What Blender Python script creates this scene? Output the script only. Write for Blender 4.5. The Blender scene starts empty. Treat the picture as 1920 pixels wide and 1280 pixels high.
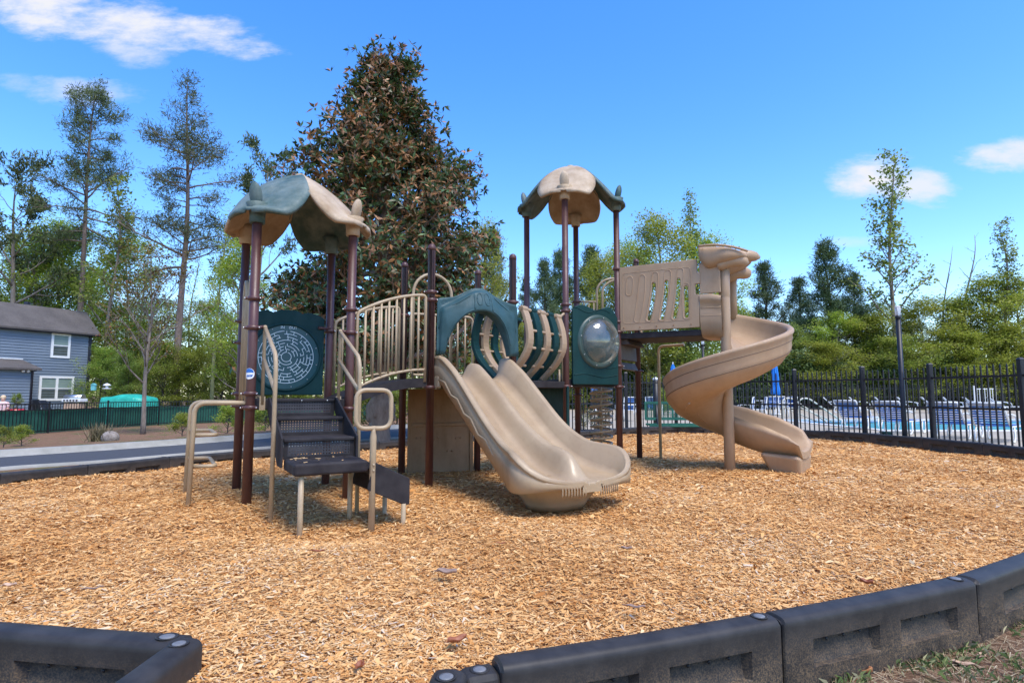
import bpy, bmesh, math, random
import numpy as np
from mathutils import Vector, Matrix
R = math.radians
rng = np.random.default_rng(7)
random.seed(7)
scene = bpy.context.scene
COL = scene.collection

# ------------------------------------------------------------------ camera
FPX, PITCH, CAMZ = 1103.0, 0.0885, 1.0
cam_data = bpy.data.cameras.new('camera')
cam_data.sensor_width = 36.0
cam_data.lens = 36.0 * FPX / 1920.0
cam_data.clip_start = 0.05
cam_data.clip_end = 2000
cam = bpy.data.objects.new('camera', cam_data)
cam.location = (0, 0, CAMZ)
cam.rotation_euler = (math.pi / 2 + PITCH, 0, 0)
COL.objects.link(cam)
scene.camera = cam

# ------------------------------------------------------------------ light, sky
SUN_EL, SUN_AZ = R(62), R(142)          # azimuth clockwise from +Y (north)
sun_dir = Vector((math.sin(SUN_AZ) * math.cos(SUN_EL), math.cos(SUN_AZ) * math.cos(SUN_EL), math.sin(SUN_EL)))
sd = bpy.data.lights.new('sun', 'SUN')
sd.energy = 1.2
sd.angle = R(24)
sd.color = (1.0, 0.95, 0.87)
sun = bpy.data.objects.new('sun', sd)
sun.rotation_euler = sun_dir.to_track_quat('Z', 'Y').to_euler()
sun.location = (20, -10, 40)
COL.objects.link(sun)

world = bpy.data.worlds.new('World')
scene.world = world
world.use_nodes = True
NT = world.node_tree
for n in list(NT.nodes): NT.nodes.remove(n)
def wn(t, **kw):
    n = NT.nodes.new(t)
    for k, v in kw.items(): setattr(n, k, v)
    return n
def wmath(op, a, b=None, clamp=False):
    n = wn('ShaderNodeMath', operation=op, use_clamp=clamp)
    for i, v in enumerate((a, b)):
        if v is None: continue
        if isinstance(v, (int, float)): n.inputs[i].default_value = v
        else: NT.links.new(v, n.inputs[i])
    return n.outputs[0]
sky = wn('ShaderNodeTexSky', sky_type='NISHITA', sun_disc=False)
sky.sun_elevation = SUN_EL
sky.sun_rotation = SUN_AZ
sky.air_density = 1.0
sky.dust_density = 0.6
sky.ozone_density = 2.2
hs = wn('ShaderNodeHueSaturation')
hs.inputs['Saturation'].default_value = 1.36
hs.inputs['Value'].default_value = .74
hs.inputs['Hue'].default_value = 0.510
NT.links.new(sky.outputs[0], hs.inputs['Color'])
tc = wn('ShaderNodeTexCoord')
sep = wn('ShaderNodeSeparateXYZ')
NT.links.new(tc.outputs['Generated'], sep.inputs[0])
front = wmath('GREATER_THAN', sep.outputs['Y'], 0.05)
ysafe = wmath('MAXIMUM', sep.outputs['Y'], 0.05)
U = wmath('DIVIDE', sep.outputs['X'], ysafe)
V = wmath('DIVIDE', sep.outputs['Z'], ysafe)
comb = wn('ShaderNodeCombineXYZ')
NT.links.new(wmath('MULTIPLY', U, 1.0), comb.inputs[0])
NT.links.new(wmath('MULTIPLY', V, 2.6), comb.inputs[1])
def wnoise(scale, detail, rough, off):
    m = wn('ShaderNodeVectorMath', operation='ADD'); m.inputs[1].default_value = (off, off * 0.7, 0)
    NT.links.new(comb.outputs[0], m.inputs[0])
    n = wn('ShaderNodeTexNoise'); n.inputs['Scale'].default_value = scale
    n.inputs['Detail'].default_value = detail; n.inputs['Roughness'].default_value = rough
    NT.links.new(m.outputs[0], n.inputs['Vector'])
    return n.outputs['Fac']
N1 = wnoise(5.0, 8.0, 0.58, 0.0)
N2 = wnoise(19.0, 7.0, 0.65, 3.3)
nz = wmath('ADD', wmath('MULTIPLY', wmath('SUBTRACT', N1, 0.5), 2.6), wmath('MULTIPLY', wmath('SUBTRACT', N2, 0.5), 1.5))
# each cloud: centre (u, v), half size, slope, strength   (u, v are tangents of direction)
CLOUDS = [(-0.86, 0.71, 0.16, 0.070, -0.20, 1.0), (-0.70, 0.665, 0.17, 0.062, -0.22, 1.0), (-0.53, 0.635, 0.13, 0.042, -0.18, 1.0), (-0.68, 0.605, 0.08, 0.03, -0.1, .7),
          (-0.77, 0.535, 0.13, 0.032, -0.10, 0.55), (-0.88, 0.55, 0.05, 0.022, -0.1, 0.35),
          (0.632, 0.386, 0.085, 0.050, 0.10, 1.0), (0.715, 0.364, 0.07, 0.040, -0.15, 0.9),
          (0.90, 0.415, 0.12, 0.036, 0.06, 0.9), (0.60, 0.262, 0.08, 0.013, 0.0, 0.35)]
tot = None
for (u0, v0, a, b, sl, st) in CLOUDS:
    du = wmath('SUBTRACT', U, u0)
    dv = wmath('SUBTRACT', wmath('SUBTRACT', V, v0), wmath('MULTIPLY', du, sl))
    q = wmath('ADD', wmath('POWER', wmath('ABSOLUTE', wmath('DIVIDE', du, a)), 2.0), wmath('POWER', wmath('ABSOLUTE', wmath('DIVIDE', dv, b)), 2.0))
    m = wmath('ADD', wmath('SUBTRACT', 1.0, q), nz)
    mr = wn('ShaderNodeMapRange', interpolation_type='SMOOTHSTEP')
    mr.inputs['From Min'].default_value = 0.0; mr.inputs['From Max'].default_value = 1.30
    mr.inputs['To Min'].default_value = 0.0; mr.inputs['To Max'].default_value = st
    NT.links.new(m, mr.inputs['Value'])
    tot = mr.outputs[0] if tot is None else wmath('MAXIMUM', tot, mr.outputs[0])
tot = wmath('MULTIPLY', tot, front)
mix = wn('ShaderNodeMixRGB')
NT.links.new(tot, mix.inputs[0])
NT.links.new(hs.outputs[0], mix.inputs[1])
mix.inputs[2].default_value = (1.75, 1.78, 1.90, 1)
bg = wn('ShaderNodeBackground')
bg.inputs['Strength'].default_value = 0.15
NT.links.new(mix.outputs[0], bg.inputs['Color'])
wo = wn('ShaderNodeOutputWorld')
NT.links.new(bg.outputs[0], wo.inputs['Surface'])

scene.view_settings.view_transform = 'Standard'
scene.view_settings.look = 'None'
scene.view_settings.exposure = 1.76
scene.view_settings.gamma = 1.0
scene.cycles.max_bounces = 8
scene.cycles.transparent_max_bounces = 12

# ------------------------------------------------------------------ measuring helpers
CP, SP = math.cos(PITCH), math.sin(PITCH)
def ray(px, py):
    a, b = (px - 960) / FPX, (640 - py) / FPX
    return Vector((a, CP - b * SP, SP + b * CP))
def at(px, py, Y):
    d = ray(px, py); t = Y / d.y
    return Vector((0, 0, CAMZ)) + d * t
def gz(px, py, z):
    d = ray(px, py); t = (z - CAMZ) / d.z
    return Vector((0, 0, CAMZ)) + d * t
def onplane(px, py, P0, n):
    d = ray(px, py); o = Vector((0, 0, CAMZ))
    return o + d * ((Vector(P0) - o).dot(n) / d.dot(n))

# ------------------------------------------------------------------ object helpers
def tag(o, label=None, cat=None, group=None, kind=None):
    if label: o['label'] = label
    if cat: o['category'] = cat
    if group: o['group'] = group
    if kind: o['kind'] = kind
    return o
def empty(name, loc=(0, 0, 0), rz=0.0, label=None, cat=None, group=None, parent=None):
    o = bpy.data.objects.new(name, None)
    o.empty_display_size = 0.1
    o.location = loc; o.rotation_euler = (0, 0, rz)
    COL.objects.link(o)
    if parent is not None: attach(o, parent)
    return tag(o, label, cat, group)
def wmat(o):
    m = Matrix.LocRotScale(o.location, o.rotation_euler, o.scale)
    if o.parent is not None: m = wmat(o.parent) @ o.matrix_parent_inverse @ m
    return m
def attach(o, parent, world=True):
    o.parent = parent
    if world: o.matrix_parent_inverse = wmat(parent).inverted()
def kids(o):
    return [c for c in bpy.data.objects if c.parent == o]
def copy_tree(o, parent=None):
    c = o.copy(); COL.objects.link(c)
    if parent is not None: c.parent = parent
    for ch in list(o.children): copy_tree(ch, c)
    return c

class MB:
    """collects shapes and links them as ONE mesh object"""
    def __init__(s): s.v = []; s.f = []; s.sm = []
    def add(s, vs, fs, smooth=True):
        b = len(s.v); s.v += [tuple(x) for x in vs]
        s.f += [tuple(b + i for i in f) for f in fs]; s.sm += [smooth] * len(fs)
        return s
    def box(s, c, size, M=None, smooth=False):
        hx, hy, hz = [x / 2 for x in size]; c = Vector(c)
        vs = [Vector((x, y, z)) for x in (-hx, hx) for y in (-hy, hy) for z in (-hz, hz)]
        if M is not None: vs = [M @ v for v in vs]
        vs = [v + c for v in vs]
        return s.add(vs, [(0, 1, 3, 2), (4, 6, 7, 5), (0, 4, 5, 1), (2, 3, 7, 6), (0, 2, 6, 4), (1, 5, 7, 3)], smooth)
    def hexa(s, b, t, smooth=False):
        """bottom quad b, top quad t (same winding, counter clockwise from above)"""
        return s.add(list(b) + list(t), [(3, 2, 1, 0), (4, 5, 6, 7), (0, 1, 5, 4), (1, 2, 6, 5), (2, 3, 7, 6), (3, 0, 4, 7)], smooth)
    def tube(s, pts, r, seg=10, caps=True, closed=False, smooth=True, squash=None):
        P = [Vector(p) for p in pts]; n = len(P)
        rs = list(r) if hasattr(r, '__len__') else [r] * n
        T = []
        for i in range(n):
            a = P[(i - 1) % n] if (closed or i > 0) else P[i]; b = P[(i + 1) % n] if (closed or i < n - 1) else P[i]
            T.append((b - a).normalized() if (b - a).length > 1e-9 else Vector((0, 0, 1)))
        ref = Vector((0, 0, 1)) if abs(T[0].z) < 0.9 else Vector((1, 0, 0))
        x = T[0].cross(ref).normalized()
        rings = []; base = len(s.v)
        for i in range(n):
            x = (x - T[i] * x.dot(T[i])).normalized(); y = T[i].cross(x)
            for k in range(seg):
                a = 2 * math.pi * k / seg
                s.v.append(tuple(P[i] + (x * math.cos(a) + y * math.sin(a)) * rs[i]))
        m = n if closed else n - 1
        for i in range(m):
            j = (i + 1) % n
            for k in range(seg):
                l = (k + 1) % seg
                s.f.append((base + i * seg + k, base + i * seg + l, base + j * seg + l, base + j * seg + k)); s.sm.append(smooth)
        if caps and not closed:
            s.f.append(tuple(base + k for k in reversed(range(seg)))); s.sm.append(False)
            s.f.append(tuple(base + (n - 1) * seg + k for k in range(seg))); s.sm.append(False)
        return s
    def lathe(s, prof, c=(0, 0, 0), seg=20, M=None, smooth=True):
        """prof: list of (radius, height) bottom to top"""
        c = Vector(c); base = len(s.v); n = len(prof)
        for (r, h) in prof:
            for k in range(seg):
                a = 2 * math.pi * k / seg; v = Vector((r * math.cos(a), r * math.sin(a), h))
                if M is not None: v = M @ v
                s.v.append(tuple(v + c))
        for i in range(n - 1):
            for k in range(seg):
                l = (k + 1) % seg
                s.f.append((base + i * seg + k, base + i * seg + l, base + (i + 1) * seg + l, base + (i + 1) * seg + k)); s.sm.append(smooth)
        s.f.append(tuple(base + k for k in reversed(range(seg)))); s.sm.append(smooth)
        s.f.append(tuple(base + (n - 1) * seg + k for k in range(seg))); s.sm.append(smooth)
        return s
    def ball(s, c, r, seg=12, rings=8, M=None):
        rx, ry, rz = (r, r, r) if not hasattr(r, '__len__') else r
        c = Vector(c); base = len(s.v)
        for i in range(rings + 1):
            t = math.pi * (i / rings) * 0.998 + 0.001
            for k in range(seg):
                a = 2 * math.pi * k / seg
                v = Vector((rx * math.sin(t) * math.cos(a), ry * math.sin(t) * math.sin(a), -rz * math.cos(t)))
                if M is not None: v = M @ v
                s.v.append(tuple(v + c))
        for i in range(rings):
            for k in range(seg):
                l = (k + 1) % seg
                s.f.append((base + i * seg + k, base + i * seg + l, base + (i + 1) * seg + l, base + (i + 1) * seg + k)); s.sm.append(True)
        return s
    def grid(s, fn, nu, nv, smooth=True, wrap_v=False):
        base = len(s.v)
        for i in range(nu):
            for j in range(nv):
                s.v.append(tuple(fn(i, j)))
        for i in range(nu - 1):
            for j in range(nv if wrap_v else nv - 1):
                k = (j + 1) % nv
                s.f.append((base + i * nv + j, base + (i + 1) * nv + j, base + (i + 1) * nv + k, base + i * nv + k)); s.sm.append(smooth)
        return s
    def prism(s, pts, d, smooth=False):
        """closed outline of 3-D points pushed along vector d"""
        n = len(pts); P = [Vector(p) for p in pts]; d = Vector(d)
        return s.add(P + [p + d for p in P], [tuple(range(n)), tuple(reversed(range(n, 2 * n)))] + [(i, i + n, (i + 1) % n + n, (i + 1) % n) for i in range(n)], smooth)
    def build(s, name, mat, parent=None, bevel=0.0, bseg=2, solid=0.0, soff=0.0, sub=0, world=True, fix=True, sharp=0):
        me = bpy.data.meshes.new(name)
        me.from_pydata(s.v, [], s.f)
        me.polygons.foreach_set('use_smooth', s.sm)
        if fix:
            bm = bmesh.new(); bm.from_mesh(me)
            bmesh.ops.remove_doubles(bm, verts=bm.verts, dist=1e-5)
            bmesh.ops.recalc_face_normals(bm, faces=bm.faces)
            bm.to_mesh(me); bm.free()
        if sharp: me.set_sharp_from_angle(angle=R(sharp))
        me.materials.append(mat)
        o = bpy.data.objects.new(name, me); COL.objects.link(o)
        if solid:
            m = o.modifiers.new('thickness', 'SOLIDIFY'); m.thickness = solid; m.offset = soff
        if bevel:
            m = o.modifiers.new('bevel', 'BEVEL'); m.width = bevel; m.segments = bseg; m.limit_method = 'ANGLE'; m.angle_limit = R(35)
        if sub:
            m = o.modifiers.new('subdivision', 'SUBSURF'); m.levels = sub; m.render_levels = sub
        if parent is not None: attach(o, parent, world)
        return o

def quads_object(name, verts, mat, nper=4, parent=None, tint=None, smooth=False):
    """many small separate faces from an (N, nper, 3) array, with a per-face random value"""
    verts = np.asarray(verts, dtype=np.float32); N = len(verts)
    me = bpy.data.meshes.new(name)
    me.vertices.add(N * nper); me.loops.add(N * nper); me.polygons.add(N)
    me.vertices.foreach_set('co', verts.reshape(-1))
    me.loops.foreach_set('vertex_index', np.arange(N * nper, dtype=np.int32))
    me.polygons.foreach_set('loop_start', np.arange(0, N * nper, nper, dtype=np.int32))
    me.update(calc_edges=True)
    a = me.attributes.new('tint', 'FLOAT', 'FACE')
    if tint is None: tint = rng.random(N)
    a.data.foreach_set('value', np.asarray(tint, dtype=np.float32))
    me.materials.append(mat)
    me.validate()
    o = bpy.data.objects.new(name, me); COL.objects.link(o)
    if parent is not None: attach(o, parent, False)
    return o

# ------------------------------------------------------------------ materials
def mat(name):
    m = bpy.data.materials.new(name); m.use_nodes = True
    nt = m.node_tree
    b = nt.nodes['Principled BSDF']
    return m, nt, b
def nd(nt, t, **kw):
    n = nt.nodes.new(t)
    for k, v in kw.items():
        if k in n.inputs: n.inputs[k].default_value = v
        else: setattr(n, k, v)
    return n
def ramp(nt, fac, stops):
    r = nt.nodes.new('ShaderNodeValToRGB'); cr = r.color_ramp
    while len(cr.elements) > 1: cr.elements.remove(cr.elements[-1])
    cr.elements[0].position = stops[0][0]; cr.elements[0].color = (*stops[0][1], 1)
    for p, c in stops[1:]:
        e = cr.elements.new(p); e.color = (*c, 1)
    nt.links.new(fac, r.inputs[0])
    return r.outputs[0]
def coords(nt, kind='Object', scale=(1, 1, 1)):
    t = nt.nodes.new('ShaderNodeTexCoord'); m = nt.nodes.new('ShaderNodeMapping')
    m.inputs['Scale'].default_value = scale
    nt.links.new(t.outputs[kind], m.inputs[0])
    return m.outputs[0]
def noise(nt, vec, scale, detail=4.0, rough=0.55):
    n = nt.nodes.new('ShaderNodeTexNoise'); n.inputs['Scale'].default_value = scale
    n.inputs['Detail'].default_value = detail; n.inputs['Roughness'].default_value = rough
    if vec is not None: nt.links.new(vec, n.inputs['Vector'])
    return n.outputs['Fac']
def bump(nt, b, h, strength=0.3, dist=0.01):
    n = nt.nodes.new('ShaderNodeBump'); n.inputs['Strength'].default_value = strength; n.inputs['Distance'].default_value = dist
    nt.links.new(h, n.inputs['Height']); nt.links.new(n.outputs[0], b.inputs['Normal'])
    return n
def mottled(name, c0, c1, rough=0.5, scale=3.0, fine=120.0, bstr=0.15, bdist=0.002, spec=0.4, metallic=0.0, lo=0.35, hi=0.65, streak=0.0):
    m, nt, b = mat(name)
    v = coords(nt)
    n1 = noise(nt, v, scale, 6.0, 0.62)
    c = ramp(nt, n1, [(lo, c0), (hi, c1)])
    if streak:
        vs_ = coords(nt, 'Object', (3.2, 3.2, 1.0)); n3 = noise(nt, vs_, 2.2, 7.0, .68); n4 = noise(nt, v, 26.0, 5.0, .7)
        mx = nt.nodes.new('ShaderNodeMixRGB'); mx.blend_type = 'MULTIPLY'; mx.inputs[0].default_value = streak
        nt.links.new(c, mx.inputs[1]); nt.links.new(ramp(nt, n3, [(.36, (.62, .58, .52)), (.56, (1, 1, 1))]), mx.inputs[2])
        m2 = nt.nodes.new('ShaderNodeMixRGB'); m2.blend_type = 'MULTIPLY'; m2.inputs[0].default_value = streak * .8
        nt.links.new(mx.outputs[0], m2.inputs[1]); nt.links.new(ramp(nt, n4, [(.34, (.66, .62, .56)), (.46, (1, 1, 1))]), m2.inputs[2]); c = m2.outputs[0]
        nt.links.new(ramp(nt, n3, [(.35, (min(1, rough + .25),) * 3), (.6, (rough,) * 3)]), b.inputs['Roughness'])
    nt.links.new(c, b.inputs['Base Color'])
    if not streak: b.inputs['Roughness'].default_value = rough
    b.inputs['Specular IOR Level'].default_value = spec
    b.inputs['Metallic'].default_value = metallic
    if bstr: bump(nt, b, noise(nt, v, fine, 3.0), bstr, bdist)
    return m

M = {}
M['beige'] = mottled('beige_plastic', (0.36, 0.250, 0.150), (0.42, 0.300, 0.190), 0.42, 2.2, 260, 0.12, 0.001, streak=0.17)
M['beige_old'] = mottled('weathered_beige_plastic', (0.36, 0.250, 0.148), (0.50, 0.385, 0.26), 0.6, 3.5, 160, 0.2, 0.0015, streak=0.35)
M['spiral'] = mottled('tan_plastic', (0.375, 0.242, 0.138), (0.425, 0.283, 0.168), 0.42, 2.0, 260, 0.1, 0.001, streak=0.17)
M['teal'] = mottled('teal_plastic', (0.0035, 0.030, 0.029), (0.0055, 0.042, 0.040), 0.48, 2.5, 220, 0.12, 0.001, 0.25, streak=0.17)
M['teal_old'] = mottled('faded_teal_plastic', (0.040, 0.086, 0.078), (0.165, 0.205, 0.185), 0.55, 3.2, 160, 0.2, 0.0015, streak=0.30)
M['teal_hood'] = mottled('bleached_teal_plastic', (0.005, 0.042, 0.045), (0.036, 0.090, 0.100), 0.5, 2.2, 200, 0.12, 0.001, streak=0.20)
M['post'] = mottled('maroon_powder_coat', (0.072, 0.027, 0.021), (0.098, 0.038, 0.030), 0.36, 5.0, 300, 0.1, 0.0006, 0.5, streak=0.15)
M['tan_metal'] = mottled('tan_powder_coat', (0.36, 0.262, 0.150), (0.42, 0.312, 0.188), 0.40, 6.0, 300, 0.1, 0.0006, 0.5, streak=0.17)
M['deck'] = mottled('dark_vinyl_coating', (0.020, 0.017, 0.018), (0.038, 0.033, 0.033), 0.7, 7.0, 190, 0.5, 0.002, 0.2)
M['panel_brown'] = mottled('tan_sheet_plastic', (0.23, 0.140, 0.070), (0.28, 0.175, 0.092), 0.55, 2.0, 120, 0.15, 0.001, streak=0.30)
M['steel'] = mottled('bolt_steel', (0.55, 0.54, 0.52), (0.7, 0.69, 0.67), 0.3, 8, 100, 0.0, 0.0, 0.5, 0.9)
M['white_line'] = mottled('white_ink', (0.62, 0.72, 0.70), (0.72, 0.80, 0.78), 0.6, 9, 100, 0.0)
M['white'] = mottled('white_paint', (0.72, 0.72, 0.70), (0.8, 0.8, 0.78), 0.45, 4, 100, 0.05)
M['black_metal'] = mottled('black_powder_coat', (0.010, 0.010, 0.012), (0.017, 0.017, 0.019), 0.4, 6, 200, 0.1, 0.0006)
M['iron'] = mottled('charcoal_fence_paint', (0.011, 0.011, 0.014), (0.019, 0.019, 0.023), 0.45, 6, 200, 0.1, 0.0006)
M['sticker_blue'] = mottled('blue_ink', (0.02, 0.13, 0.42), (0.03, 0.16, 0.5), 0.5, 5, 100, 0.0)
# ================================================================== PLAY STRUCTURE
V3 = Vector
def fillet(pts, r, n=6):
    P = [V3(p) for p in pts]; out = [P[0]]
    for i in range(1, len(P) - 1):
        a, b, c = P[i - 1], P[i], P[i + 1]
        d1 = (a - b); d2 = (c - b); l = min(r, d1.length * 0.49, d2.length * 0.49)
        p0 = b + d1.normalized() * l; p2 = b + d2.normalized() * l
        for k in range(n + 1):
            t = k / n; out.append(p0 * (1 - t) ** 2 + b * 2 * t * (1 - t) + p2 * t * t)
    out.append(P[-1]); return out
def fillet_closed(pts, r, n=6):
    P = [V3(p) for p in pts]; out = []; m = len(P)
    for i in range(m):
        a, b, c = P[i - 1], P[i], P[(i + 1) % m]
        d1 = (a - b); d2 = (c - b); l = min(r, d1.length * 0.49, d2.length * 0.49)
        p0 = b + d1.normalized() * l; p2 = b + d2.normalized() * l
        for k in range(n + 1):
            t = k / n; out.append(p0 * (1 - t) ** 2 + b * 2 * t * (1 - t) + p2 * t * t)
    return out

PS = empty('playground_structure', (0.0, 7.3, 0.0), 0, 'beige and dark teal playground structure with two domed towers and a spiral slide', 'playground')
POSTR = 0.0435
P1, P2, P3, P4 = V3((-2.448, 5.53, 0)), V3((-2.911, 6.323, 0)), V3((-1.653, 5.993, 0)), V3((-2.117, 6.788, 0))
B1, B2, B3, BL = V3((-.912, 6.573, 0)), V3((-1.387, 7.493, 0)), V3((-.466, 7.969, 0)), V3((.009, 7.048, 0))
Q1, Q2, Q3, Q4 = V3((.744, 8.09, 0)), V3((.228, 8.906, 0)), V3((1.043, 9.422, 0)), V3((1.559, 8.606, 0))
Q5 = V3((2.02, 9.43, 0))
HP, HB, HQ = 2.649, 2.697, 3.742
Z3 = V3((0, 0, 1))
def up(p, z): return V3((p.x, p.y, z))

def post(p, top, clamps, capped=False, r=POSTR):
    mb = MB()
    prof = [(r, -0.3), (r, top - (0.05 if capped else 0.0))]
    if capped:
        for k in range(1, 6):
            a = k / 5 * math.pi / 2
            prof.append((r * 1.06 * math.cos(a) if k < 5 else 0.003, top - 0.05 + 0.05 * math.sin(a)))
        prof.insert(2, (r * 1.06, top - 0.05)); prof.insert(2, (r * 1.06, top - 0.075)); prof.insert(2, (r, top - 0.075))
    mb.lathe(prof, (p.x, p.y, 0), 24)
    o = mb.build('post', M['post'], PS)
    for z in clamps:
        c = MB()
        c.lathe([(r + .002, z - .022), (r + .013, z - .018), (r + .018, z), (r + .013, z + .018), (r + .002, z + .022)], (p.x, p.y, 0), 24)
        for s in (-1, 1):
            c.tube([(p.x + s * (r + .004), p.y - .02, z), (p.x + s * (r + .028), p.y - .026, z)], .014, 8)
        cl = c.build('clamp', M['post'], o)
        for s in (-1, 1): MB().ball((p.x + s * (r + .03), p.y - .034, z), .008, 8, 6).build('bolt', M['steel'], cl)
    return o
post(P1, HP + .1, [0.87, 1.0, 1.62, 1.90])
post(P2, HP + .1, [0.87, 1.0, 1.55, 1.78])
post(P3, HP + .1, [0.85, 1.62, 1.86])
post(P4, HP + .1, [0.9, 1.72])
post(B1, HB, [1.07, 2.05, 2.14], True)
post(B2, HB, [1.07, 2.0], True)
post(B3, HB, [1.07, 2.0], True)
post(BL, HB, [1.07, 2.10], True)
post(Q1, HQ + .1, [1.10, 2.14, 2.23])
post(Q2, HQ + .1, [1.10, 2.10])
post(Q3, HQ + .1, [1.10, 0.98, 2.48])
post(Q4, HQ + .1, [1.10, 1.40, 1.90, 2.05, 2.84])
post(Q5, 3.19, [1.36, 1.80], True)

# ------------------------------------------------------------ roof canopies
def petal(mb, c, corner, apexz, colz, s):
    d = (corner - c); d.z = 0; Rp = d.length; d.normalize(); l = V3((-d.y, d.x, 0))
    L = Rp + 0.135 * s
    drop = apexz - (colz + 0.15)
    k = drop / (Rp ** 1.5)
    nu, nv = 26, 17
    def half(t):
        # half width along the petal: wide in the middle, rounded tip
        r = t * L
        w = min(r * 1.03 + .012, 0.41 * s * (1 - .22 * max(0, .62 - t) ** 1.0) * (1.0 if t < .58 else (max(0.0, 1 - ((t - .58) / .422) ** 2.2)) ** .5))
        return max(w, .004)
    def surf(r, w):
        rr = min(r, Rp)
        z = apexz - k * rr ** 1.5
        if r > Rp: z -= (r - Rp) * 0.55 - ((r - Rp) ** 2) * 1.6
        z -= (0.22 * w * w * (1 + 1.2 * (r / L)) + 1.3 * max(0, abs(w) - .23 * s) ** 2 * (r / L)) / s
        # raised shoulder round the post, a low crease along the middle
        z += 0.035 * s * math.exp(-((r - Rp) / .10) ** 2 - (w / .11) ** 2)
        z -= 0.012 * math.exp(-(w / .03) ** 2) * min(1, r / .2)
        return z
    th = 0.022
    def top(i, j):
        t = i / (nu - 1); v = -1 + 2 * j / (nv - 1)
        r = t * L; w = half(t) * v
        return c + d * r + l * w + Z3 * surf(r, w)
    def edge_drop(v): return 0.03 * max(0, abs(v) - .86) / .14
    def top2(i, j):
        v = -1 + 2 * j / (nv - 1); p = top(i, j); t = i / (nu - 1)
        return p - Z3 * (edge_drop(v) * min(1, t * 3) + (0.03 if i == nu - 1 else 0))
    def bot(i, j):
        v = -1 + 2 * j / (nv - 1)
        p = top(i, j); t = i / (nu - 1)
        q = c + (p - c) * 0.965; q.z = p.z - th - 0.03 * max(0, abs(v) - .86) / .14 * min(1, t * 3)
        return q
    vs = [top2(i, j) for i in range(nu) for j in range(nv)] + [bot(i, j) for i in range(nu) for j in range(nv)]
    fs = []; n0 = nu * nv
    for i in range(nu - 1):
        for j in range(nv - 1):
            a = i * nv + j; q = (a, a + 1, a + nv + 1, a + nv)
            fs.append(q); fs.append(tuple(n0 + x for x in reversed(q)))
    rim = [i * nv for i in range(nu)] + [(nu - 1) * nv + j for j in range(1, nv)] + [i * nv + nv - 1 for i in range(nu - 2, -1, -1)] + [j for j in range(nv - 2, 0, -1)]
    for a, b in zip(rim, rim[1:] + rim[:1]): fs.append((a, b, n0 + b, n0 + a))
    mb.add(vs, fs, True)
    # collar over the post head, flaring into the petal
    mb.lathe([(.050 * s, colz - .02), (.070 * s, colz - .02), (.072 * s, colz + .06), (.078 * s, colz + .10), (.11 * s, colz + .17)], (corner.x, corner.y, 0), 20)
    # fin shaped knob
    rot = Matrix.Rotation(math.atan2(d.y, d.x), 3, 'Z') @ Matrix.Rotation(R(12), 3, 'Y')
    mb.ball(corner + d * .035 + Z3 * (surf(Rp, 0) + .075), (.046 * s, .066 * s, .125 * s), 16, 12, rot)

def canopy(corners, mats, apexz, colz, s):
    c = sum(corners, V3((0, 0, 0))) / 4; c.z = 0
    base = MB().lathe([(.03, apexz - .06), (.055, apexz - .03), (.05, apexz + .004), (.01, apexz + .012)], c, 16).build('roof_canopy', M['beige_old'], PS)
    for q, m in zip(corners, mats):
        mb = MB(); petal(mb, c, q, apexz, colz, s)
        p = mb.build('petal', M[m], base)
        p['label'] = 'weathered beige petal with a raised knob' if m == 'beige_old' else 'faded teal petal with a raised knob'
canopy([P1, P2, P3, P4], ['teal_old', 'beige_old', 'beige_old', 'teal_old'], 3.34, HP, 1.0)
canopy([Q1, Q2, Q3, Q4], ['beige_old', 'teal_old', 'beige_old', 'teal_old'], 4.47, HQ, 1.03)

# ------------------------------------------------------------ decks
def deck(pts, ztop, th=0.10, inset=0.0):
    c = sum(pts, V3((0, 0, 0))) / len(pts)
    q = [up(p + (c - p) * inset, ztop) for p in pts]
    MB().prism(q, (0, 0, -th)).build('deck', M['deck'], PS, bevel=.008)
deck([P1, P3, P4, P2], .95)
deck([B1, BL, B3, B2], 1.17)
deck([Q1, Q4, Q3, Q2], 1.20)
W_ = (Q4 - Q5).cross(Z3).normalized() * -1
W_ = W_ if W_.x > 0 else -W_
E_ = (Q5 - Q4).normalized()
deck([Q3, Q4, Q5], 1.885)
deck([Q4, Q4 + W_ * 1.18, Q5 + W_ * 1.18, Q5], 1.88, .085)
# tunnel floor
deck([BL, Q1, Q2, B3], 1.165, .09)

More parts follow.
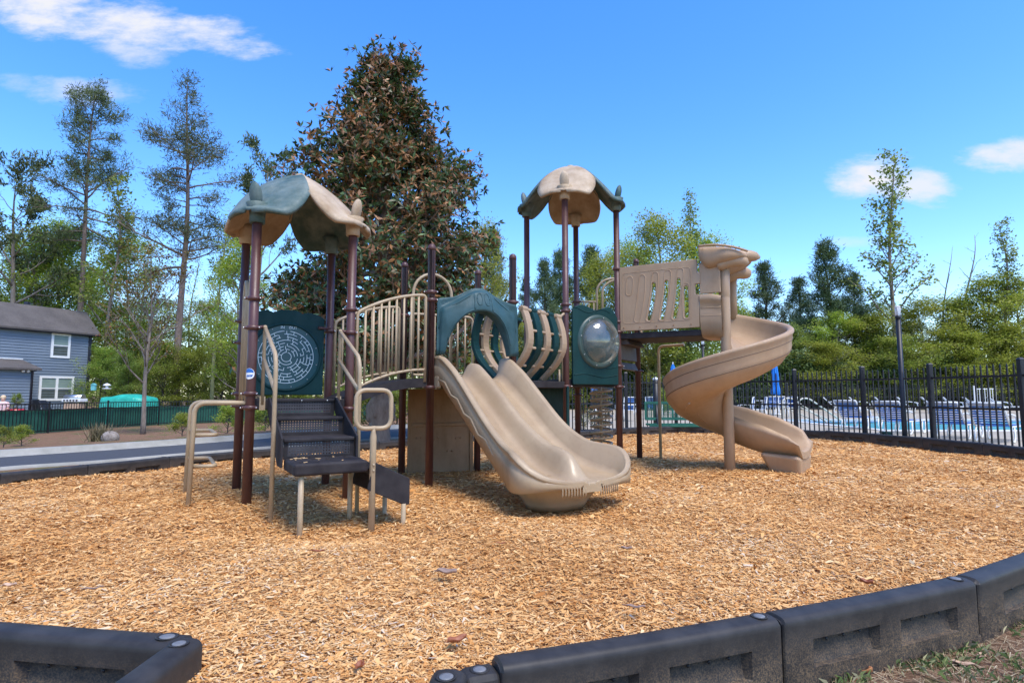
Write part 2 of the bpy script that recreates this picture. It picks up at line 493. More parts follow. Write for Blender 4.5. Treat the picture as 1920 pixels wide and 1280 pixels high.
# ------------------------------------------------------------ stairs
n_ = V3((.504, -.864, 0)); u_ = V3((.864, .504, 0))
S0 = (P1 + P3) / 2
def sp(d, l, z): return S0 + n_ * d + u_ * l + Z3 * z
stair = empty('stair', (S0.x, S0.y, 0), 0, parent=PS)
HW = .29
def perf_mat():
    m, nt, b = mat('perforated_dark_plate')
    uv = nd(nt, 'ShaderNodeUVMap')
    sx = nt.nodes.new('ShaderNodeSeparateXYZ'); nt.links.new(uv.outputs[0], sx.inputs[0])
    def mm(op, a, bb=None):
        n = nt.nodes.new('ShaderNodeMath'); n.operation = op
        for i, v in enumerate((a, bb)):
            if v is None: continue
            if isinstance(v, (int, float)): n.inputs[i].default_value = v
            else: nt.links.new(v, n.inputs[i])
        return n.outputs[0]
    fx = mm('SUBTRACT', mm('FRACT', sx.outputs[0]), .5); fy = mm('SUBTRACT', mm('FRACT', sx.outputs[1]), .5)
    d = mm('SQRT', mm('ADD', mm('MULTIPLY', fx, fx), mm('MULTIPLY', fy, fy)))
    inside = mm('LESS_THAN', d, .22)
    v = coords(nt)
    nt.links.new(ramp(nt, noise(nt, v, 7, 6), [(.35, (.026, .023, .026)), (.65, (.05, .045, .048))]), b.inputs['Base Color'])
    b.inputs['Roughness'].default_value = .6
    bump(nt, b, noise(nt, v, 190), .5, .002)
    tr = nt.nodes.new('ShaderNodeBsdfTransparent'); mx = nt.nodes.new('ShaderNodeMixShader')
    nt.links.new(inside, mx.inputs[0]); nt.links.new(b.outputs[0], mx.inputs[1]); nt.links.new(tr.outputs[0], mx.inputs[2])
    nt.links.new(mx.outputs[0], nt.nodes['Material Output'].inputs['Surface'])
    return m
M['perf'] = perf_mat()
def riser(d, z0, z1, nx, ny, hw=HW):
    """a folded plate: solid border with a field of punched holes"""
    mw, mh0, mh1 = .035, (z1 - z0) * .16, (z1 - z0) * .16
    f = MB(); a, b2 = z0 + mh0, z1 - mh1
    for (l0, l1, q0, q1) in ((-hw, hw, z0, a), (-hw, hw, b2, z1), (-hw, -hw + mw, a, b2), (hw - mw, hw, a, b2)):
        f.add([sp(d, l0, q0), sp(d, l1, q0), sp(d, l1, q1), sp(d, l0, q1)], [(0, 1, 2, 3)], False)
    o = f.build('riser', M['deck'], stair)
    me = bpy.data.meshes.new('perforated_field')
    me.from_pydata([sp(d, -hw + mw, a), sp(d, hw - mw, a), sp(d, hw - mw, b2), sp(d, -hw + mw, b2)], [], [(0, 1, 2, 3)])
    uvl = me.uv_layers.new(name='UVMap')
    for i, w in enumerate(((0, 0), (nx, 0), (nx, ny), (0, ny))): uvl.data[i].uv = w
    me.materials.append(M['perf'])
    q = bpy.data.objects.new('perforated_field', me); COL.objects.link(q); attach(q, o)
riser(.10, .79, .955, 22, 4)
riser(.44, .63, .79, 22, 5)
riser(.84, .46, .63, 22, 5)
def tread(d0, d1, z, hw=HW, th=.03):
    mb = MB(); mb.hexa([sp(d0, -hw, z - th), sp(d1, -hw, z - th), sp(d1, hw, z - th), sp(d0, hw, z - th)], [sp(d0, -hw, z), sp(d1, -hw, z), sp(d1, hw, z), sp(d0, hw, z)])
    return mb
tread(.085, .46, .79).build('tread', M['deck'], stair, bevel=.008)
tread(.425, .86, .63).build('tread', M['deck'], stair, bevel=.008)
tread(-.05, .115, .955).build('tread', M['deck'], stair, bevel=.006)
tread(.83, 1.30, .47, .285, .095).build('transfer_seat', M['deck'], stair, bevel=.022, bseg=4)
for s in (-1, 1):
    pts = [sp(.06, s * (HW + .008), .965), sp(.13, s * (HW + .008), .965), sp(.50, s * (HW + .008), .80), sp(.885, s * (HW + .008), .64), sp(.885, s * (HW + .008), .40), sp(.70, s * (HW + .008), .40), sp(.06, s * (HW + .008), .84)]
    MB().prism(pts, u_ * (s * .018)).build('stringer', M['deck'], stair, bevel=.004)
for l in (-.27, -.02, .22): MB().ball(sp(.105, l, .935), .012, 10, 6).build('bolt', M['steel'], stair)
leaflit = MB()
for k in range(26):
    d, l = random.uniform(.87, 1.25), random.uniform(-.25, .25); a = random.uniform(0, 3.14); L, w = random.uniform(.01, .03), random.uniform(.003, .006)
    c = sp(d, l, .474); e = V3((math.cos(a), math.sin(a), 0)) * L; g = V3((-math.sin(a), math.cos(a), 0)) * w
    leaflit.add([c - e - g, c + e - g, c + e + g + Z3 * .004, c - e + g + Z3 * .003], [(0, 1, 2, 3)])
LITTER = leaflit
# legs of the transfer seat
MB().tube([sp(1.25, -.22, -.3), sp(1.25, -.22, .40)], .021, 14).build('leg', M['tan_metal'], stair)
MB().tube([sp(.9, .25, -.3), sp(.9, .25, .40)], .021, 14).build('leg', M['tan_metal'], stair)
# rounded square grab loop on a post at the seat corner
gl = sp(1.28, .325, 0)
lg = MB().tube([gl + Z3 * -.3, gl + Z3 * .62, gl + Z3 * .655, gl + Z3 * .69, gl + Z3 * .74], [.026, .026, .026, .018, .018], 14)
for z in (.43, .385): lg.ball(gl + n_ * .026 + Z3 * z, .011, 8, 6)
grab = lg.build('grab_handle', M['tan_metal'], PS)
q = [gl + (u_ * (.145 * sx)) + Z3 * (.875 + .155 * sz) for sx, sz in ((-1, -1), (1, -1), (1, 1), (-1, 1))]
MB().tube(fillet_closed(q, .085, 7), .0185, 14, closed=True).build('loop', M['tan_metal'], grab)
# handrails
for s in (-1, 1):
    l = s * (HW + .065)
    h = MB()
    h.tube(fillet([sp(-.01, l, .90), sp(.0, l, 1.63), sp(.02, l, 1.635)], .02), .0165, 12)
    h.tube(fillet([sp(.0, l, 1.63), sp(.70, l, 1.33), sp(.745, l, 1.22), sp(.745, l, -.3)], .06), .0185, 12)
    h.tube([sp(.0, l, 1.33), sp(.74, l, 1.02)], .0165, 12)
    h.box(sp(-.01, l, .91), (.052, .02, .13), Matrix.Rotation(math.atan2(u_.y, u_.x), 3, 'Z'))
    h.build('handrail', M['tan_metal'], PS)
    pp = P1 if s < 0 else P3
    MB().tube([up(pp, 1.62), sp(.0, l, 1.635)], .017, 12).build('handrail_bracket', M['post'], PS)
# side ramp board with skirts
ramp_o = sp(1.30, .30, 0)
ru = V3((.853, .522, 0)).normalized(); rv = V3((-ru.y, ru.x, 0))
rp = lambda a, v, z: ramp_o + ru * a + rv * v + Z3 * z
ramp_e = empty('transfer_ramp', (ramp_o.x, ramp_o.y, 0), 0, parent=PS)
for v in (0.0, .42):
    MB().prism([rp(.03, v, .455), rp(.34, v, .30), rp(.34, v, .09), rp(.30, v, .085), rp(-.02, v, .235)], rv * .02).build('skirt', M['deck'], ramp_e, bevel=.006)
MB().hexa([rp(0, .022, .36), rp(.33, .022, .2), rp(.33, .42, .2), rp(0, .42, .36)], [rp(0, .022, .40), rp(.33, .022, .24), rp(.33, .42, .24), rp(0, .42, .40)]).build('ramp_board', M['deck'], ramp_e)
MB().tube([rp(.29, .01, -.3), rp(.29, .01, .1)], .02, 12).build('leg', M['tan_metal'], ramp_e)
MB().tube([rp(.27, .41, -.3), rp(.27, .41, .1)], .02, 12).build('leg', M['tan_metal'], ramp_e)

# ------------------------------------------------------------ step loop climber at the left
def leftarm(p, off):
    return fillet([up(p, .915), up(p + off, .915), up(p + off * 1.04, -.3)], .11, 8)
off1, off2 = V3((-.485, -.06, 0)), V3((-.455, -.12, 0))
clb = empty('loop_ladder', tuple((P1 + off1)), 0, parent=PS)
for p, o in ((P1, off1), (P2, off2)):
    MB().tube(leftarm(p, o), .0215, 14).build('side_rail', M['tan_metal'], clb)
for z in (.62, .335):
    a, b2 = up(P1 + off1, z), up(P2 + off2, z)
    ax = (b2 - a).normalized()
    i1 = a + ax * .02; i2 = b2 - ax * .02; inn = V3((.20, .04, 0))
    MB().tube(fillet([i1, i1 + inn, i2 + inn, i2], .07, 6), .0175, 12).build('foot_loop', M['tan_metal'], clb)
# tall hoop in the opening between the two left posts
ax = (P2 - P1).normalized()
for t0, t1 in ((.10, .34), (.62, .86)):
    a, b2 = P1 + ax * t0, P1 + ax * t1
    MB().tube([up(a, .93)] + [up(a + (b2 - a) * (.5 - .5 * math.cos(th)), 1.98 + .2 * math.sin(th)) for th in [math.pi * k / 12 for k in range(13)]] + [up(b2, .93)], .019, 12).build('hoop_rail', M['tan_metal'], PS)
# round sticker on the front left post
st = MB(); n0 = len(st.v)
def cyl(pt, ang, z, r): return V3((pt.x + r * math.sin(ang), pt.y - r * math.cos(ang), z))
def disc_on_post(pt, z0, rad, r, ang0, k=20, clip=None):
    mb = MB(); rows = 10
    vs, fs = [], []
    for i in range(-rows, rows + 1):
        zz = rad * i / rows
        if clip and not clip(zz / rad): continue
        hw = math.sqrt(max(0, rad * rad - zz * zz))
        vs.append([cyl(pt, ang0 + (hw * (2 * j / 8 - 1)) / POSTR, z0 + zz, r) for j in range(9)])
    for row in vs: pass
    flat = [p for row in vs for p in row]
    for i in range(len(vs) - 1):
        for j in range(8): fs.append((i * 9 + j, i * 9 + j + 1, (i + 1) * 9 + j + 1, (i + 1) * 9 + j))
    mb.add(flat, fs); return mb
stk = disc_on_post(P1, 1.185, .052, POSTR + .001, R(-6)).build('sticker', M['white'], PS)
disc_on_post(P1, 1.192, .043, POSTR + .002, R(-6), clip=lambda q: q > 0.0).build('blue_roof_mark', M['sticker_blue'], stk)
disc_on_post(P1, 1.182, .036, POSTR + .002, R(-6), clip=lambda q: -.75 < q < -.02).build('blue_lettering_band', M['sticker_blue'], stk)

# ------------------------------------------------------------ maze panel between the back posts
ep = (P4 - P2); elen = ep.length; ep.normalize(); en = V3((ep.y, -ep.x, 0))   # en points to the camera side
def mp(t, z, o=0.0): return P2 + ep * t + Z3 * z + en * o
W0, W1, ZB, ZT = .06, elen - .07, .985, 1.93
outline = [(W0, ZB), (W1, ZB)]
m_ = 40
for k in range(m_ + 1):
    t = 1 - k / m_
    x = W0 + (W1 - W0) * t
    y = ZT - .075 * abs(2 * t - 1) ** 3 - .028 * abs(math.sin(math.pi * (t * 3.0 + .0))) * 0 - .03 * (1 - abs(math.cos(math.pi * (t - .5) * 2.6))) ** 2 * 1.2
    outline.append((x, y))
pan = MB().prism([mp(x, y, .02) for x, y in outline], en * .035).build('maze_panel', M['teal'], PS, bevel=.010, bseg=3)
cx, cz = (W0 + W1) / 2 - .01, 1.405
def ring_strip(mb, rad, w, a0, a1, o, P=mp, c=(cx, cz), n=None, th=.0):
    n = n or max(3, int(abs(a1 - a0) / .12))
    vs, fs = [], []
    for k in range(n + 1):
        a = a0 + (a1 - a0) * k / n
        for r in (rad - w / 2, rad + w / 2): vs.append(P(c[0] + r * math.sin(a), c[1] + r * math.cos(a), o))
    for k in range(n): fs.append((2 * k, 2 * k + 1, 2 * k + 3, 2 * k + 2))
    mb.add(vs, fs)
# recessed disc: a raised rim ring and a darker glossy disc
rim = MB()
def rimf(i, j):
    a = 2 * math.pi * j / 64; r, o = [(.355, .054), (.352, .066), (.372, .070), (.388, .055)][i]
    return mp(cx + r * math.sin(a), cz + r * math.cos(a), o)
rim.grid(rimf, 4, 64, True, True); rim.build('disc_rim', M['teal'], pan)
MB().prism([mp(cx + .352 * math.sin(2 * math.pi * k / 64), cz + .352 * math.cos(2 * math.pi * k / 64), .0545) for k in range(64)], en * .003).build('maze_disc', mottled('deep_teal_disc', (.004, .060, .074), (.006, .072, .086), .3, 3, 200, .05), pan)
mz = MB(); rngm = random.Random(5)
radii = [.052 + .0338 * i for i in range(8)]
lw = .0062
OO = .0592
ring_strip(mz, radii[0], lw, .3, 2 * math.pi, OO)
ring_strip(mz, radii[-1], lw, .12, 2 * math.pi - .10, OO, n=60)
for i in range(1, 7):
    a = rngm.uniform(0, 1)
    end = a + 2 * math.pi
    while a < end - .15:
        step = rngm.choice([.25, .4, .6, .9, 1.3]) * (.9 if i > 2 else 1.5)
        ring_strip(mz, radii[i], lw, a, min(a + step, end - .1), OO)
        a += step + rngm.choice([.12, .2, .3]) * (.26 / max(radii[i], .08)) * .9
for i in range(7):
    nn = 5 + 3 * i
    for k in range(nn):
        if rngm.random() < .62:
            a = 2 * math.pi * (k + rngm.uniform(-.3, .3)) / nn
            r0, r1 = radii[i], radii[i + 1]
            if rngm.random() < .35: r1 = (r0 + r1) / 2 + .012
            s_, c_ = math.sin(a), math.cos(a); w = lw / 2
            mz.add([mp(cx + r0 * s_ - w * c_, cz + r0 * c_ + w * s_, OO + .0008), mp(cx + r0 * s_ + w * c_, cz + r0 * c_ - w * s_, OO + .0008),
                    mp(cx + r1 * s_ + w * c_, cz + r1 * c_ - w * s_, OO + .0008), mp(cx + r1 * s_ - w * c_, cz + r1 * c_ + w * s_, OO + .0008)], [(0, 1, 2, 3)])
mz.build('maze_lines', M['white_line'], pan)
def text_mesh(name, body, size, origin, xdir, zdir, material, parent, extrude=0.0008, align='CENTER'):
    cu = bpy.data.curves.new(name, 'FONT'); cu.body = body; cu.size = size; cu.align_x = align; cu.align_y = 'CENTER'; cu.extrude = extrude
    to = bpy.data.objects.new('tmp', cu); COL.objects.link(to)
    dg = bpy.context.evaluated_depsgraph_get()
    me = bpy.data.meshes.new_from_object(to.evaluated_get(dg)); me.name = name
    bpy.data.objects.remove(to)
    x = V3(xdir).normalized(); y = V3(zdir).normalized(); z = x.cross(y)
    me.transform(Matrix(((x.x, y.x, z.x, origin[0]), (x.y, y.y, z.y, origin[1]), (x.z, y.z, z.z, origin[2]), (0, 0, 0, 1))))
    me.materials.clear(); me.materials.append(material)
    o = bpy.data.objects.new(name, me); COL.objects.link(o); attach(o, parent)
    return o
text_mesh('lettering', 'IN', .042, mp(cx - .048, cz + .325, .0595), ep, Z3, M['white_line'], pan)
text_mesh('lettering', 'OUT', .042, mp(cx + .062, cz + .325, .0595), ep, Z3, M['white_line'], pan)
text_mesh('lettering', 'BYO', .026, cyl(P1, R(-6), 1.172, POSTR + .0035), (1, 0, 0), Z3, M['white'], stk)
for k in range(11):
    a = 2 * math.pi * k / 11 + .1; MB().ball(mp(cx + .335 * math.sin(a), cz + .335 * math.cos(a), .059), .006, 8, 5).build('screw', M['steel'], pan)
MB().tube([mp(W1 - .07, 1.745, .075), mp(elen, 1.745, .03)], .018, 10).build('panel_bracket', M['post'], PS)

# ------------------------------------------------------------ arched bridge
def arc(a, b2, za, zb, bulge, n=24, e=0.0):
    out = []
    for k in range(n + 1):
        t = k / n; p = a + (b2 - a) * t
        out.append(up(p, za + (zb - za) * t + bulge * 4 * t * (1 - t)))
    return out
bridge = empty('bridge', tuple(((P3 + B2) / 2)), 0, parent=PS)
def lane(s):   # s=0 front side, 1 back side
    a, b2 = (P3, B1) if s == 0 else (P4, B2)
    d = (b2 - a).normalized()
    return a + d * .07, b2 - d * .07
fa, fb = lane(0); ba, bb = lane(1)
top = MB(); nb = 22
A0 = arc(fa - (fb - fa).normalized() * .1, fb + (fb - fa).normalized() * .06, .955, 1.175, .055, nb); A1 = arc(ba - (bb - ba).normalized() * .1, bb + (bb - ba).normalized() * .06, .955, 1.175, .055, nb)
def deckf(i, j):
    p, q = A0[i], A1[i]
    return [p, q, q - Z3 * .1, p - Z3 * .1][j]
top.grid(deckf, nb + 1, 4, False, True); top.build('bridge_deck', M['deck'], bridge)
for s, (a, b2) in enumerate((lane(0), lane(1))):
    rl = empty('bridge_railing', tuple((a + b2) / 2), 0, parent=bridge)
    tp = arc(a, b2, 1.84, 2.10, .05); bt = arc(a, b2, 1.055, 1.265, .05)
    path = fillet([bt[0] - Z3 * .1, tp[0]], .01) + []
    frame = [up(tp[0], 1.0)] + fillet([up(tp[0], 1.3), tp[0], tp[3]], .10)[1:-1] + tp[3:-3] + fillet([tp[-4], tp[-1], up(tp[-1], 1.5)], .05)[1:-1] + [up(tp[-1], 1.13)]
    MB().tube(frame, .0175, 12).build('top_rail', M['tan_metal'], rl)
    MB().tube(bt, .015, 12).build('bottom_rail', M['tan_metal'], rl)
    for k in range(1, 9):
        i = k * 24 / 9; t = i / 24
        p = a + (b2 - a) * t
        MB().tube([up(p, 1.055 + .21 * t + .2 * t * (1 - t)), up(p, 1.84 + .26 * t + .2 * t * (1 - t))], .0125, 10).build('baluster', M['tan_metal'], rl)

# ------------------------------------------------------------ back rail and hoop behind the middle deck
d23 = (B3 - B2).normalized()
br = empty('back_barrier', tuple((B2 + B3) / 2), 0, parent=PS)
def bp(t, z): return up(B2 + d23 * t, z)
fr = [bp(.09, 1.24), bp(.96, 1.24), bp(.96, 2.03), bp(.09, 2.03)]
MB().tube(fillet_closed(fr, .08), .017, 12, closed=True).build('barrier_frame', M['tan_metal'], br)
for k in range(1, 8):
    MB().tube([bp(.09 + .87 * k / 8, 1.24), bp(.09 + .87 * k / 8, 2.03)], .012, 8).build('baluster', M['tan_metal'], br)
MB().tube([bp(.12, 1.2)] + [bp(.385 - .265 * math.cos(t), 2.30 + .27 * math.sin(t)) for t in [math.pi * k / 14 for k in range(15)]] + [bp(.65, 1.2)], .02, 12).build('hoop_rail', M['tan_metal'], PS)
# brown play panel under the middle deck
d12 = V3((d23.y, -d23.x, 0))
up_ = MB(); t0, t1 = .07, .95
pb = up_.prism([bp(t0, -.1) + d12 * .03, bp(t1, -.1) + d12 * .03, bp(t1, 1.06) + d12 * .03, bp(t0, 1.06) + d12 * .03], d12 * -.03).build('under_deck_panel', M['panel_brown'], PS)
MB().box((bp((t0 + t1) / 2, .60) + d12 * .040), (.80, .02, .045), Matrix.Rotation(math.atan2(d23.y, d23.x), 3, 'Z')).build('counter_strip', M['panel_brown'], pb, bevel=.006)
for t in (t0 + .015, t1 - .015):
    MB().box((bp(t, .45) + d12 * .037), (.05, .012, 1.0), Matrix.Rotation(math.atan2(d23.y, d23.x), 3, 'Z')).build('edge_strip', M['panel_brown'], pb, bevel=.004)
for (t, z) in ((.18, .44), (.24, .44), (.42, .42), (.47, .44), (.72, .42), (.78, .42), (.30, .24), (.60, .26), (.66, .26)):
    MB().ball(bp(t, z) + d12 * .034, .011, 8, 6).build('knob', M['panel_brown'], pb)
# dark teal panel under the tunnel, with a raised ring
d12q = (Q2 - Q1).normalized(); nq = V3((-d12q.y, d12q.x, 0))
if nq.y > 0: nq = -nq
qp = lambda t, z, o: up(Q1 + d12q * t, z) + nq * o
tq = MB().prism([qp(-.06, -.1, .03), qp(.92, -.1, .03), qp(.92, 1.10, .03), qp(-.06, 1.10, .03)], nq * -.03).build('under_deck_panel', M['teal'], PS)
for w in (.30, .36):
    rg = MB()
    pts = [qp(.40 + w * math.cos(a), .45 + w * math.sin(a), .035) for a in [2 * math.pi * k / 40 for k in range(40)]]
    rg.tube(pts, .012, 8, closed=True); rg.build('raised_ring', M['teal'], tq)

# ------------------------------------------------------------ barrel tunnel of curved slats
tn = empty('barrel_tunnel', tuple((BL + Q2) / 2), 0, parent=PS)
R0 = at(977, 578, 7.12); R1 = at(1049, 584, 7.98)
R1.z = R0.z
ta = (R1 - R0); tl = ta.length; ta.normalize(); tr_ = V3((ta.y, -ta.x, 0)).normalized()   # to the right, toward the camera
TW = .64
FZ = 1.19
def slat(mb, s, side):
    c0 = R0 + ta * s + (tr_ * (0 if side == 0 else -TW)); sg = 1 if side == 0 else -1
    hw, th = .064, .024
    pts = []
    n = 16; H = R0.z - FZ
    for k in range(n + 1):
        t = k / n; z = R0.z - H * t
        b_ = .090 * math.sin(math.pi * min(1, t * 1.05) ** .9) - .235 * max(0, (t - .42) / .58) ** 2.0
        pts.append(up(c0, z) + tr_ * (sg * b_))
    base = len(mb.v)
    for i, p in enumerate(pts):
        q0 = pts[max(0, i - 1)]; q1 = pts[min(n, i + 1)]
        tg = (q1 - q0).normalized(); nn = tg.cross(ta).normalized()
        for a, b2 in ((-1, -1), (-1, 1), (1, 1), (1, -1)): mb.v.append(tuple(p + ta * (hw * a) + nn * (th * b2)))
    for i in range(n):
        for k in range(4):
            l = (k + 1) % 4; mb.f.append((base + 4 * i + k, base + 4 * i + l, base + 4 * i + 4 + l, base + 4 * i + 4 + k)); mb.sm.append(False)
    mb.f.append((base, base + 1, base + 2, base + 3)); mb.sm.append(False); mb.f.append((base + 4 * n + 3, base + 4 * n + 2, base + 4 * n + 1, base + 4 * n)); mb.sm.append(False)
    tmid = up(c0, R0.z)
    mb.tube([tmid - ta * .064, tmid + ta * .064], .040, 14)
    return pts
mats = ['beige', 'teal', 'beige', 'teal', 'beige']
for side in (0, 1):
    for k in range(5):
        s = .06 + (tl - .12) * k / 4
        mname = mats[k] if side == 0 else ('teal' if mats[k] == 'beige' else 'beige')
        mb = MB(); pts = slat(mb, s, side)
        o = mb.build('slat', M[mname], tn, bevel=.010)
        o['label'] = 'curved %s tunnel slat' % ('beige' if mname == 'beige' else 'teal')
    off = V3((0, 0, 0)) if side == 0 else tr_ * -TW
    MB().tube([R0 + off, R1 + off], .022, 12).build('tunnel_rail', M['beige'], tn)
    sg = 1 if side == 0 else -1
    for t in (5, 9, 13):
        p0 = pts[t] - ta * (pts[t] - R0).dot(ta)
        MB().tube([p0 - ta * .0, p0 + ta * tl], .017, 10).build('tunnel_rod', M['beige'], tn)
MB().tube([R1, up(Q1, R1.z + .09)], .018, 10).build('tunnel_bracket', M['beige'], tn)
# small stanchions at the tunnel exit
for k in range(2):
    p = R1 + ta * (.02 + .10 * k) + tr_ * (-.02)
    MB().tube([up(p, 1.10), up(p, 1.95 if k else 1.33)], .014, 8).build('stanchion', M['tan_metal'], tn)

# ------------------------------------------------------------ hood over the double slide
dA = (BL - B1).normalized(); nA = V3((dA.y, -dA.x, 0)); PA = B1 + nA * .05
def pl(px, py, o=0.0):
    p = onplane(px, py, PA, nA); return p + nA * o
outer_px = [(818, 664), (819, 615), (820, 559), (836, 558), (852, 556), (866, 550), (880, 543), (890, 540.5), (898, 540.5), (907, 542), (917, 548), (928, 556), (942, 564), (955, 569), (969, 572), (970.5, 620), (972, 668)]
inner_px = [(831, 664), (834, 645), (839, 628), (846, 613), (855, 601), (864, 593), (876, 587.5), (887, 585), (898, 585), (908, 587), (918, 592), (927, 600), (935, 611), (942, 626), (947, 641), (951, 656), (953, 668)]
def resample(pts, n):
    P = [np.array(p, float) for p in pts]; d = [0]
    for a, b2 in zip(P, P[1:]): d.append(d[-1] + np.linalg.norm(b2 - a))
    out = []
    for k in range(n):
        s = d[-1] * k / (n - 1); i = min(len(P) - 2, max(0, np.searchsorted(d, s) - 1))
        t = (s - d[i]) / (d[i + 1] - d[i]); out.append(tuple(P[i] * (1 - t) + P[i + 1] * t))
    return out
NO = 61
oi = []; 
for k in range(NO):
    t = k / (NO - 1) * (len(outer_px) - 1); i = min(len(outer_px) - 2, int(t)); f = t - i
    oi.append((tuple(np.array(outer_px[i]) * (1 - f) + np.array(outer_px[i + 1]) * f), tuple(np.array(inner_px[i]) * (1 - f) + np.array(inner_px[i + 1]) * f)))
hood = MB(); NC = 21; NJ = 15
def hoodf(i, j):
    (ox, oy), (ix, iy) = oi[i]
    t = i / (NO - 1); prom = math.sin(math.pi * t) ** .8            # bulge strongest at the crown
    B_ = .030 + .120 * prom
    def sst(q): q = min(1, max(0, q)); return q * q * (3 - 2 * q)
    if j <= NJ:
        f = j / NJ; f0 = .10 + .26 * (1 - prom)
        b_ = B_ * (.62 * sst((f - f0) / .14) + .38 * sst((f - f0) / (.9 - f0)))
        p = pl(ox + (ix - ox) * f, oy + (iy - oy) * f, b_)
    else:
        f = (j - NJ) / (NC - 1 - NJ)
        p = pl(ix, iy, B_ * (1 - f) - .04 * f) + Z3 * (.018 * math.sin(math.pi * f) * prom)
    return p
hood.grid(hoodf, NO, NC)
hd = hood.build('slide_hood', M['teal_hood'], PS, solid=.016, soff=0)
def hood_line(path, r=.0055):
    r = r * 1.5
    pts = []
    for (t, f) in path:
        i = t * (NO - 1); a = int(i); fr_ = i - a
        j = f * NJ; c = int(j); g = j - c
        def hp(ii, jj): return hoodf(min(NO - 1, ii), min(NJ, jj))
        p = hp(a, c) * (1 - fr_) * (1 - g) + hp(a + 1, c) * fr_ * (1 - g) + hp(a, c + 1) * (1 - fr_) * g + hp(a + 1, c + 1) * fr_ * g
        pts.append(p + nA * .0085)
    MB().tube(pts, r, 6).build('raised_trim', M['teal_hood'], hd)
for s in (0, 1):
    S = (lambda t: t) if s == 0 else (lambda t: 1 - t)
    hood_line([(S(.07 + .33 * k / 20), .22 + .10 * math.sin(k / 20 * 3.1)) for k in range(21)], .005)
    hood_line([(S(.08 + .32 * k / 20), .93) for k in range(21)], .005)
    hood_line([(S(.40), .24 + .68 * k / 8) for k in range(9)], .005)
    hood_line([(S(.425 + .062 * (.5 - .5 * math.cos(a))), .52 + .26 * math.sin(a)) for a in [2 * math.pi * k / 24 for k in range(25)]], .004)
for (px, py) in ((833, 567), (960, 579)):
    rs = MB()
    for r in (.018, .033):
        c = pl(px, py, .006)
        rs.tube([c + dA * (r * math.cos(a)) + Z3 * (r * math.sin(a)) for a in [2 * math.pi * k / 20 for k in range(20)]], .004, 6, closed=True)
    rs.build('rosette', M['teal_hood'], hd)
MB().tube([up(B1, 2.05), pl(822, 563, -.01)], .016, 10).build('panel_bracket', M['post'], PS)
MB().tube([up(BL, 2.05), pl(968, 576, -.01)], .016, 10).build('panel_bracket', M['post'], PS)

# ------------------------------------------------------------ double slide
SO = (B1 + BL) / 2; SA0 = V3((.484, -.875, 0)).normalized(); SL0 = V3((-SA0.y, SA0.x, 0))
if SL0.x < 0: SL0 = -SL0
SA = (SA0 + SL0 * .070).normalized(); SL = V3((-SA.y, SA.x, 0)); SA = SA * .965
if SL.x < 0: SL = -SL
bedk = [(-.06, 1.175), (.0, 1.172), (.12, 1.145), (.25, 1.07), (.5, .925), (.8, .735), (1.05, .575), (1.3, .435), (1.5, .345), (1.7, .285), (1.9, .255), (2.02, .250), (2.075, .258), (2.12, .282), (2.155, .296)]
wallk = [(-.06, .25), (.0, .25), (.12, .26), (.25, .27), (.4, .27), (.6, .25), (.9, .22), (1.2, .20), (1.5, .21), (1.7, .24), (1.82, .245), (1.92, .215), (1.99, .165), (2.05, .11), (2.11, .05), (2.155, .014)]
humpk = [(-.06, .17), (.0, .18), (.12, .185), (.3, .19), (.6, .18), (1.0, .165), (1.2, .175), (1.45, .205), (1.65, .22), (1.80, .21), (1.89, .165), (1.96, .07), (2.02, .012), (2.09, .0)]
widk0 = [(-.06, .46), (.0, .46), (.3, .455), (.8, .455), (1.2, .465), (1.5, .50), (1.7, .56), (1.85, .61), (2.2, .63)]
def widf(x):
    w = interp(widk0, x)
    if x > 1.84: w *= max(.0, 1 - ((x - 1.84) / .315) ** 2.5) ** (1 / 2.5)
    return w
def interp(tab, x):
    xs = [a for a, _ in tab]; ys = [b2 for _, b2 in tab]
    if x <= xs[0]: return ys[0]
    for i in range(len(xs) - 1):
        if x <= xs[i + 1]:
            t = (x - xs[i]) / (xs[i + 1] - xs[i])
            # catmull-rom
            y0, y1, y2, y3 = ys[max(0, i - 1)], ys[i], ys[i + 1], ys[min(len(ys) - 1, i + 2)]
            x0, x1, x2, x3 = xs[max(0, i - 1)], xs[i], xs[i + 1], xs[min(len(xs) - 1, i + 2)]
            m1 = (y2 - y0) / max(1e-6, (x2 - x0)) * (x2 - x1); m2 = (y3 - y1) / max(1e-6, (x3 - x1)) * (x2 - x1)
            return (2 * t ** 3 - 3 * t * t + 1) * y1 + (t ** 3 - 2 * t * t + t) * m1 + (-2 * t ** 3 + 3 * t * t) * y2 + (t ** 3 - t * t) * m2
    return ys[-1]
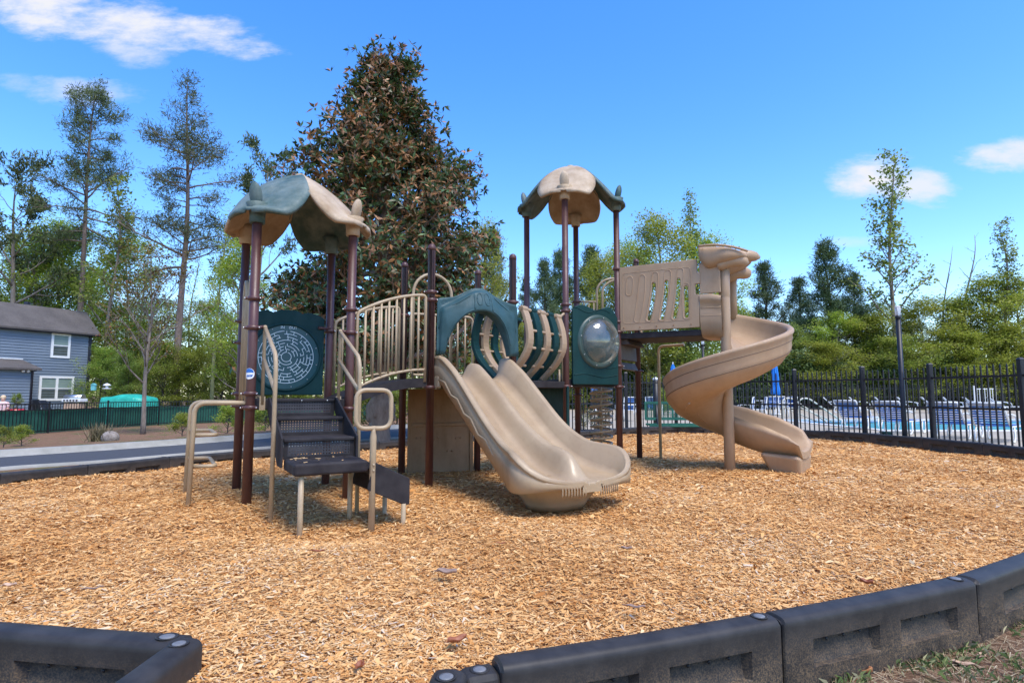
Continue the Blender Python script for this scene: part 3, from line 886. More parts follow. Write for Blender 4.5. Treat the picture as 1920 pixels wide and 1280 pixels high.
def sec(x):
    """closed cross-section at run x: list of (lateral, height)"""
    W = widf(x); zb = interp(bedk, x); hw = max(.012, interp(wallk, x)); hh = max(.0, interp(humpk, x))
    rr = min(.032, W * .30)
    out = []
    def inner(w):       # height of the sliding surface at lateral w (|w| <= W - rr)
        a = abs(w)
        k = hh * math.exp(-(a / .095) ** 2.8)
        bw = min(.155, W * .5); s = max(0, (a - (W - rr - bw)) / bw)
        return zb + k + (hw - rr) * (s ** 2.2) * 1.0
    left = []
    zt = zb + hw
    skirt = zb - interp([(0, .02), (.3, .06), (1.0, .09), (1.5, .10), (1.8, .085), (2.09, .05)], x)
    # outside of the left wall, from its foot up to the rounded rim
    left += [(-W - .012, skirt), (-W - .014, zt - .16 * hw / .25 - .035), (-W - .022, zt - .10 * hw / .25 - .02), (-W - .006, zt - .085 * hw / .25 - .015), (-W - .012, zt - rr - .004)]
    for k in range(7):
        a = math.pi - math.pi * k / 6
        left.append((-W + rr * .6 + rr * 1.25 * math.cos(a), zt - rr + rr * math.sin(a)))
    m = 34; w0 = W - rr * .6 - rr * 1.25 - .012
    midp = [(-w0 + 2 * w0 * k / m, None) for k in range(m + 1)]
    midp = [(w, min(inner(w), zt - rr * .6) if abs(w) < w0 * .999 else zt - rr * 1.2) for w, _ in midp]
    right = [(-w, z) for w, z in reversed(left)]
    loop = left + midp + right
    # underside
    ub = [(W - .05, skirt + .01), (0.0, zb - .035), (-W + .05, skirt + .01)]
    return loop + ub
xs = [-.06, -.03] + [k * .05 for k in range(0, 41)] + [2.02, 2.04, 2.06, 2.08, 2.095, 2.11, 2.12, 2.13, 2.138, 2.144, 2.148, 2.151, 2.153, 2.1542]
secs = [sec(x) for x in xs]
for dx, k in ((.002, .85), (.003, .5), (.004, .15)):
    xs.append(2.1542 + dx * .3); secs.append([(w * (1 - .012 * (1 - k)), .212 + (z - .212) * k) for w, z in secs[len(xs) - 2] if True] if False else [(w * (.988 + .012 * k), .212 + (z - .212) * k) for w, z in sec(2.1542)])
sl = MB(); NS = len(secs[0])
def slidef(i, j):
    w, z = secs[i][j]; x = xs[i]
    # front edge is a soft bow: corners pulled back
    fx = x
    if x > 2.02: z -= (x - 2.02) ** 2 * 2.4
    return SO + SA * fx + SL * w + Z3 * z
sl.grid(slidef, len(xs), NS, True, True)
sl.add([slidef(0, j) for j in range(NS)], [tuple(range(NS))], False)
sl.add([slidef(len(xs) - 1, j) for j in range(NS)], [tuple(reversed(range(NS)))], False)
def ribmat():
    m, nt, b = mat('ribbed_beige_plastic')
    v = coords(nt)
    c1 = ramp(nt, noise(nt, v, 2.4, 6, .6), [(.35, (.345, .238, .134)), (.65, (.402, .290, .170))])
    mx = nt.nodes.new('ShaderNodeMixRGB'); mx.blend_type = 'MULTIPLY'; mx.inputs[0].default_value = .16
    nt.links.new(c1, mx.inputs[1]); nt.links.new(ramp(nt, noise(nt, v, 17, 7, .72), [(.36, (.60, .55, .48)), (.50, (1, 1, 1))]), mx.inputs[2])
    nt.links.new(mx.outputs[0], b.inputs['Base Color'])
    nt.links.new(ramp(nt, noise(nt, v, 6, 6, .65), [(.35, (.30, .30, .30)), (.65, (.52, .52, .52))]), b.inputs['Roughness'])
    bump(nt, b, noise(nt, v, 240), .1, .001)
    return m
M['slide'] = ribmat()
slide = sl.build('double_slide', M['slide'], PS)
ribs = MB()
for s in (-1, 1):
    for k in range(11):
        w = s * (.155 + .0155 * k)
        pts = []
        for x in [.12 + .045 * i for i in range(30)]:
            sc_ = sec(x); W = widf(x); zb = interp(bedk, x)
            pts.append(SO + SA * x + SL * w + Z3 * (zb + max(.0, interp(humpk, x)) * math.exp(-(abs(w) / .085) ** 2.6) - .0012))
        ribs.tube(pts, .0035, 5)
ribs.build('rib', M['slide'], slide)
# moulded grips on the front lip
for (l0, l1) in ((-.30, -.07), (.10, .31)):
    for k in range(9):
        w = l0 + (l1 - l0) * k / 8
        pts = []
        xe = 1.84 + .315 * max(0, 1 - (abs(w) / .63) ** 2.5) ** .4
        for q, z in ((-.022, .282), (-.010, .278), (.0, .262), (.004, .235), (.003, .205), (-.002, .182)):
            pts.append(SO + SA * (xe + q - .005) + SL * w + Z3 * (z - .006 - 2.0 * max(0, xe - 2.02) ** 2))
        MB().tube(pts, .0062, 8).build('grip', M['slide'], slide)
# rounded apron under the front lip
ap = MB()
def apf(i, j):
    a = math.pi * (i / 30); kx = [1.0, .97, .90, .80, .72, .66][j]; kz = [.215, .175, .135, .09, .045, -.01][j]
    c, s_ = math.cos(a), math.sin(a); e = 2.6
    lx = -.42 * math.copysign(abs(c) ** (2 / e), c) * kx - .06; fx = 1.64 + .42 * abs(s_) ** (2 / e) * kx
    return SO + SA * fx + SL * lx + Z3 * kz
ap.grid(apf, 31, 6)
ap.build('front_apron', M['slide'], slide, solid=.02, soff=-1)
for q_ in (-.18, .18): MB().tube([SO + SA * 1.6 + SL * q_ + Z3 * -.2, SO + SA * 1.6 + SL * q_ + Z3 * .25], .02, 10).build('foot', M['black_metal'], slide)
for k in range(46):
    x, w = random.uniform(1.72, 2.0), random.uniform(-.42, -.12); a = random.uniform(0, 3.14); L, q = random.uniform(.006, .016), random.uniform(.002, .0045)
    c = SO + SA * x + SL * w + Z3 * (interp(bedk, x) + .006); e = V3((math.cos(a), math.sin(a), 0)) * L; g = V3((-math.sin(a), math.cos(a), 0)) * q
    LITTER.add([c - e - g, c + e - g, c + e + g + Z3 * .003, c - e + g + Z3 * .002], [(0, 1, 2, 3)])
tag(LITTER.build('leaf_litter', mottled('litter', (.34, .20, .09), (.52, .36, .18), .8, 30), fix=False), kind='stuff')
# moulded side strap and end caps at the top
for s in (-1, 1):
    MB().box(SO + SA * .03 + SL * (s * .455) + Z3 * 1.24, (.10, .035, .36), Matrix.Rotation(math.atan2(SA.y, SA.x), 3, 'Z')).build('slide_shoulder', M['slide'], slide, bevel=.015, bseg=3)
    MB().tube([SO + SA * (.10 + .15 * k) + SL * (s * .478) + Z3 * (interp(bedk, .10 + .15 * k) + (.05 if k % 2 else .0)) for k in range(12)], .011, 8).build('side_moulding', M['slide'], slide)
MB().box(SO + SA * .02 - SL * .46 + Z3 * 1.13, (.12, .04, .14), Matrix.Rotation(math.atan2(SA.y, SA.x), 3, 'Z')).build('mounting_ear', M['slide'], slide, bevel=.02, bseg=3)

# ------------------------------------------------------------ bubble panel on the right tower
dQ = (Q4 - Q1); lq = dQ.length; dQ.normalize(); nQ = V3((dQ.y, -dQ.x, 0))
def qb(t, z, o=0.0): return Q1 + dQ * t + Z3 * z + nQ * o
ol = [(.075, 1.125), (lq - .055, 1.125)]
for k in range(41):
    t = 1 - k / 40; x = .075 + (lq - .13) * t
    z = 2.215 + .03 * math.cos((t - .22) * 11) - .10 * max(0, (t - .80) / .2) ** 2 - .03 * max(0, (.06 - t) / .06) ** 2
    ol.append((x, z))
bpan = MB().prism([qb(x, z, .02) for x, z in ol], nQ * .04).build('bubble_panel', M['teal'], PS, bevel=.012, bseg=3)
bcx, bcz, brad = .075 + (lq - .13) * .56, 1.735, .325
def qc(a, r, o): return qb(bcx + r * math.sin(a), bcz + r * math.cos(a), o)
fl = MB()
prof = [(.30, .060), (.315, .083), (.352, .086), (.372, .080), (.385, .060)]
fl.grid(lambda i, j: qc(2 * math.pi * j / 64, *prof[i]), len(prof), 64, True, True)
fl.build('bubble_flange', mottled('green_grey_flange', (.03, .06, .05), (.06, .09, .075), .4, 4), bpan)
def bubble_mat():
    m, nt, b = mat('clear_dome_plastic')
    out = nt.nodes['Material Output']
    tr = nt.nodes.new('ShaderNodeBsdfTransparent'); tr.inputs[0].default_value = (.93, .94, .92, 1)
    gl = nt.nodes.new('ShaderNodeBsdfGlossy'); gl.inputs['Roughness'].default_value = .07; gl.inputs[0].default_value = (.9, .9, .9, 1)
    df = nt.nodes.new('ShaderNodeBsdfDiffuse'); df.inputs[0].default_value = (.62, .60, .54, 1)
    lw_ = nt.nodes.new('ShaderNodeLayerWeight'); lw_.inputs[0].default_value = .35
    m1 = nt.nodes.new('ShaderNodeMixShader'); m2 = nt.nodes.new('ShaderNodeMixShader')
    v = coords(nt)
    dirt = ramp(nt, noise(nt, v, 5, 6, .65), [(.4, (.06, .06, .06)), (.72, (.24, .24, .24))])
    nt.links.new(dirt, m1.inputs[0]); nt.links.new(tr.outputs[0], m1.inputs[1]); nt.links.new(df.outputs[0], m1.inputs[2])
    mp_ = nt.nodes.new('ShaderNodeMapRange'); mp_.inputs['To Min'].default_value = .05; mp_.inputs['To Max'].default_value = .32
    nt.links.new(lw_.outputs['Facing'], mp_.inputs[0])
    nt.links.new(mp_.outputs[0], m2.inputs[0]); nt.links.new(m1.outputs[0], m2.inputs[1]); nt.links.new(gl.outputs[0], m2.inputs[2])
    nt.links.new(m2.outputs[0], out.inputs['Surface'])
    return m
dm = MB()
dm.grid(lambda i, j: qc(2 * math.pi * j / 48, .325 * math.cos(math.pi / 2 * i / 14) + .001, .084 + .20 * math.sin(math.pi / 2 * i / 14)), 15, 48, True, True)
dm.build('clear_bubble', bubble_mat(), bpan)
for k in range(8): MB().ball(qc(2 * math.pi * k / 8 + .2, .345, .087), .008, 8, 5).build('screw', M['steel'], bpan)
MB().tube([qb(.09 + (lq - .17) * k / 30, 1.255 + .022 * math.sin(k / 30 * 7.0), .061) for k in range(31)], .007, 6).build('raised_wave', M['teal'], bpan)
MB().tube([qb(.09 + (lq - .3) * k / 30, 2.17 + .03 * math.cos(k / 30 * 8.0), .061) for k in range(31)], .006, 6).build('raised_wave', M['teal'], bpan)
MB().tube([qb(lq - .30 + .22 * k / 12, 1.36 + .03 * (k / 12) ** 2, .061) for k in range(13)], .006, 6).build('raised_wave', M['teal'], bpan)

# ------------------------------------------------------------ panels of the upper triangular deck and spiral entry
def spanel(o_e, name):
    P0 = Q4 + E_ * o_e
    def f(l, z, o=0.0): return P0 + W_ * l + Z3 * z - E_ * o
    return f
def slotted(f):
    """panel with six slanted slots, four of them cut through"""
    L0, L1, Z0, Z1 = .05, 1.17, 1.915, 2.84
    th = .045
    bm = bmesh.new()
    mb = MB()
    slots = [(.21, 2.66, 2.46, .15, False), (.38, 2.68, 2.06, .30, False), (.56, 2.68, 2.06, .52, True), (.73, 2.68, 2.06, .71, True), (.90, 2.69, 2.06, .89, True), (1.02, 2.48, 2.06, 1.02, True)]
    return L0, L1, Z0, Z1, th, slots
f = spanel(0.0, 'front')
L0, L1, Z0, Z1 = .05, 1.17, 1.915, 2.85
cu = bpy.data.curves.new('entry_side_panel', 'CURVE'); cu.dimensions = '2D'; cu.fill_mode = 'BOTH'; cu.extrude = .02; cu.bevel_depth = .006; cu.bevel_resolution = 2
def spline(pts):
    s = cu.splines.new('POLY'); s.points.add(len(pts) - 1); s.use_cyclic_u = True
    for i, (x, y) in enumerate(pts): s.points[i].co = (x, y, 0, 1)
spline([(L0, Z0), (L1, Z0), (L1, 2.36), (L1 - .05, 2.36), (L1 - .05, 2.52), (L1 + .02, 2.52), (L1 + .02, 2.66), (L1 - .02, 2.66), (L1 - .02, Z1), (L0, Z1)])
def slot_outline(xa, za, xb, zb, r, bow=.03, n=8):
    out = []
    def c(t): return (xa + (xb - xa) * t ** 1.6, za + (zb - za) * t)
    L = []; Rr = []
    for k in range(n + 1):
        t = k / n; x, z = c(t); w = r * (1.0 + .12 * math.sin(math.pi * t))
        L.append((x - w, z)); Rr.append((x + w, z))
    capb = [(xb + r * math.cos(a), zb + r * math.sin(a)) for a in [math.pi + math.pi * k / 8 for k in range(9)]]
    capt = [(xa + r * math.cos(a), za + r * math.sin(a)) for a in [math.pi * k / 8 for k in range(9)]]
    return L + capb[1:-1] + list(reversed(Rr)) + capt[1:-1]
SL_ = [(.55, 2.56, .47, 2.07, True), (.73, 2.575, .655, 2.07, True), (.90, 2.59, .835, 2.07, True), (1.00, 2.47, 1.00, 2.075, True)]
for xa, za, xb, zb, _ in SL_: spline(slot_outline(xa, za, xb, zb, .034))
to = bpy.data.objects.new('tmp', cu); COL.objects.link(to)
me = bpy.data.meshes.new_from_object(to.evaluated_get(bpy.context.evaluated_depsgraph_get())); bpy.data.objects.remove(to)
def place_panel(me, P0, xdir, name, parent, material):
    x = V3(xdir); y = Z3; z = x.cross(y)
    me.transform(Matrix(((x.x, y.x, z.x, P0.x), (x.y, y.y, z.y, P0.y), (x.z, y.z, z.z, P0.z), (0, 0, 0, 1))))
    me.materials.clear(); me.materials.append(material); me.name = name
    o = bpy.data.objects.new(name, me); COL.objects.link(o); attach(o, parent); return o
pf = place_panel(me, Q4 - E_ * .0, W_, 'entry_side_panel', PS, M['spiral'])
def pb3(l, z): return Q5 + W_ * l + Z3 * z - E_ * .01
MB().tube(fillet_closed([pb3(.06, 1.95), pb3(1.16, 1.95), pb3(1.16, 2.84), pb3(.06, 2.84)], .05), .024, 12, closed=True).build('entry_rail', M['spiral'], PS)
dt = MB()
def pf3(l, z, o=.027): return Q4 + W_ * l + Z3 * z - E_ * o
for (xa, za, xb, zb) in ((.20, 2.66, .185, 2.47), (.385, 2.67, .30, 2.07), (.575, 2.69, .47, 2.07), (.755, 2.70, .655, 2.07), (.93, 2.71, .835, 2.07), (1.0, 2.49, 1.0, 2.075)):
    o_ = slot_outline(xa, za, xb, zb, .046)
    dt.tube([pf3(x, z, .026) for x, z in o_], .006, 6, closed=True)
fo = [(L0 + .04, Z0 + .10), (L1 - .10, Z0 + .10), (L1 - .10, Z1 - .09), (L0 + .04, Z1 - .09)]
dt.tube(fillet_closed([pf3(x, z, .026) for x, z in fo], .06), .004, 6, closed=True)
dt.build('moulded_outline', M['spiral'], pf)
for k in range(5): MB().ball(pf3(.10 + .24 * k, 1.955, .028), .011, 8, 5).build('bolt', M['panel_brown'], pf)
# entry block of the spiral slide
eb = MB()
ebp = [(1.18, 1.98), (1.38, 1.98), (1.44, 2.0), (1.44, 2.70), (1.19, 2.75)]
entry = empty('spiral_slide', tuple(Q4 + W_ * 1.5), 0, parent=PS)
eb.prism([pf3(l, z, .012) for l, z in [(1.185, 2.37), (1.46, 2.37), (1.46, 2.74), (1.185, 2.80)]], E_ * .03)
eb.build('entry_cheek', M['spiral'], entry, bevel=.008)
eb = MB()
def ebf(i, j):
    l = 1.185 + .28 * i / 6
    prof = [(-.02, 2.36), (-.045, 2.34), (-.045, 2.27), (-.02, 2.25), (-.028, 2.12), (-.03, 2.0), (-.015, 1.90), (.03, 1.82), (.10, 1.78), (.25, 1.77), (.5, 1.775), (.75, 1.78), (.88, 1.82), (.93, 1.95), (.94, 2.36), (.91, 2.36), (.90, 2.0), (.86, 1.90), (.7, 1.875), (.3, 1.875), (.06, 1.90), (.02, 2.0), (.005, 2.36)]
    e, z = prof[j]; return Q4 + W_ * l + E_ * e + Z3 * (z - .012 * max(0, i - 3))
eb.grid(ebf, 7, 23, True, True)
eb.build('entry_trough', M['spiral'], entry)
for z in (2.17, 2.06): MB().tube([Q4 + W_ * (1.19 + .27 * k / 4) - E_ * .0265 + Z3 * z for k in range(5)], .006, 6).build('moulded_seam', M['spiral'], entry)
# centre pole
CP_ = V3((2.915, 7.985, 0))
MB().lathe([(.070, -.3), (.070, .9), (.066, 1.7), (.072, 2.30), (.070, 2.32), (.074, 2.33), (.078, 2.76)], CP_, 24).build('centre_pole', M['spiral'], entry)
bk = CP_ + E_ * .80 - W_ * .02
MB().lathe([(.068, 2.10), (.066, 2.5), (.075, 2.72), (.10, 2.86)], bk, 18).build('back_column', M['spiral'], entry)
# chute
def frame(phi):
    c, s = math.cos(phi), math.sin(phi)
    rad = E_ * c + W_ * s; head = W_ * c - E_ * s
    return rad, head
OUT = .83
def prof_chute(k):
    """closed section in (rho, height over the bed); k scales the inner lip"""
    p = [(.055, .115), (.09, .105), (.14, .055), (.22, .012), (.36, -.005), (.5, .0), (.62, .04), (.70, .13), (.745, .25), (.755, .335), (.765, .375), (.79, .392), (.825, .392), (.845, .372), (.845, .345), (.825, .32), (.822, .25), (.81, .22), (.812, .16), (.79, .09), (.76, .06), (.70, -.02), (.58, -.075), (.42, -.09), (.25, -.08), (.12, -.03), (.055, .02)]
    return p
def bedz(phi):
    d = math.degrees(phi)
    return interp([(-25, 1.86), (0, 1.79), (45, 1.62), (90, 1.45), (180, 1.10), (270, .755), (330, .53), (360, .43), (380, .37)], d)
st_ = []
for k in range(0, 73):
    ph = R(-14 + 384 * k / 72); rad, head = frame(ph); z = bedz(ph)
    st_.append((CP_, rad, z, 1.0))
# straight exit
radE, headE = frame(R(370))
for k in range(1, 15):
    d = .85 * k / 14
    z = interp([(0, .402), (.2, .335), (.4, .285), (.6, .262), (.75, .258), (.85, .25)], d)
    st_.append((CP_ + headE * d, radE, z, 1 - .0 * d))
pr = prof_chute(1)
def chutef(i, j):
    c, rad, z, k = st_[i]; rho, h = pr[j]
    ex = max(0, i - 72) / 14
    if rho < .24 and h > -.05: h = h + .20 * min(1, max(0, i - 58) / 15) ** 1.5 * ((.24 - rho) / .19)
    if ex > 0:
        # the exit becomes a symmetrical trough whose walls fall toward the end
        mid, hw = .45, .37
        q = (rho - mid)
        hw_in = .30 if rho < .2 else .0
        if h > .02: h *= (1 - .55 * max(0, (ex - .45) / .55) ** 1.3)
        if ex > .86: h = min(h, .10 + .5 * (1 - ex)) 
    elif i > 56:
        g = (i - 56) / 16.0
        if rho < .24 and h > -.05: h = h + .0 * g
    return c + rad * rho + Z3 * (z + h)
ch = MB(); ch.grid(chutef, len(st_), len(pr), True, True)
NP = len(pr)
ch.add([chutef(0, j) for j in range(NP)], [tuple(range(NP))], False)
ch.add([chutef(len(st_) - 1, j) for j in range(NP)], [tuple(reversed(range(NP)))], False)
chute = ch.build('chute', M['spiral'], entry)
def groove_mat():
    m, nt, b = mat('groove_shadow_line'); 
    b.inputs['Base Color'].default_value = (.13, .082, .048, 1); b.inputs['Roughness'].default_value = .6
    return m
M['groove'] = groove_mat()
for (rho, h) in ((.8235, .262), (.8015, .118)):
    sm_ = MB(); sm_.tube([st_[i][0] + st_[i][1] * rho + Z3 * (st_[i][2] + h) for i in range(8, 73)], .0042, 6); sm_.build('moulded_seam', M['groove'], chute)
for base_i, rh0 in ((44, .62), (50, .40)):
    rb = MB()
    rb.tube([st_[base_i + k][0] + st_[base_i + k][1] * (rh0 - .012 * k) + Z3 * (st_[base_i + k][2] - .078 + .012 * (rh0 - .4) / .2) for k in range(0, 9)], .013, 8)
    rb.build('stiffening_rib', M['spiral'], chute)
# foot of the exit
fe = MB()
c0 = CP_ + headE * .58
fe.hexa([c0 + radE * .22 + headE * -.10 + Z3 * -.1, c0 + radE * .22 + headE * .24 + Z3 * -.1, c0 + radE * .72 + headE * .24 + Z3 * -.1, c0 + radE * .72 + headE * -.10 + Z3 * -.1],
        [c0 + radE * .10 + headE * -.24 + Z3 * .23, c0 + radE * .10 + headE * .26 + Z3 * .20, c0 + radE * .80 + headE * .26 + Z3 * .20, c0 + radE * .80 + headE * -.24 + Z3 * .23])
fe.build('exit_foot', M['spiral'], chute, bevel=.055, bseg=5)
# canopy hood over the entry: a fat visor with two rolled lobes
hv = MB()
def hvf(i, j):
    t = i / 22; l = 1.20 + .60 * t
    a = 2 * math.pi * j / 28
    ce = .40; he = .52 * (1.0 if t < .45 else math.sqrt(max(.0, 1 - ((t - .45) / .57) ** 2.2)) * .92 + .08)
    if t < .06: he *= .97
    zt = 3.03 - .14 * t ** 2.2; zb = 2.66 + .15 * (max(0, .22 - t) / .22) ** 2 + .20 * max(0, (t - .22) / .78) ** 1.3
    zc, hz = (zt + zb) / 2, (zt - zb) / 2
    x, z = math.cos(a), math.sin(a)
    e = 5.0 if z > 0 else 2.8
    sx = math.copysign(abs(x) ** (2 / e), x); sz = math.copysign(abs(z) ** (2 / e), z)
    return Q4 + W_ * l + E_ * (ce + he * sx) + Z3 * (zc + hz * sz)
hv.grid(hvf, 23, 28, True, True)
hv.add([hvf(0, j) for j in range(28)], [tuple(range(28))], False)
hv.add([hvf(22, j) for j in range(28)], [tuple(reversed(range(28)))], False)
hvo = hv.build('entry_visor', M['spiral'], entry)
for e0, zz, rr, ln in ((.02, 2.74, .085, .36), (.14, 2.82, .08, .50), (.72, 2.70, .09, .30)):
    p0 = Q4 + E_ * e0 + W_ * 1.42
    pts = [p0 + W_ * (ln * t) + E_ * (.26 * t * t) + Z3 * (zz + .12 * math.sin(t * 2.2) * .6) for t in [k / 10 for k in range(11)]]
    MB().tube(pts, [rr * (1 if k < 8 else math.sqrt(max(.02, 1 - ((k - 7.5) / 2.6) ** 2))) for k in range(11)], 16).build('rolled_lobe', M['spiral'], hvo)
hr = MB(); hr.tube([Q4 + W_ * (1.205 + .60 * t) + E_ * (-.14 - .03 * math.sin(t * 3) + .22 * t ** 3) + Z3 * (3.005 - .09 * t ** 2) for t in [k / 14 for k in range(15)]], .017, 8)
hr.build('visor_rim', M['spiral'], hvo)
# brace post under the entry deck
bq = gz(1239, 857, 0)
MB().tube(fillet([bq + Z3 * -.3, up(bq, 1.755), up(bq + W_ * .42 - E_ * .05, 1.765)], .09, 6), .023, 14).build('support_post', M['tan_metal'], PS)
# steps between the right deck and the upper deck
for (z, k) in ((1.62, .0), (1.40, .0)):
    pass
mid = (Q4 + Q5) / 2
stp = empty('upper_steps', tuple(mid), 0, parent=PS)
a_ = Q4 + E_ * .06; b_ = Q4 + E_ * .80
for z0, z1, o0, o1 in ((1.72, 1.80, .10, .16), (1.50, 1.72, .02, .03), (1.36, 1.47, .0, .05)):
    MB().hexa([up(a_ - W_ * .05, z0), up(a_ + W_ * o1, z0), up(b_ + W_ * o1, z0), up(b_ - W_ * .05, z0)], [up(a_ - W_ * .05, z1), up(a_ + W_ * o0, z1), up(b_ + W_ * o0, z1), up(b_ - W_ * .05, z1)]).build('step', mottled('worn_brown_vinyl', (.06, .045, .038), (.10, .078, .066), .6, 6, 150, .3), stp, bevel=.006)
# hoop barrier on the far edge of the upper deck
d35 = (Q5 - Q3).normalized()
h35 = empty('hoop_barrier', tuple((Q3 + Q5) / 2), 0, parent=PS)
def hp(t, z): return up(Q3 + d35 * t, z)
MB().tube([hp(.06, 2.48), hp(.32, 2.48)], .016, 10).build('top_rail', M['tan_metal'], h35)
for t in (.12, .20, .28): MB().tube([hp(t, 1.88), hp(t, 2.48)], .010, 8).build('baluster', M['tan_metal'], h35)
for t0, t1, zt in ((.33, .86, 2.86), (.42, .95, 2.84)):
    MB().tube([hp(t0, 1.88)] + [hp(t0 + (t1 - t0) * (.5 - .5 * math.cos(a)), zt - .22 + .22 * math.sin(a)) for a in [math.pi * k / 14 for k in range(15)]] + [hp(t1, 1.88)], .019, 12).build('hoop_rail', M['tan_metal'], h35)
# spiral spring climber
sc0 = at(1127, 760, 9.35); sc0.z = 0
cl_ = empty('coil_climber', tuple(sc0), 0, parent=PS)
MB().tube([sc0 + Z3 * -.3, sc0 + Z3 * 1.9], .019, 12).build('climber_pole', M['tan_metal'], cl_)
cpts = []
for k in range(0, 24 * 17 + 1):
    a = 2 * math.pi * k / 24; cpts.append(sc0 + V3((.165 * math.cos(a), .165 * math.sin(a), .02 + .104 * k / 24)))
MB().tube(cpts, .019, 8).build('coil', M['tan_metal'], cl_)
# ================================================================== SITE
def lerp_tab(tab, y):
    return float(np.interp(y, [a for a, _ in tab], [b for _, b in tab]))
XN = [(0, -12), (6, -10), (9.4, -8.2), (10.1, -7.45), (11.4, -6.65), (13.1, -5.46), (15.3, -3.7), (17, -1.5), (19, 2), (21, 7), (24, 16)]
XF = [(0, -14), (6, -11.7), (10.75, -9.36), (12.1, -8.33), (13.4, -7.5), (15.3, -6.4), (17.5, -5.2), (20.3, -3.2), (22, 0), (24, 5), (27, 16)]
def smooth01(t): t = min(1, max(0, t)); return t * t * (3 - 2 * t)
def ground_z(x, y):
    if y > 0 and x < 12:
        s = lerp_tab(XF, y) - x
        if y > 24: s = max(s, (y - 24) * .8)
        if s > 0: return -.035 - .42 * smooth01((s - .3) / 8.0) if s > .3 else -.17
    return -.17
gx = np.concatenate([np.linspace(-260, -40, 12), np.linspace(-36, 20, 95), np.linspace(24, 260, 14)])
gy = np.concatenate([np.linspace(-60, -4, 6), np.linspace(-2, 46, 82), np.linspace(52, 320, 14)])
def ground_mat():
    m, nt, b = mat('ground_cover')
    v = coords(nt, 'Object')
    n1 = noise(nt, v, 1.1, 8, .65); n2 = noise(nt, v, 38, 6, .7); n3 = noise(nt, v, .35, 4, .5)
    straw = ramp(nt, n2, [(.28, (.085, .046, .028)), (.5, (.225, .128, .075)), (.72, (.36, .235, .15))])
    grass = ramp(nt, n2, [(.3, (.05, .06, .018)), (.6, (.17, .17, .065)), (.8, (.32, .27, .15))])
    mx = nd(nt, 'ShaderNodeMixRGB'); f = ramp(nt, n1, [(.53, (0, 0, 0)), (.62, (1, 1, 1))])
    nt.links.new(f, mx.inputs[0]); nt.links.new(straw, mx.inputs[1]); nt.links.new(grass, mx.inputs[2])
    nt.links.new(mx.outputs[0], b.inputs['Base Color']); b.inputs['Roughness'].default_value = .95
    b.inputs['Specular IOR Level'].default_value = .1
    bump(nt, b, n2, 1.0, .03)
    return m
g = MB(); g.grid(lambda i, j: (gx[i], gy[j], ground_z(gx[i], gy[j])), len(gx), len(gy))
tag(g.build('ground', ground_mat()), kind='structure')

# ---- road, kerbs
def strip(name, left, right, z, material, n=80, y0=1.0, y1=23.5, kind='structure'):
    mb = MB()
    def f(i, j):
        y = y0 + (y1 - y0) * i / n
        return (left(y) if j == 0 else right(y), y, z if not callable(z) else z(j))
    mb.grid(f, n + 1, 2); return tag(mb.build(name, material), kind=kind)
def asphalt():
    m, nt, b = mat('asphalt'); v = coords(nt)
    n2 = noise(nt, v, 160, 4, .7); n1 = noise(nt, v, 1.2, 5)
    nt.links.new(ramp(nt, n2, [(.3, (.038, .038, .041)), (.7, (.068, .068, .072))]), b.inputs['Base Color'])
    b.inputs['Roughness'].default_value = .85; bump(nt, b, n2, .5, .004); return m
strip('road', lambda y: lerp_tab(XF, y) + .05, lambda y: lerp_tab(XN, y) + .40, -.135, asphalt())
M['concrete'] = mottled('concrete', (.25, .24, .205), (.35, .335, .295), .85, 2.5, 90, .4, .003, .2)
kb = MB()
def kerbf(i, j):
    y = 1.0 + 22.5 * i / 90
    prof = [(-.22, -.17), (-.20, -.022), (-.05, -.022), (.0, -.03), (.04, -.105), (.20, -.128), (.22, -.17)]
    o, z = prof[j]; return (lerp_tab(XF, y) + o * 1.0, y, z)
kb.grid(kerbf, 91, 7); k1 = tag(kb.build('kerb', M['concrete']), kind='structure')
kb = MB()
def kerbn(i, j):
    y = 1.0 + 20.5 * i / 90
    prof = [(.28, -.14), (.30, -.124), (.40, -.122), (.41, -.17)]
    o, z = prof[j]; return (lerp_tab(XN, y) + o * 1.3, y, z)
kb.grid(kerbn, 91, 4); tag(kb.build('kerb', M['concrete']), kind='structure')

# ---- mulch bed
LOOP = [(-1.2, 2.13), (-1.98, 2.27), (-3.1, 2.5), (-4.25, 2.9), (-5.2, 3.6), (-5.85, 4.6), (-6.05, 5.6), (-5.72, 6.65), (-5.32, 7.45), (-4.85, 8.4), (-4.1, 9.35), (-3.3, 10.15), (-2.5, 11.05), (-1.7, 11.95), (-.75, 12.6), (.35, 12.9), (1.45, 13.35), (2.3, 14.2), (3.3, 15.0), (4.45, 15.5), (5.6, 15.1), (6.45, 14.3), (7.04, 13.3), (7.44, 12.3), (7.75, 11.16), (7.9, 9.93), (7.85, 8.75), (7.4, 7.65), (6.75, 6.65), (5.95, 5.75), (5.05, 4.95), (4.1, 4.2), (3.13, 3.46), (2.13, 2.797), (1.025, 2.356), (-.105, 1.934)]
def _g(px, py): p = gz(px, py, .118); return (p.x, p.y)
LOOP[0] = _g(350, 1197); LOOP[1] = _g(-260, 1150); LOOP[2] = (-3.1, 2.75); LOOP[3] = (-4.25, 3.1); LOOP[4] = (-5.2, 3.8); LOOP[-1] = _g(898, 1243); LOOP[-2] = _g(1447, 1152); LOOP[-3] = _g(1808, 1082); LOOP[-4] = _g(2075, 985)
LP = np.array(LOOP + [(LOOP[-1][0] - .2, .2), (LOOP[0][0] - .05, .2)])
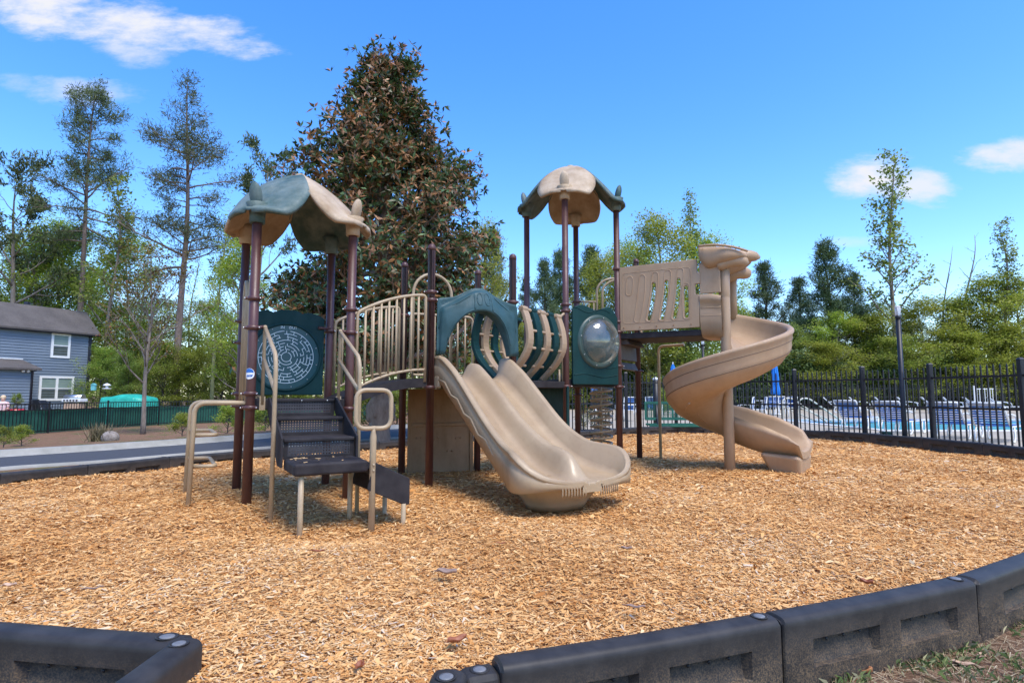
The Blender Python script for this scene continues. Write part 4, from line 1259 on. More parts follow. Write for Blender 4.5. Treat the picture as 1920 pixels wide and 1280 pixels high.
def in_loop(x, y):
    x = np.asarray(x); y = np.asarray(y); c = np.zeros(x.shape, bool); n = len(LP)
    for i in range(n):
        x1, y1 = LP[i]; x2, y2 = LP[(i + 1) % n]
        t = ((y1 > y) != (y2 > y)) & (x < (x2 - x1) * (y - y1) / (y2 - y1 + 1e-12) + x1); c ^= t
    return c
def mulch_z(x, y):
    return (.022 * np.sin(1.3 * x + .4) * np.cos(1.1 * y + 1) + .014 * np.sin(3.1 * x + 1.7 * y) + .008 * np.sin(6.3 * x - 4.1 * y) - .012
            - .05 * np.exp(-((x + 1.4) ** 2 / .8 + (y - 4.55) ** 2 / .12)) - .03 * np.exp(-((x - .6) ** 2 / .3 + (y - 5.0) ** 2 / .2)))
def mulch_mat():
    m, nt, b = mat('wood_mulch'); v = coords(nt, 'Object')
    mp_ = nt.nodes.new('ShaderNodeMapping'); mp_.inputs['Scale'].default_value = (1, 1.0, 1); nt.links.new(v, mp_.inputs[0])
    vo = nt.nodes.new('ShaderNodeTexVoronoi'); vo.inputs['Scale'].default_value = 48
    w = noise(nt, v, 22, 3); 
    add = nt.nodes.new('ShaderNodeVectorMath'); add.operation = 'ADD'
    sc_ = nt.nodes.new('ShaderNodeVectorMath'); sc_.operation = 'SCALE'; sc_.inputs['Scale'].default_value = .05
    nn = nt.nodes.new('ShaderNodeTexNoise'); nn.inputs['Scale'].default_value = 14; nt.links.new(v, nn.inputs['Vector'])
    nt.links.new(nn.outputs['Color'], sc_.inputs[0]); nt.links.new(v, add.inputs[0]); nt.links.new(sc_.outputs[0], add.inputs[1]); nt.links.new(add.outputs[0], vo.inputs['Vector'])
    sp_ = nt.nodes.new('ShaderNodeSeparateColor'); nt.links.new(vo.outputs['Color'], sp_.inputs[0])
    c = ramp(nt, sp_.outputs[0], [(0, (.36, .150, .042)), (.3, (.54, .250, .080)), (.6, (.64, .345, .130)), (.9, (.72, .44, .20)), (1, (.74, .52, .28))])
    nt.links.new(c, b.inputs['Base Color']); b.inputs['Roughness'].default_value = .9; b.inputs['Specular IOR Level'].default_value = .15
    bump(nt, b, vo.outputs['Distance'], .9, .02)
    return m
xs_ = np.linspace(-6.4, 8.3, 260); ys_ = np.linspace(.2, 16, 280)
mb = MB(); idx = {}
XX, YY = np.meshgrid(xs_, ys_, indexing='ij'); INS = in_loop(XX, YY); ZZ = mulch_z(XX, YY)
me_v, me_f = [], []
for i in range(len(xs_) - 1):
    for j in range(len(ys_) - 1):
        if INS[i, j] or INS[i + 1, j] or INS[i, j + 1] or INS[i + 1, j + 1]:
            q = []
            for a, b2 in ((i, j), (i + 1, j), (i + 1, j + 1), (i, j + 1)):
                if (a, b2) not in idx: idx[(a, b2)] = len(me_v); me_v.append((xs_[a], ys_[b2], ZZ[a, b2] - .016 if INS[a, b2] else -.30))
                q.append(idx[(a, b2)])
            me_f.append(tuple(q))
mb.add(me_v, me_f); tag(mb.build('mulch_ground', mulch_mat(), fix=False), kind='structure')

# loose chips: individual small slivers of wood, nobody could count them
def chip_mat():
    m, nt, b = mat('wood_chip')
    at_ = nt.nodes.new('ShaderNodeAttribute'); at_.attribute_name = 'tint'
    c = ramp(nt, at_.outputs['Fac'], [(0, (.17, .060, .016)), (.10, (.34, .130, .036)), (.30, (.54, .240, .070)), (.56, (.66, .345, .120)), (.82, (.74, .450, .190)), (.95, (.76, .54, .29)), (1, (.60, .47, .33))])
    nt.links.new(c, b.inputs['Base Color']); b.inputs['Roughness'].default_value = .9; b.inputs['Specular IOR Level'].default_value = .05
    return m
def make_chips():
    bands = [(1.2, 2.8, 15000, 1.0), (2.8, 4.2, 9000, 1.1), (4.2, 6.2, 5200, 1.3), (6.2, 9.5, 2300, 1.75), (9.5, 15.6, 800, 2.4)]
    out, tints = [], []
    for y0, y1, dens, scl in bands:
        xa, xb = max(-6.3, -.98 * y1 - .3), min(8.2, .98 * y1 + .3)
        n = int((xb - xa) * (y1 - y0) * dens)
        x = rng.uniform(xa, xb, n); y = rng.uniform(y0, y1, n)
        k = in_loop(x, y) & (np.abs(x) < .93 * y + .3); x, y = x[k], y[k]; n = len(x)
        L = (.0065 + .012 * rng.random(n) ** 1.6 + .016 * (rng.random(n) < .07)) * scl; Wd = L * rng.uniform(.12, .36, n)
        # clumps of like heading, as raked chips lie
        th = rng.uniform(0, math.pi, n)
        tilt = rng.normal(0, .17, n); roll = rng.normal(0, .26, n)
        d = np.stack([np.cos(th) * np.cos(tilt), np.sin(th) * np.cos(tilt), np.sin(tilt)], 1)
        s = np.stack([-np.sin(th) * np.cos(roll), np.cos(th) * np.cos(roll), np.sin(roll)], 1)
        c = np.stack([x, y, mulch_z(x, y) - .010 + rng.uniform(0, .014, n) * scl ** .5], 1)
        t1, t2 = rng.uniform(.25, 1, n)[:, None], rng.uniform(.25, 1, n)[:, None]
        L = L[:, None]; Wd = Wd[:, None]
        sk = rng.normal(0, .25, n)[:, None] * L
        q = np.stack([c - d * L - s * Wd * t1, c + d * L - s * Wd * t2 + s * sk * .3, c + d * L * .8 + s * Wd, c - d * L * .85 + s * Wd * t1], 1)
        out.append(q)
        patch = .5 + .5 * np.sin(x * 1.9 + 2 * np.sin(y * 1.3)) * np.cos(y * 1.7 + np.sin(x * 2.3))
        tt = np.clip(rng.beta(2.7, 1.9, n) + .20 * (patch - .5), 0, 1)
        tints.append(tt)
    return np.concatenate(out), np.concatenate(tints)
cv, ct = make_chips()
tag(quads_object('wood_chips', cv, chip_mat(), 4, None, ct), kind='stuff')

# ---- plastic border segments
def border_mat():
    m, nt, b = mat('black_border_plastic'); v = coords(nt, 'Object')
    n1 = noise(nt, v, 9, 6, .65); n2 = noise(nt, v, 150, 4, .75)
    base = ramp(nt, n1, [(.35, (.026, .0235, .022)), (.65, (.044, .040, .037))])
    sx = nt.nodes.new('ShaderNodeSeparateXYZ'); nt.links.new(v, sx.inputs[0])
    mr = nt.nodes.new('ShaderNodeMapRange'); mr.inputs['From Min'].default_value = .085; mr.inputs['From Max'].default_value = -.10; nt.links.new(sx.outputs[2], mr.inputs[0])
    mu = nt.nodes.new('ShaderNodeMath'); mu.operation = 'MULTIPLY'; nt.links.new(mr.outputs[0], mu.inputs[0])
    nt.links.new(ramp(nt, n2, [(.44, (0, 0, 0)), (.62, (1, 1, 1))]), mu.inputs[1])
    mu2 = nt.nodes.new('ShaderNodeMath'); mu2.operation = 'MULTIPLY'; nt.links.new(mu.outputs[0], mu2.inputs[0]); nt.links.new(ramp(nt, n1, [(.3, (.3, .3, .3)), (.6, (1, 1, 1))]), mu2.inputs[1])
    mx = nd(nt, 'ShaderNodeMixRGB'); nt.links.new(mu2.outputs[0], mx.inputs[0]); nt.links.new(base, mx.inputs[1]); mx.inputs[2].default_value = (.22, .145, .078, 1); b.inputs['Specular IOR Level'].default_value = .25
    nt.links.new(mx.outputs[0], b.inputs['Base Color'])
    nt.links.new(ramp(nt, mu2.outputs[0], [(0, (.50, .50, .50)), (1, (.95, .95, .95))]), b.inputs['Roughness'])
    bump(nt, b, n2, .18, .0015)
    return m
M['border'] = border_mat()
M['pin'] = mottled('grey_pin_cap', (.13, .132, .135), (.20, .20, .205), .5, 9, 60, .2)
def make_border():
    r = empty('border_segment')
    b = MB(); Lg = 1.2; w = .058
    # swept section: rounded cap that bows a little along its length; the flanks carry two long pockets
    NX = 49
    def sect(x):
        def pocket(x):
            for a, c in ((.15, .53), (.66, 1.04)):
                if a < x < c: return min(1, (x - a) / .022, (c - x) / .022)
            return 0
        pk = pocket(x); dpt = .036 * pk
        foot = -.20 if (.10 < x < 1.10 and not (.50 < x < .70)) else -.24
        e = min(1, min(x - .004, 1.196 - x) / .02); e = .80 + .20 * math.sqrt(max(0, 1 - (1 - max(0, e)) ** 2))
        P = [(-w * e, foot), (-w * e, -.085)]
        P += [((-w + dpt * .55) * e, -.080), ((-w + dpt) * e, -.030), ((-w + dpt) * e, .018), (-w * e, .024)]
        P += [(-w * e, .082)]
        for k in range(1, 6):
            a = math.pi - math.pi / 2 * k / 6; P.append(((-w + .030 + .030 * math.cos(a)) * e, .088 + .030 * math.sin(a)))
        P += [(-.012, .121)]
        return P + [(-y, z) for y, z in reversed(P)]
    xs2 = sorted(set([.004, .008, .014, .024] + [.024 + (1.152) * k / 44 for k in range(45)] + [1.176, 1.186, 1.192, 1.196] + [.15, .172, .53, .508, .66, .682, 1.04, 1.018]))
    S2 = [sect(x) for x in xs2]
    b.grid(lambda i, j: (xs2[i], S2[i][j][0], S2[i][j][1] - (.004 * math.sin(math.pi * xs2[i] / 1.2)) - (.012 if (xs2[i] < .01 or xs2[i] > 1.19) and S2[i][j][1] > .1 else 0)), len(xs2), len(S2[0]), True, True)
    b.add([(xs2[0], y, z - (.012 if z > .1 else 0)) for y, z in S2[0]], [tuple(range(len(S2[0])))], False)
    b.add([(xs2[-1], y, z - (.012 if z > .1 else 0)) for y, z in S2[-1]], [tuple(reversed(range(len(S2[0]))))], False)
    bo = b.build('body', M['border'], r, world=False)
    bo.data.set_sharp_from_angle(angle=R(28))
    lug = MB(); lug.box((1.215, 0, -.155), (.14, .095, .055)); lug.build('lug', M['border'], r, bevel=.012, world=False)
    c = MB(); c.lathe([(.030, .1185), (.034, .1225), (.028, .1235), (.026, .120), (.001, .1195)], (1.135, 0, 0), 20)
    pr_ = c.build('pin_ring', M['border'], r, world=False)
    c = MB(); c.lathe([(.023, .1195), (.0225, .1230), (.012, .1245), (.001, .1245)], (1.135, 0, 0), 18)
    c.build('pin_cap', M['pin'], r, world=False)
    for a, c2 in ((.15, .53), (.66, 1.04)):
        for k in range(3):
            MB().ball((a + .1 + .095 * k, -.0335, .0), (.007, .004, .007), 8, 5).build('drain_hole', M['black_metal'], r, world=False)
    return r
bproto = make_border(); bused = [False]
def border(a, b2, label):
    a, b2 = V3((*a, 0)), V3((*b2, 0)); d = b2 - a
    o = bproto if not bused[0] else copy_tree(bproto); bused[0] = True
    o.location = a; o.rotation_euler = (0, 0, math.atan2(d.y, d.x)); o.scale = (d.length / 1.2, 1, 1)
    tag(o, label, 'border', 'black plastic border segments round the wood chips')
    return o
def bj(px, py): p = gz(px, py, .118); return (p.x, p.y)
jA, jB, jC, jD = bj(928, 1236), bj(1447, 1152), bj(1808, 1082), bj(2075, 985)
o_first = border(jA, jB, 'black foreground border segment, first one right of the entrance gap')
border(jB, jC, 'mud stained black foreground border segment, second right of the entrance gap')
border(jC, jD, 'black border segment running out of the photo at the lower right edge')
def end_block(o):
    MB().box((-.055, 0, -.06), (.13, .108, .31)).build('end_block', M['border'], o, bevel=.028, bseg=4, world=False)
    MB().lathe([(.030, .0905), (.034, .0965), (.028, .0985), (.026, .094), (.001, .0935)], (-.055, 0, 0), 20).build('pin_ring', M['border'], o, world=False)
    MB().lathe([(.023, .0935), (.0225, .0975), (.012, .099), (.001, .099)], (-.055, 0, 0), 18).build('pin_cap', M['pin'], o, world=False)
end_block(o_first)
kL = bj(350, 1197); kM = bj(-260, 1150)
border(kM, kL, 'black border segment at the lower left corner, left of the entrance gap')
border((kL[0] - .03, kL[1] - 1.2), (kL[0] + .0, kL[1] + .02), 'black border segment pointing at the viewer, left side of the entrance gap')
kR = bj(836, 1262)
border((kR[0] - .10, kR[1] - 1.2), (kR[0] + .01, kR[1] + .04), 'black border segment pointing at the viewer, right side of the entrance gap')
seq_pool = [((7.04, 13.3), (7.44, 12.3)), ((7.44, 12.3), (7.75, 11.16)), ((7.75, 11.16), (7.9, 9.93)), ((7.9, 9.93), (7.88, 8.75))]
ring = [jD, (4.1, 4.2), (5.05, 4.95), (5.95, 5.75), (6.75, 6.65), (7.4, 7.65), (7.88, 8.75)]
for a, b2 in zip(ring, ring[1:]): border(a, b2, 'black border segment of the stretch hidden beyond the right edge of the photo')
ring = [kM, (-3.1, 2.75), (-4.25, 3.1), (-5.2, 3.8), (-5.85, 4.6), (-6.05, 5.6), (-5.72, 6.65)]
for a, b2 in zip(ring, ring[1:]): border(a, b2, 'black border segment of the stretch hidden beyond the left edge of the photo')
nm = ['fourth', 'third', 'second', 'first']
for (a, b2), n1 in zip(seq_pool, nm):
    o_ = border(a, b2, 'black border segment at the pool fence foot, %s from the right edge' % n1); o_.location.z = .065
backs = [(.35, 12.9), (1.45, 13.35), (2.3, 14.2), (3.3, 15.0), (4.45, 15.5), (5.6, 15.1), (6.45, 14.3), (7.04, 13.3)]
bl_ = ['behind the right tower, left of the coil climber', 'behind the coil climber', 'behind the two rightmost maroon posts', 'under the left half of the green bench', 'under the right half of the green bench', 'behind the spiral slide', 'just right of the spiral slide exit']
for a, b2, t in zip(backs, backs[1:], bl_): o_ = border(a, b2, 'black border segment on the far side, ' + t); o_.location.z = .05
lefts = [(-5.72, 6.65), (-5.32, 7.45), (-4.85, 8.4), (-4.1, 9.35), (-3.3, 10.15), (-2.5, 11.05), (-1.7, 11.95), (-.75, 12.6), (.35, 12.9)]
ll_ = ['first from the left edge of the photo', 'second from the left edge of the photo', 'third from the left edge, left of the loop ladder', 'behind the loop ladder', 'behind the stairs', 'behind the square grab handle, by the magnolia trunk', 'behind the brown panel', 'behind the double slide']
for a, b2, t in zip(lefts, lefts[1:], ll_): border(a, b2, 'black border segment along the road, ' + t)

# ---- pool deck and water
pd = [(-1.0, 14.6), (.4, 15.0), (1.6, 15.9), (2.9, 16.4), (4.3, 16.5), (5.7, 15.9), (6.73, 14.2), (7.4, 13.0), (7.95, 11.5), (8.15, 9.6), (8.2, 7.0), (60, 7), (60, 42), (8, 42), (1, 30), (-1, 22)]
def holes_deck():
    mb = MB()
    # deck built as quads round the pool opening
    PX0, PX1, PY0, PY1 = 10.9, 34, 17.2, 24.2
    z = -.06
    out = [(x, y) for x, y in pd]
    front = [p for p in out[:10]]
    # strip in front of the pool: from the fence line to a guide line
    guide = [(-1.0, 17.2), (.4, 17.2), (1.6, 17.2), (2.9, 17.2), (4.3, 17.2), (5.7, 17.2), (6.73, 17.2), (7.4, 17.2), (7.95, 17.2), (10.9, 17.2)]
    vs = [(*p, z) for p in front] + [(*p, z) for p in guide]
    mb.add(vs, [(i, i + 1, 10 + i + 1, 10 + i) for i in range(9)])
    mb.add([(8.15, 9.6, z), (8.2, 5.0, z), (60, 5, z), (60, 17.2, z), (10.9, 17.2, z)], [(0, 1, 2, 3, 4)])
    mb.add([(-1, 17.2, z), (10.9, 17.2, z), (10.9, 42, z), (-1, 42, z)], [(0, 1, 2, 3)])
    mb.add([(10.9, 24.2, z), (60, 24.2, z), (60, 42, z), (10.9, 42, z)], [(0, 1, 2, 3)])
    mb.add([(34, 17.2, z), (60, 17.2, z), (60, 24.2, z), (34, 24.2, z)], [(0, 1, 2, 3)])
    return mb
M['pooldeck'] = mottled('pool_deck_concrete', (.36, .305, .225), (.43, .37, .28), .8, 1.2, 60, .3, .003, .2)
tag(holes_deck().build('pool_deck', M['pooldeck']), kind='structure')
cop = MB()
for (x0, x1, y0, y1) in ((10.6, 34.3, 16.9, 17.25), (10.6, 34.3, 24.15, 24.5), (10.6, 10.95, 17.25, 24.15)):
    cop.box(((x0 + x1) / 2, (y0 + y1) / 2, -.075), (x1 - x0, y1 - y0, .07))
tag(cop.build('pool_coping', mottled('coping_white', (.62, .60, .56), (.72, .70, .66), .6, 3), bevel=.01), kind='structure')
def water():
    m, nt, b = mat('pool_water'); v = coords(nt)
    b.inputs['Base Color'].default_value = (.09, .38, .43, 1); b.inputs['Roughness'].default_value = .25; b.inputs['Specular IOR Level'].default_value = .12
    n = noise(nt, v, 2.4, 4); bump(nt, b, n, .25, .05); return m
w = MB(); w.add([(10.9, 17.2, -.145), (34, 17.2, -.145), (34, 24.2, -.145), (10.9, 24.2, -.145)], [(0, 1, 2, 3)])
tag(w.build('pool_water', water()), kind='structure')
w = MB(); w.add([(10.95, 24.14, -.16), (34, 24.14, -.16), (34, 24.14, -.11), (10.95, 24.14, -.11)], [(0, 1, 2, 3)])
tag(w.build('pool_tile_band', mottled('blue_tile', (.02, .10, .30), (.04, .16, .40), .3, 9)), kind='structure')

# ---- iron fences
def iron_fence(name, pts, ztop, zbot, material, label, post_w=.11, post_h=.10, spacing=.113, pick=.030, rails=(.16, .80, 1.42), spear=True, green=None, group=None):
    root = tag(empty(name, (*pts[len(pts) // 2], 0)), label, 'fence', group)
    for i, p in enumerate(pts):
        zb = zbot if not callable(zbot) else zbot(*p)
        zt = zb + (ztop - (zbot if not callable(zbot) else 0)) if callable(zbot) else ztop
        b = MB(); b.box((p[0], p[1], (zb + zt + post_h) / 2 - .1), (post_w, post_w, zt + post_h - zb + .2))
        po = b.build('post', material, root, bevel=.006)
        MB().hexa([V3((p[0] + sx * post_w * .56, p[1] + sy * post_w * .56, zt + post_h)) for sx, sy in ((-1, -1), (1, -1), (1, 1), (-1, 1))], [V3((p[0] + sx * post_w * .3, p[1] + sy * post_w * .3, zt + post_h + .03)) for sx, sy in ((-1, -1), (1, -1), (1, 1), (-1, 1))]).build('post_cap', material, po)
    for a, c in zip(pts, pts[1:]):
        za = zbot if not callable(zbot) else zbot(*a); zc = zbot if not callable(zbot) else zbot(*c)
        H = ztop - zbot if not callable(zbot) else ztop
        d = V3((c[0] - a[0], c[1] - a[1], 0)); L = d.length; d.normalize(); ang = math.atan2(d.y, d.x); Rz = Matrix.Rotation(ang, 3, 'Z')
        b = MB(); n = max(2, int(L / spacing))
        for k in range(1, n):
            t = k / n; x, y = a[0] + (c[0] - a[0]) * t, a[1] + (c[1] - a[1]) * t; zb = za + (zc - za) * t
            h = pick / 2
            b.box((x, y, zb + .06 + (H - .10) / 2), (pick, pick, H - .10), Rz)
            if spear:
                q = [V3((x, y, 0)) + Rz @ V3((sx * h * 1.15, sy * h * 1.15, zb + H - .04)) for sx, sy in ((-1, -1), (1, -1), (1, 1), (-1, 1))]
                b.add(q + [V3((x, y, zb + H + .02))], [(0, 1, 4), (1, 2, 4), (2, 3, 4), (3, 0, 4), (3, 2, 1, 0)], False)
        for rz_ in rails:
            p0 = V3((a[0], a[1], za + rz_)); p1 = V3((c[0], c[1], zc + rz_))
            side = V3((-d.y, d.x, 0)) * (pick * .62)
            b.hexa([p0 - side - Z3 * .018, p1 - side - Z3 * .018, p1 + side - Z3 * .018, p0 + side - Z3 * .018], [p0 - side + Z3 * .018, p1 - side + Z3 * .018, p1 + side + Z3 * .018, p0 + side + Z3 * .018])
        b.build('picket_panel', material, root)
        if green is not None:
            off = V3((-d.y, d.x, 0)) * .06
            if off.x > 0: off = -off
            sgn = 1
            nn = 24
            s = MB(); 
            def gf(i, j):
                t = i / nn; zz = [.03, H * .55, H * .80][j]
                wob = .012 * math.sin(i * 1.3 + a[1]) - (.05 * math.sin(math.pi * t) * .5 if j == 2 else 0)
                return V3((a[0] + (c[0] - a[0]) * t, a[1] + (c[1] - a[1]) * t, za + (zc - za) * t + zz + (wob if j == 2 else 0))) + off * (1 + .25 * math.sin(i * .9))
            s.grid(gf, nn + 1, 3); s.build('privacy_screen', green, root)
    return root
pf_pts = [(-1.1, 14.0), (.35, 14.45), (1.75, 15.3), (3.1, 16.05), (4.5, 16.25), (5.75, 15.5), (6.73, 14.05), (7.52, 12.65), (8.09, 11.4), (8.32, 9.62), (8.35, 7.9)]
iron_fence('pool_fence', pf_pts, 1.50, -.06, M['iron'], 'charcoal metal fence with spear topped pickets standing between the chips and the pool', .08, .06, pick=.021, rails=(.12, .80, 1.36))
ffp = [(5.0, 37.0), (9.5, 38.5), (14.3, 38.5), (18.0, 38.6), (21.6, 38.7), (25.2, 38.8), (28.8, 38.9), (32.4, 39.0), (36, 39.1)]
iron_fence('far_pool_fence', ffp, 1.62, -.06, M['iron'], 'dark metal fence on the far side of the pool, in front of the ivy hedge', .12, .06, spacing=.16, rails=(.12, .85, 1.4), spear=False)
def net_mat():
    m, nt, b = mat('green_screen_cloth'); v = coords(nt)
    nt.links.new(ramp(nt, noise(nt, v, 1.5, 6), [(.35, (.008, .070, .045)), (.65, (.016, .105, .070))]), b.inputs['Base Color'])
    b.inputs['Roughness'].default_value = .8; bump(nt, b, noise(nt, v, 5, 3), .5, .03); return m
lf = [(-18.2, 15.4), (-17.9, 17.6), (-17.6, 19.8), (-17.2, 22.0), (-17.0, 24.9), (-16.4, 27.5), (-14.6, 30.0), (-12.4, 31.6), (-10.0, 32.6), (-7.4, 33.2)]
iron_fence('garden_fence', lf, 1.12, lambda x, y: ground_z(x, y), M['black_metal'], 'black metal fence backed with green privacy cloth in front of the blue house', .055, .03, spacing=.125, pick=.018, rails=(.10, .86, 1.09), spear=False, green=net_mat())
# ================================================================== THINGS ROUND THE PLAYGROUND
# ---- lamp posts
def glass_mat():
    m, nt, b = mat('lamp_glass'); b.inputs['Base Color'].default_value = (.85, .87, .88, 1); b.inputs['Roughness'].default_value = .15
    b.inputs['Transmission Weight'].default_value = .55; return m
M['glass'] = glass_mat()
def lamp_post(x, y, z0, h, r, label):
    t = tag(empty('lamp_post', (x, y, z0)), label, 'lamp post', 'black lamp posts by the pool')
    MB().lathe([(r * 1.15, z0 - .2), (r * 1.05, z0 + .4), (r, z0 + h)], (x, y, 0), 18).build('pole', M['iron'], t)
    MB().lathe([(r, z0 + h), (r * 1.25, z0 + h + .01), (r * 1.25, z0 + h + .05), (r * .9, z0 + h + .06)], (x, y, 0), 18).build('collar', M['iron'], t)
    lm = MB().lathe([(r * .85, z0 + h + .05), (r * 1.05, z0 + h + .09), (r * 1.05, z0 + h + .20), (r * .85, z0 + h + .25), (.004, z0 + h + .275)], (x, y, 0), 18).build('lamp_globe', M['glass'], t)
    c = MB()
    for k in range(6):
        a = k * math.pi / 3; c.tube([(x + r * 1.08 * math.cos(a), y + r * 1.08 * math.sin(a), z0 + h + .06), (x + r * 1.08 * math.cos(a), y + r * 1.08 * math.sin(a), z0 + h + .22)], .006, 6)
    c.lathe([(r * .9, z0 + h + .225), (r * 1.12, z0 + h + .235), (r * 1.12, z0 + h + .25), (r * .9, z0 + h + .26)], (x, y, 0), 18)
    c.build('guard', M['white'], lm)
lp = at(1697, 820, 11.9)
lamp_post(lp.x, 11.9, -.1, 2.62, .046, 'tall black lamp post with a caged glass head at the pool fence on the right')
lp2 = at(1318, 660, 24.0); lamp_post(lp2.x, 24.0, -.1, 3.05, .05, 'distant black lamp post seen above the spiral slide with a white lamp head')
lp3 = at(1229, 708, 17.6); 
t = tag(empty('black_post', (lp3.x, 17.6, 0)), 'thick black post with a pale cap behind the green bench', 'post')
MB().lathe([(.09, -.2), (.09, 1.40)], (lp3.x, 17.6, 0), 16).build('pole', M['iron'], t); MB().lathe([(.085, 1.40), (.085, 1.46), (.02, 1.49)], (lp3.x, 17.6, 0), 16).build('cap', M['white'], t)

# ---- pool furniture
M['frame_white'] = mottled('white_frame_enamel', (.68, .67, .63), (.78, .77, .73), .4, 5, 100, 0)
M['strap_blue'] = mottled('blue_vinyl_strap', (.035, .115, .36), (.055, .16, .45), .5, 5, 100, .1)
M['strap_sunlit'] = mottled('sunlit_blue_vinyl_strap', (.26, .42, .66), (.38, .53, .74), .5, 5, 100, .1)  # same blue straps, colour paled to stand in for sunlight on the far row
def straps(mb, a, b2, w, n, th=.012, gap=.42):
    a, b2 = V3(a), V3(b2); d = (b2 - a); L = d.length; d.normalize(); nrm = V3((-d.z, 0, d.x))
    for k in range(n):
        s0, s1 = L * k / n, L * (k + 1 - gap) / n
        p = [a + d * s0 + V3((0, -w / 2, 0)), a + d * s1 + V3((0, -w / 2, 0)), a + d * s1 + V3((0, w / 2, 0)), a + d * s0 + V3((0, w / 2, 0))]
        mb.hexa(p, [q + nrm * th for q in p])
def make_lounger(light):
    r = empty('sun_lounger'); fm = M['frame_white']; sm = M['strap_sunlit' if light else 'strap_blue']
    f = MB()
    for y in (-.31, .31):
        f.tube(fillet([(.02, y, .86), (.55, y, .34), (1.95, y, .34)], .12), .020, 8)
    f.tube([(.02, -.31, .86), (.02, .31, .86)], .02, 8); f.tube([(1.95, -.31, .34), (1.95, .31, .34)], .02, 8)
    f.build('frame', fm, r, world=False)
    for x in (.62, 1.6):
        l = MB(); l.tube(fillet([(x, -.31, .34), (x - .12, -.33, .02), (x + .16, -.33, .02), (x + .22, -.31, .34)], .14, 5), .018, 8); l.build('leg', fm, r, world=False)
        l = MB(); l.tube(fillet([(x, .31, .34), (x - .12, .33, .02), (x + .16, .33, .02), (x + .22, .31, .34)], .14, 5), .018, 8); l.build('leg', fm, r, world=False)
    for y in (-.33, .33):
        MB().tube(fillet([(.28, y, .60), (.55, y, .62), (.98, y, .56), (1.02, y, .34)], .1), .018, 8).build('armrest', fm, r, world=False)
    s = MB(); straps(s, (.04, 0, .85), (.54, 0, .355), .62, 9); s.build('back_straps', sm, r, world=False)
    s = MB(); straps(s, (.62, 0, .345), (1.93, 0, .345), .62, 16); s.build('seat_straps', sm, r, world=False)
    b = MB(); straps(b, (.035, 0, .862), (.10, 0, .80), .63, 1, .02, 0); b.build('head_strap', fm, r, world=False)
    return r
pl_ = [make_lounger(False), make_lounger(True)]; lu = [False, False]
def lounger(px, py, Y, rz, kind, label):
    o = pl_[kind] if not lu[kind] else copy_tree(pl_[kind]); lu[kind] = True
    p = at(px, py, Y); o.location = (p.x, Y, -.06); o.rotation_euler = (0, 0, rz)
    tag(o, label, 'sun lounger', 'sun loungers round the pool')
near = [(1845, 12.7, 'nearest one, beside the photo edge'), (1764, 13.6, 'beside the thick fence post right of the lamp post'), (1660, 15.3, 'just left of the tall lamp post'), (1583, 17.4, 'farthest one of the near row')]
for px, Y, t in near: lounger(px, 770, Y, R(38), 0, 'navy sun lounger seen from behind, ' + t)
far = [1543, 1592, 1640, 1682, 1727, 1767, 1806, 1852]
ft_ = ['first from the left', 'second from the left', 'third from the left', 'fourth from the left, left of the lamp post', 'fifth from the left, right of the lamp post', 'sixth from the left', 'seventh from the left, left of the white gate', 'eighth from the left, before the white gate']
for px, t in zip(far, ft_): lounger(px, 760, 33.5, R(-28), 1, 'sunlit-toned blue sun lounger beyond the pool, ' + t)
def make_chair():
    r = empty('patio_chair'); fm = M['frame_white']
    for y in (-.27, .27):
        MB().tube(fillet([(-.28, y, .92), (-.20, y, .42), (.28, y, .43), (.30, y, .62), (-.22, y, .64)], .08), .018, 8).build('side_frame', fm, r, world=False)
        MB().tube([(.24, y, .43), (.30, y, .0)], .016, 8).build('leg', fm, r, world=False)
        MB().tube([(-.20, y, .43), (-.28, y, .0)], .016, 8).build('leg', fm, r, world=False)
    s = MB(); straps(s, (-.28, 0, .91), (-.21, 0, .47), .54, 8); s.build('back_straps', M['strap_blue'], r, world=False)
    s = MB(); straps(s, (-.19, 0, .43), (.27, 0, .44), .54, 7); s.build('seat_straps', M['strap_blue'], r, world=False)
    s = MB(); s.tube([(-.285, -.27, .92), (-.285, .27, .92)], .02, 8); s.build('top_rail', fm, r, world=False)
    return r
pc = make_chair(); cu_ = [False]
for px, Y, rz, t in ((1400, 23.5, 150, 'left one of the pair right of the spiral slide'), (1423, 24.0, 165, 'right one of the pair right of the spiral slide'), (1445, 29.0, 95, 'in front of the closed umbrella, back turned to the viewer'), (1458, 29.3, 85, 'right beside the chair under the closed umbrella'), (1478, 27.0, 200, 'behind the pool handrail'), (1172, 24.0, 120, 'seen between the two rightmost maroon posts'), (1184, 23.0, 160, 'nearer one seen between the two rightmost maroon posts'), (1226, 25.0, 60, 'seen over the back of the green bench')):
    o = pc if not cu_[0] else copy_tree(pc); cu_[0] = True
    p = at(px, 760, Y); o.location = (p.x, Y, -.06); o.rotation_euler = (0, 0, R(rz)); tag(o, 'blue strapped white patio chair, ' + t, 'chair', 'patio chairs by the pool')
M['umbrella'] = mottled('bright_blue_canvas', (.010, .15, .50), (.02, .21, .62), .7, 5, 60, .2)
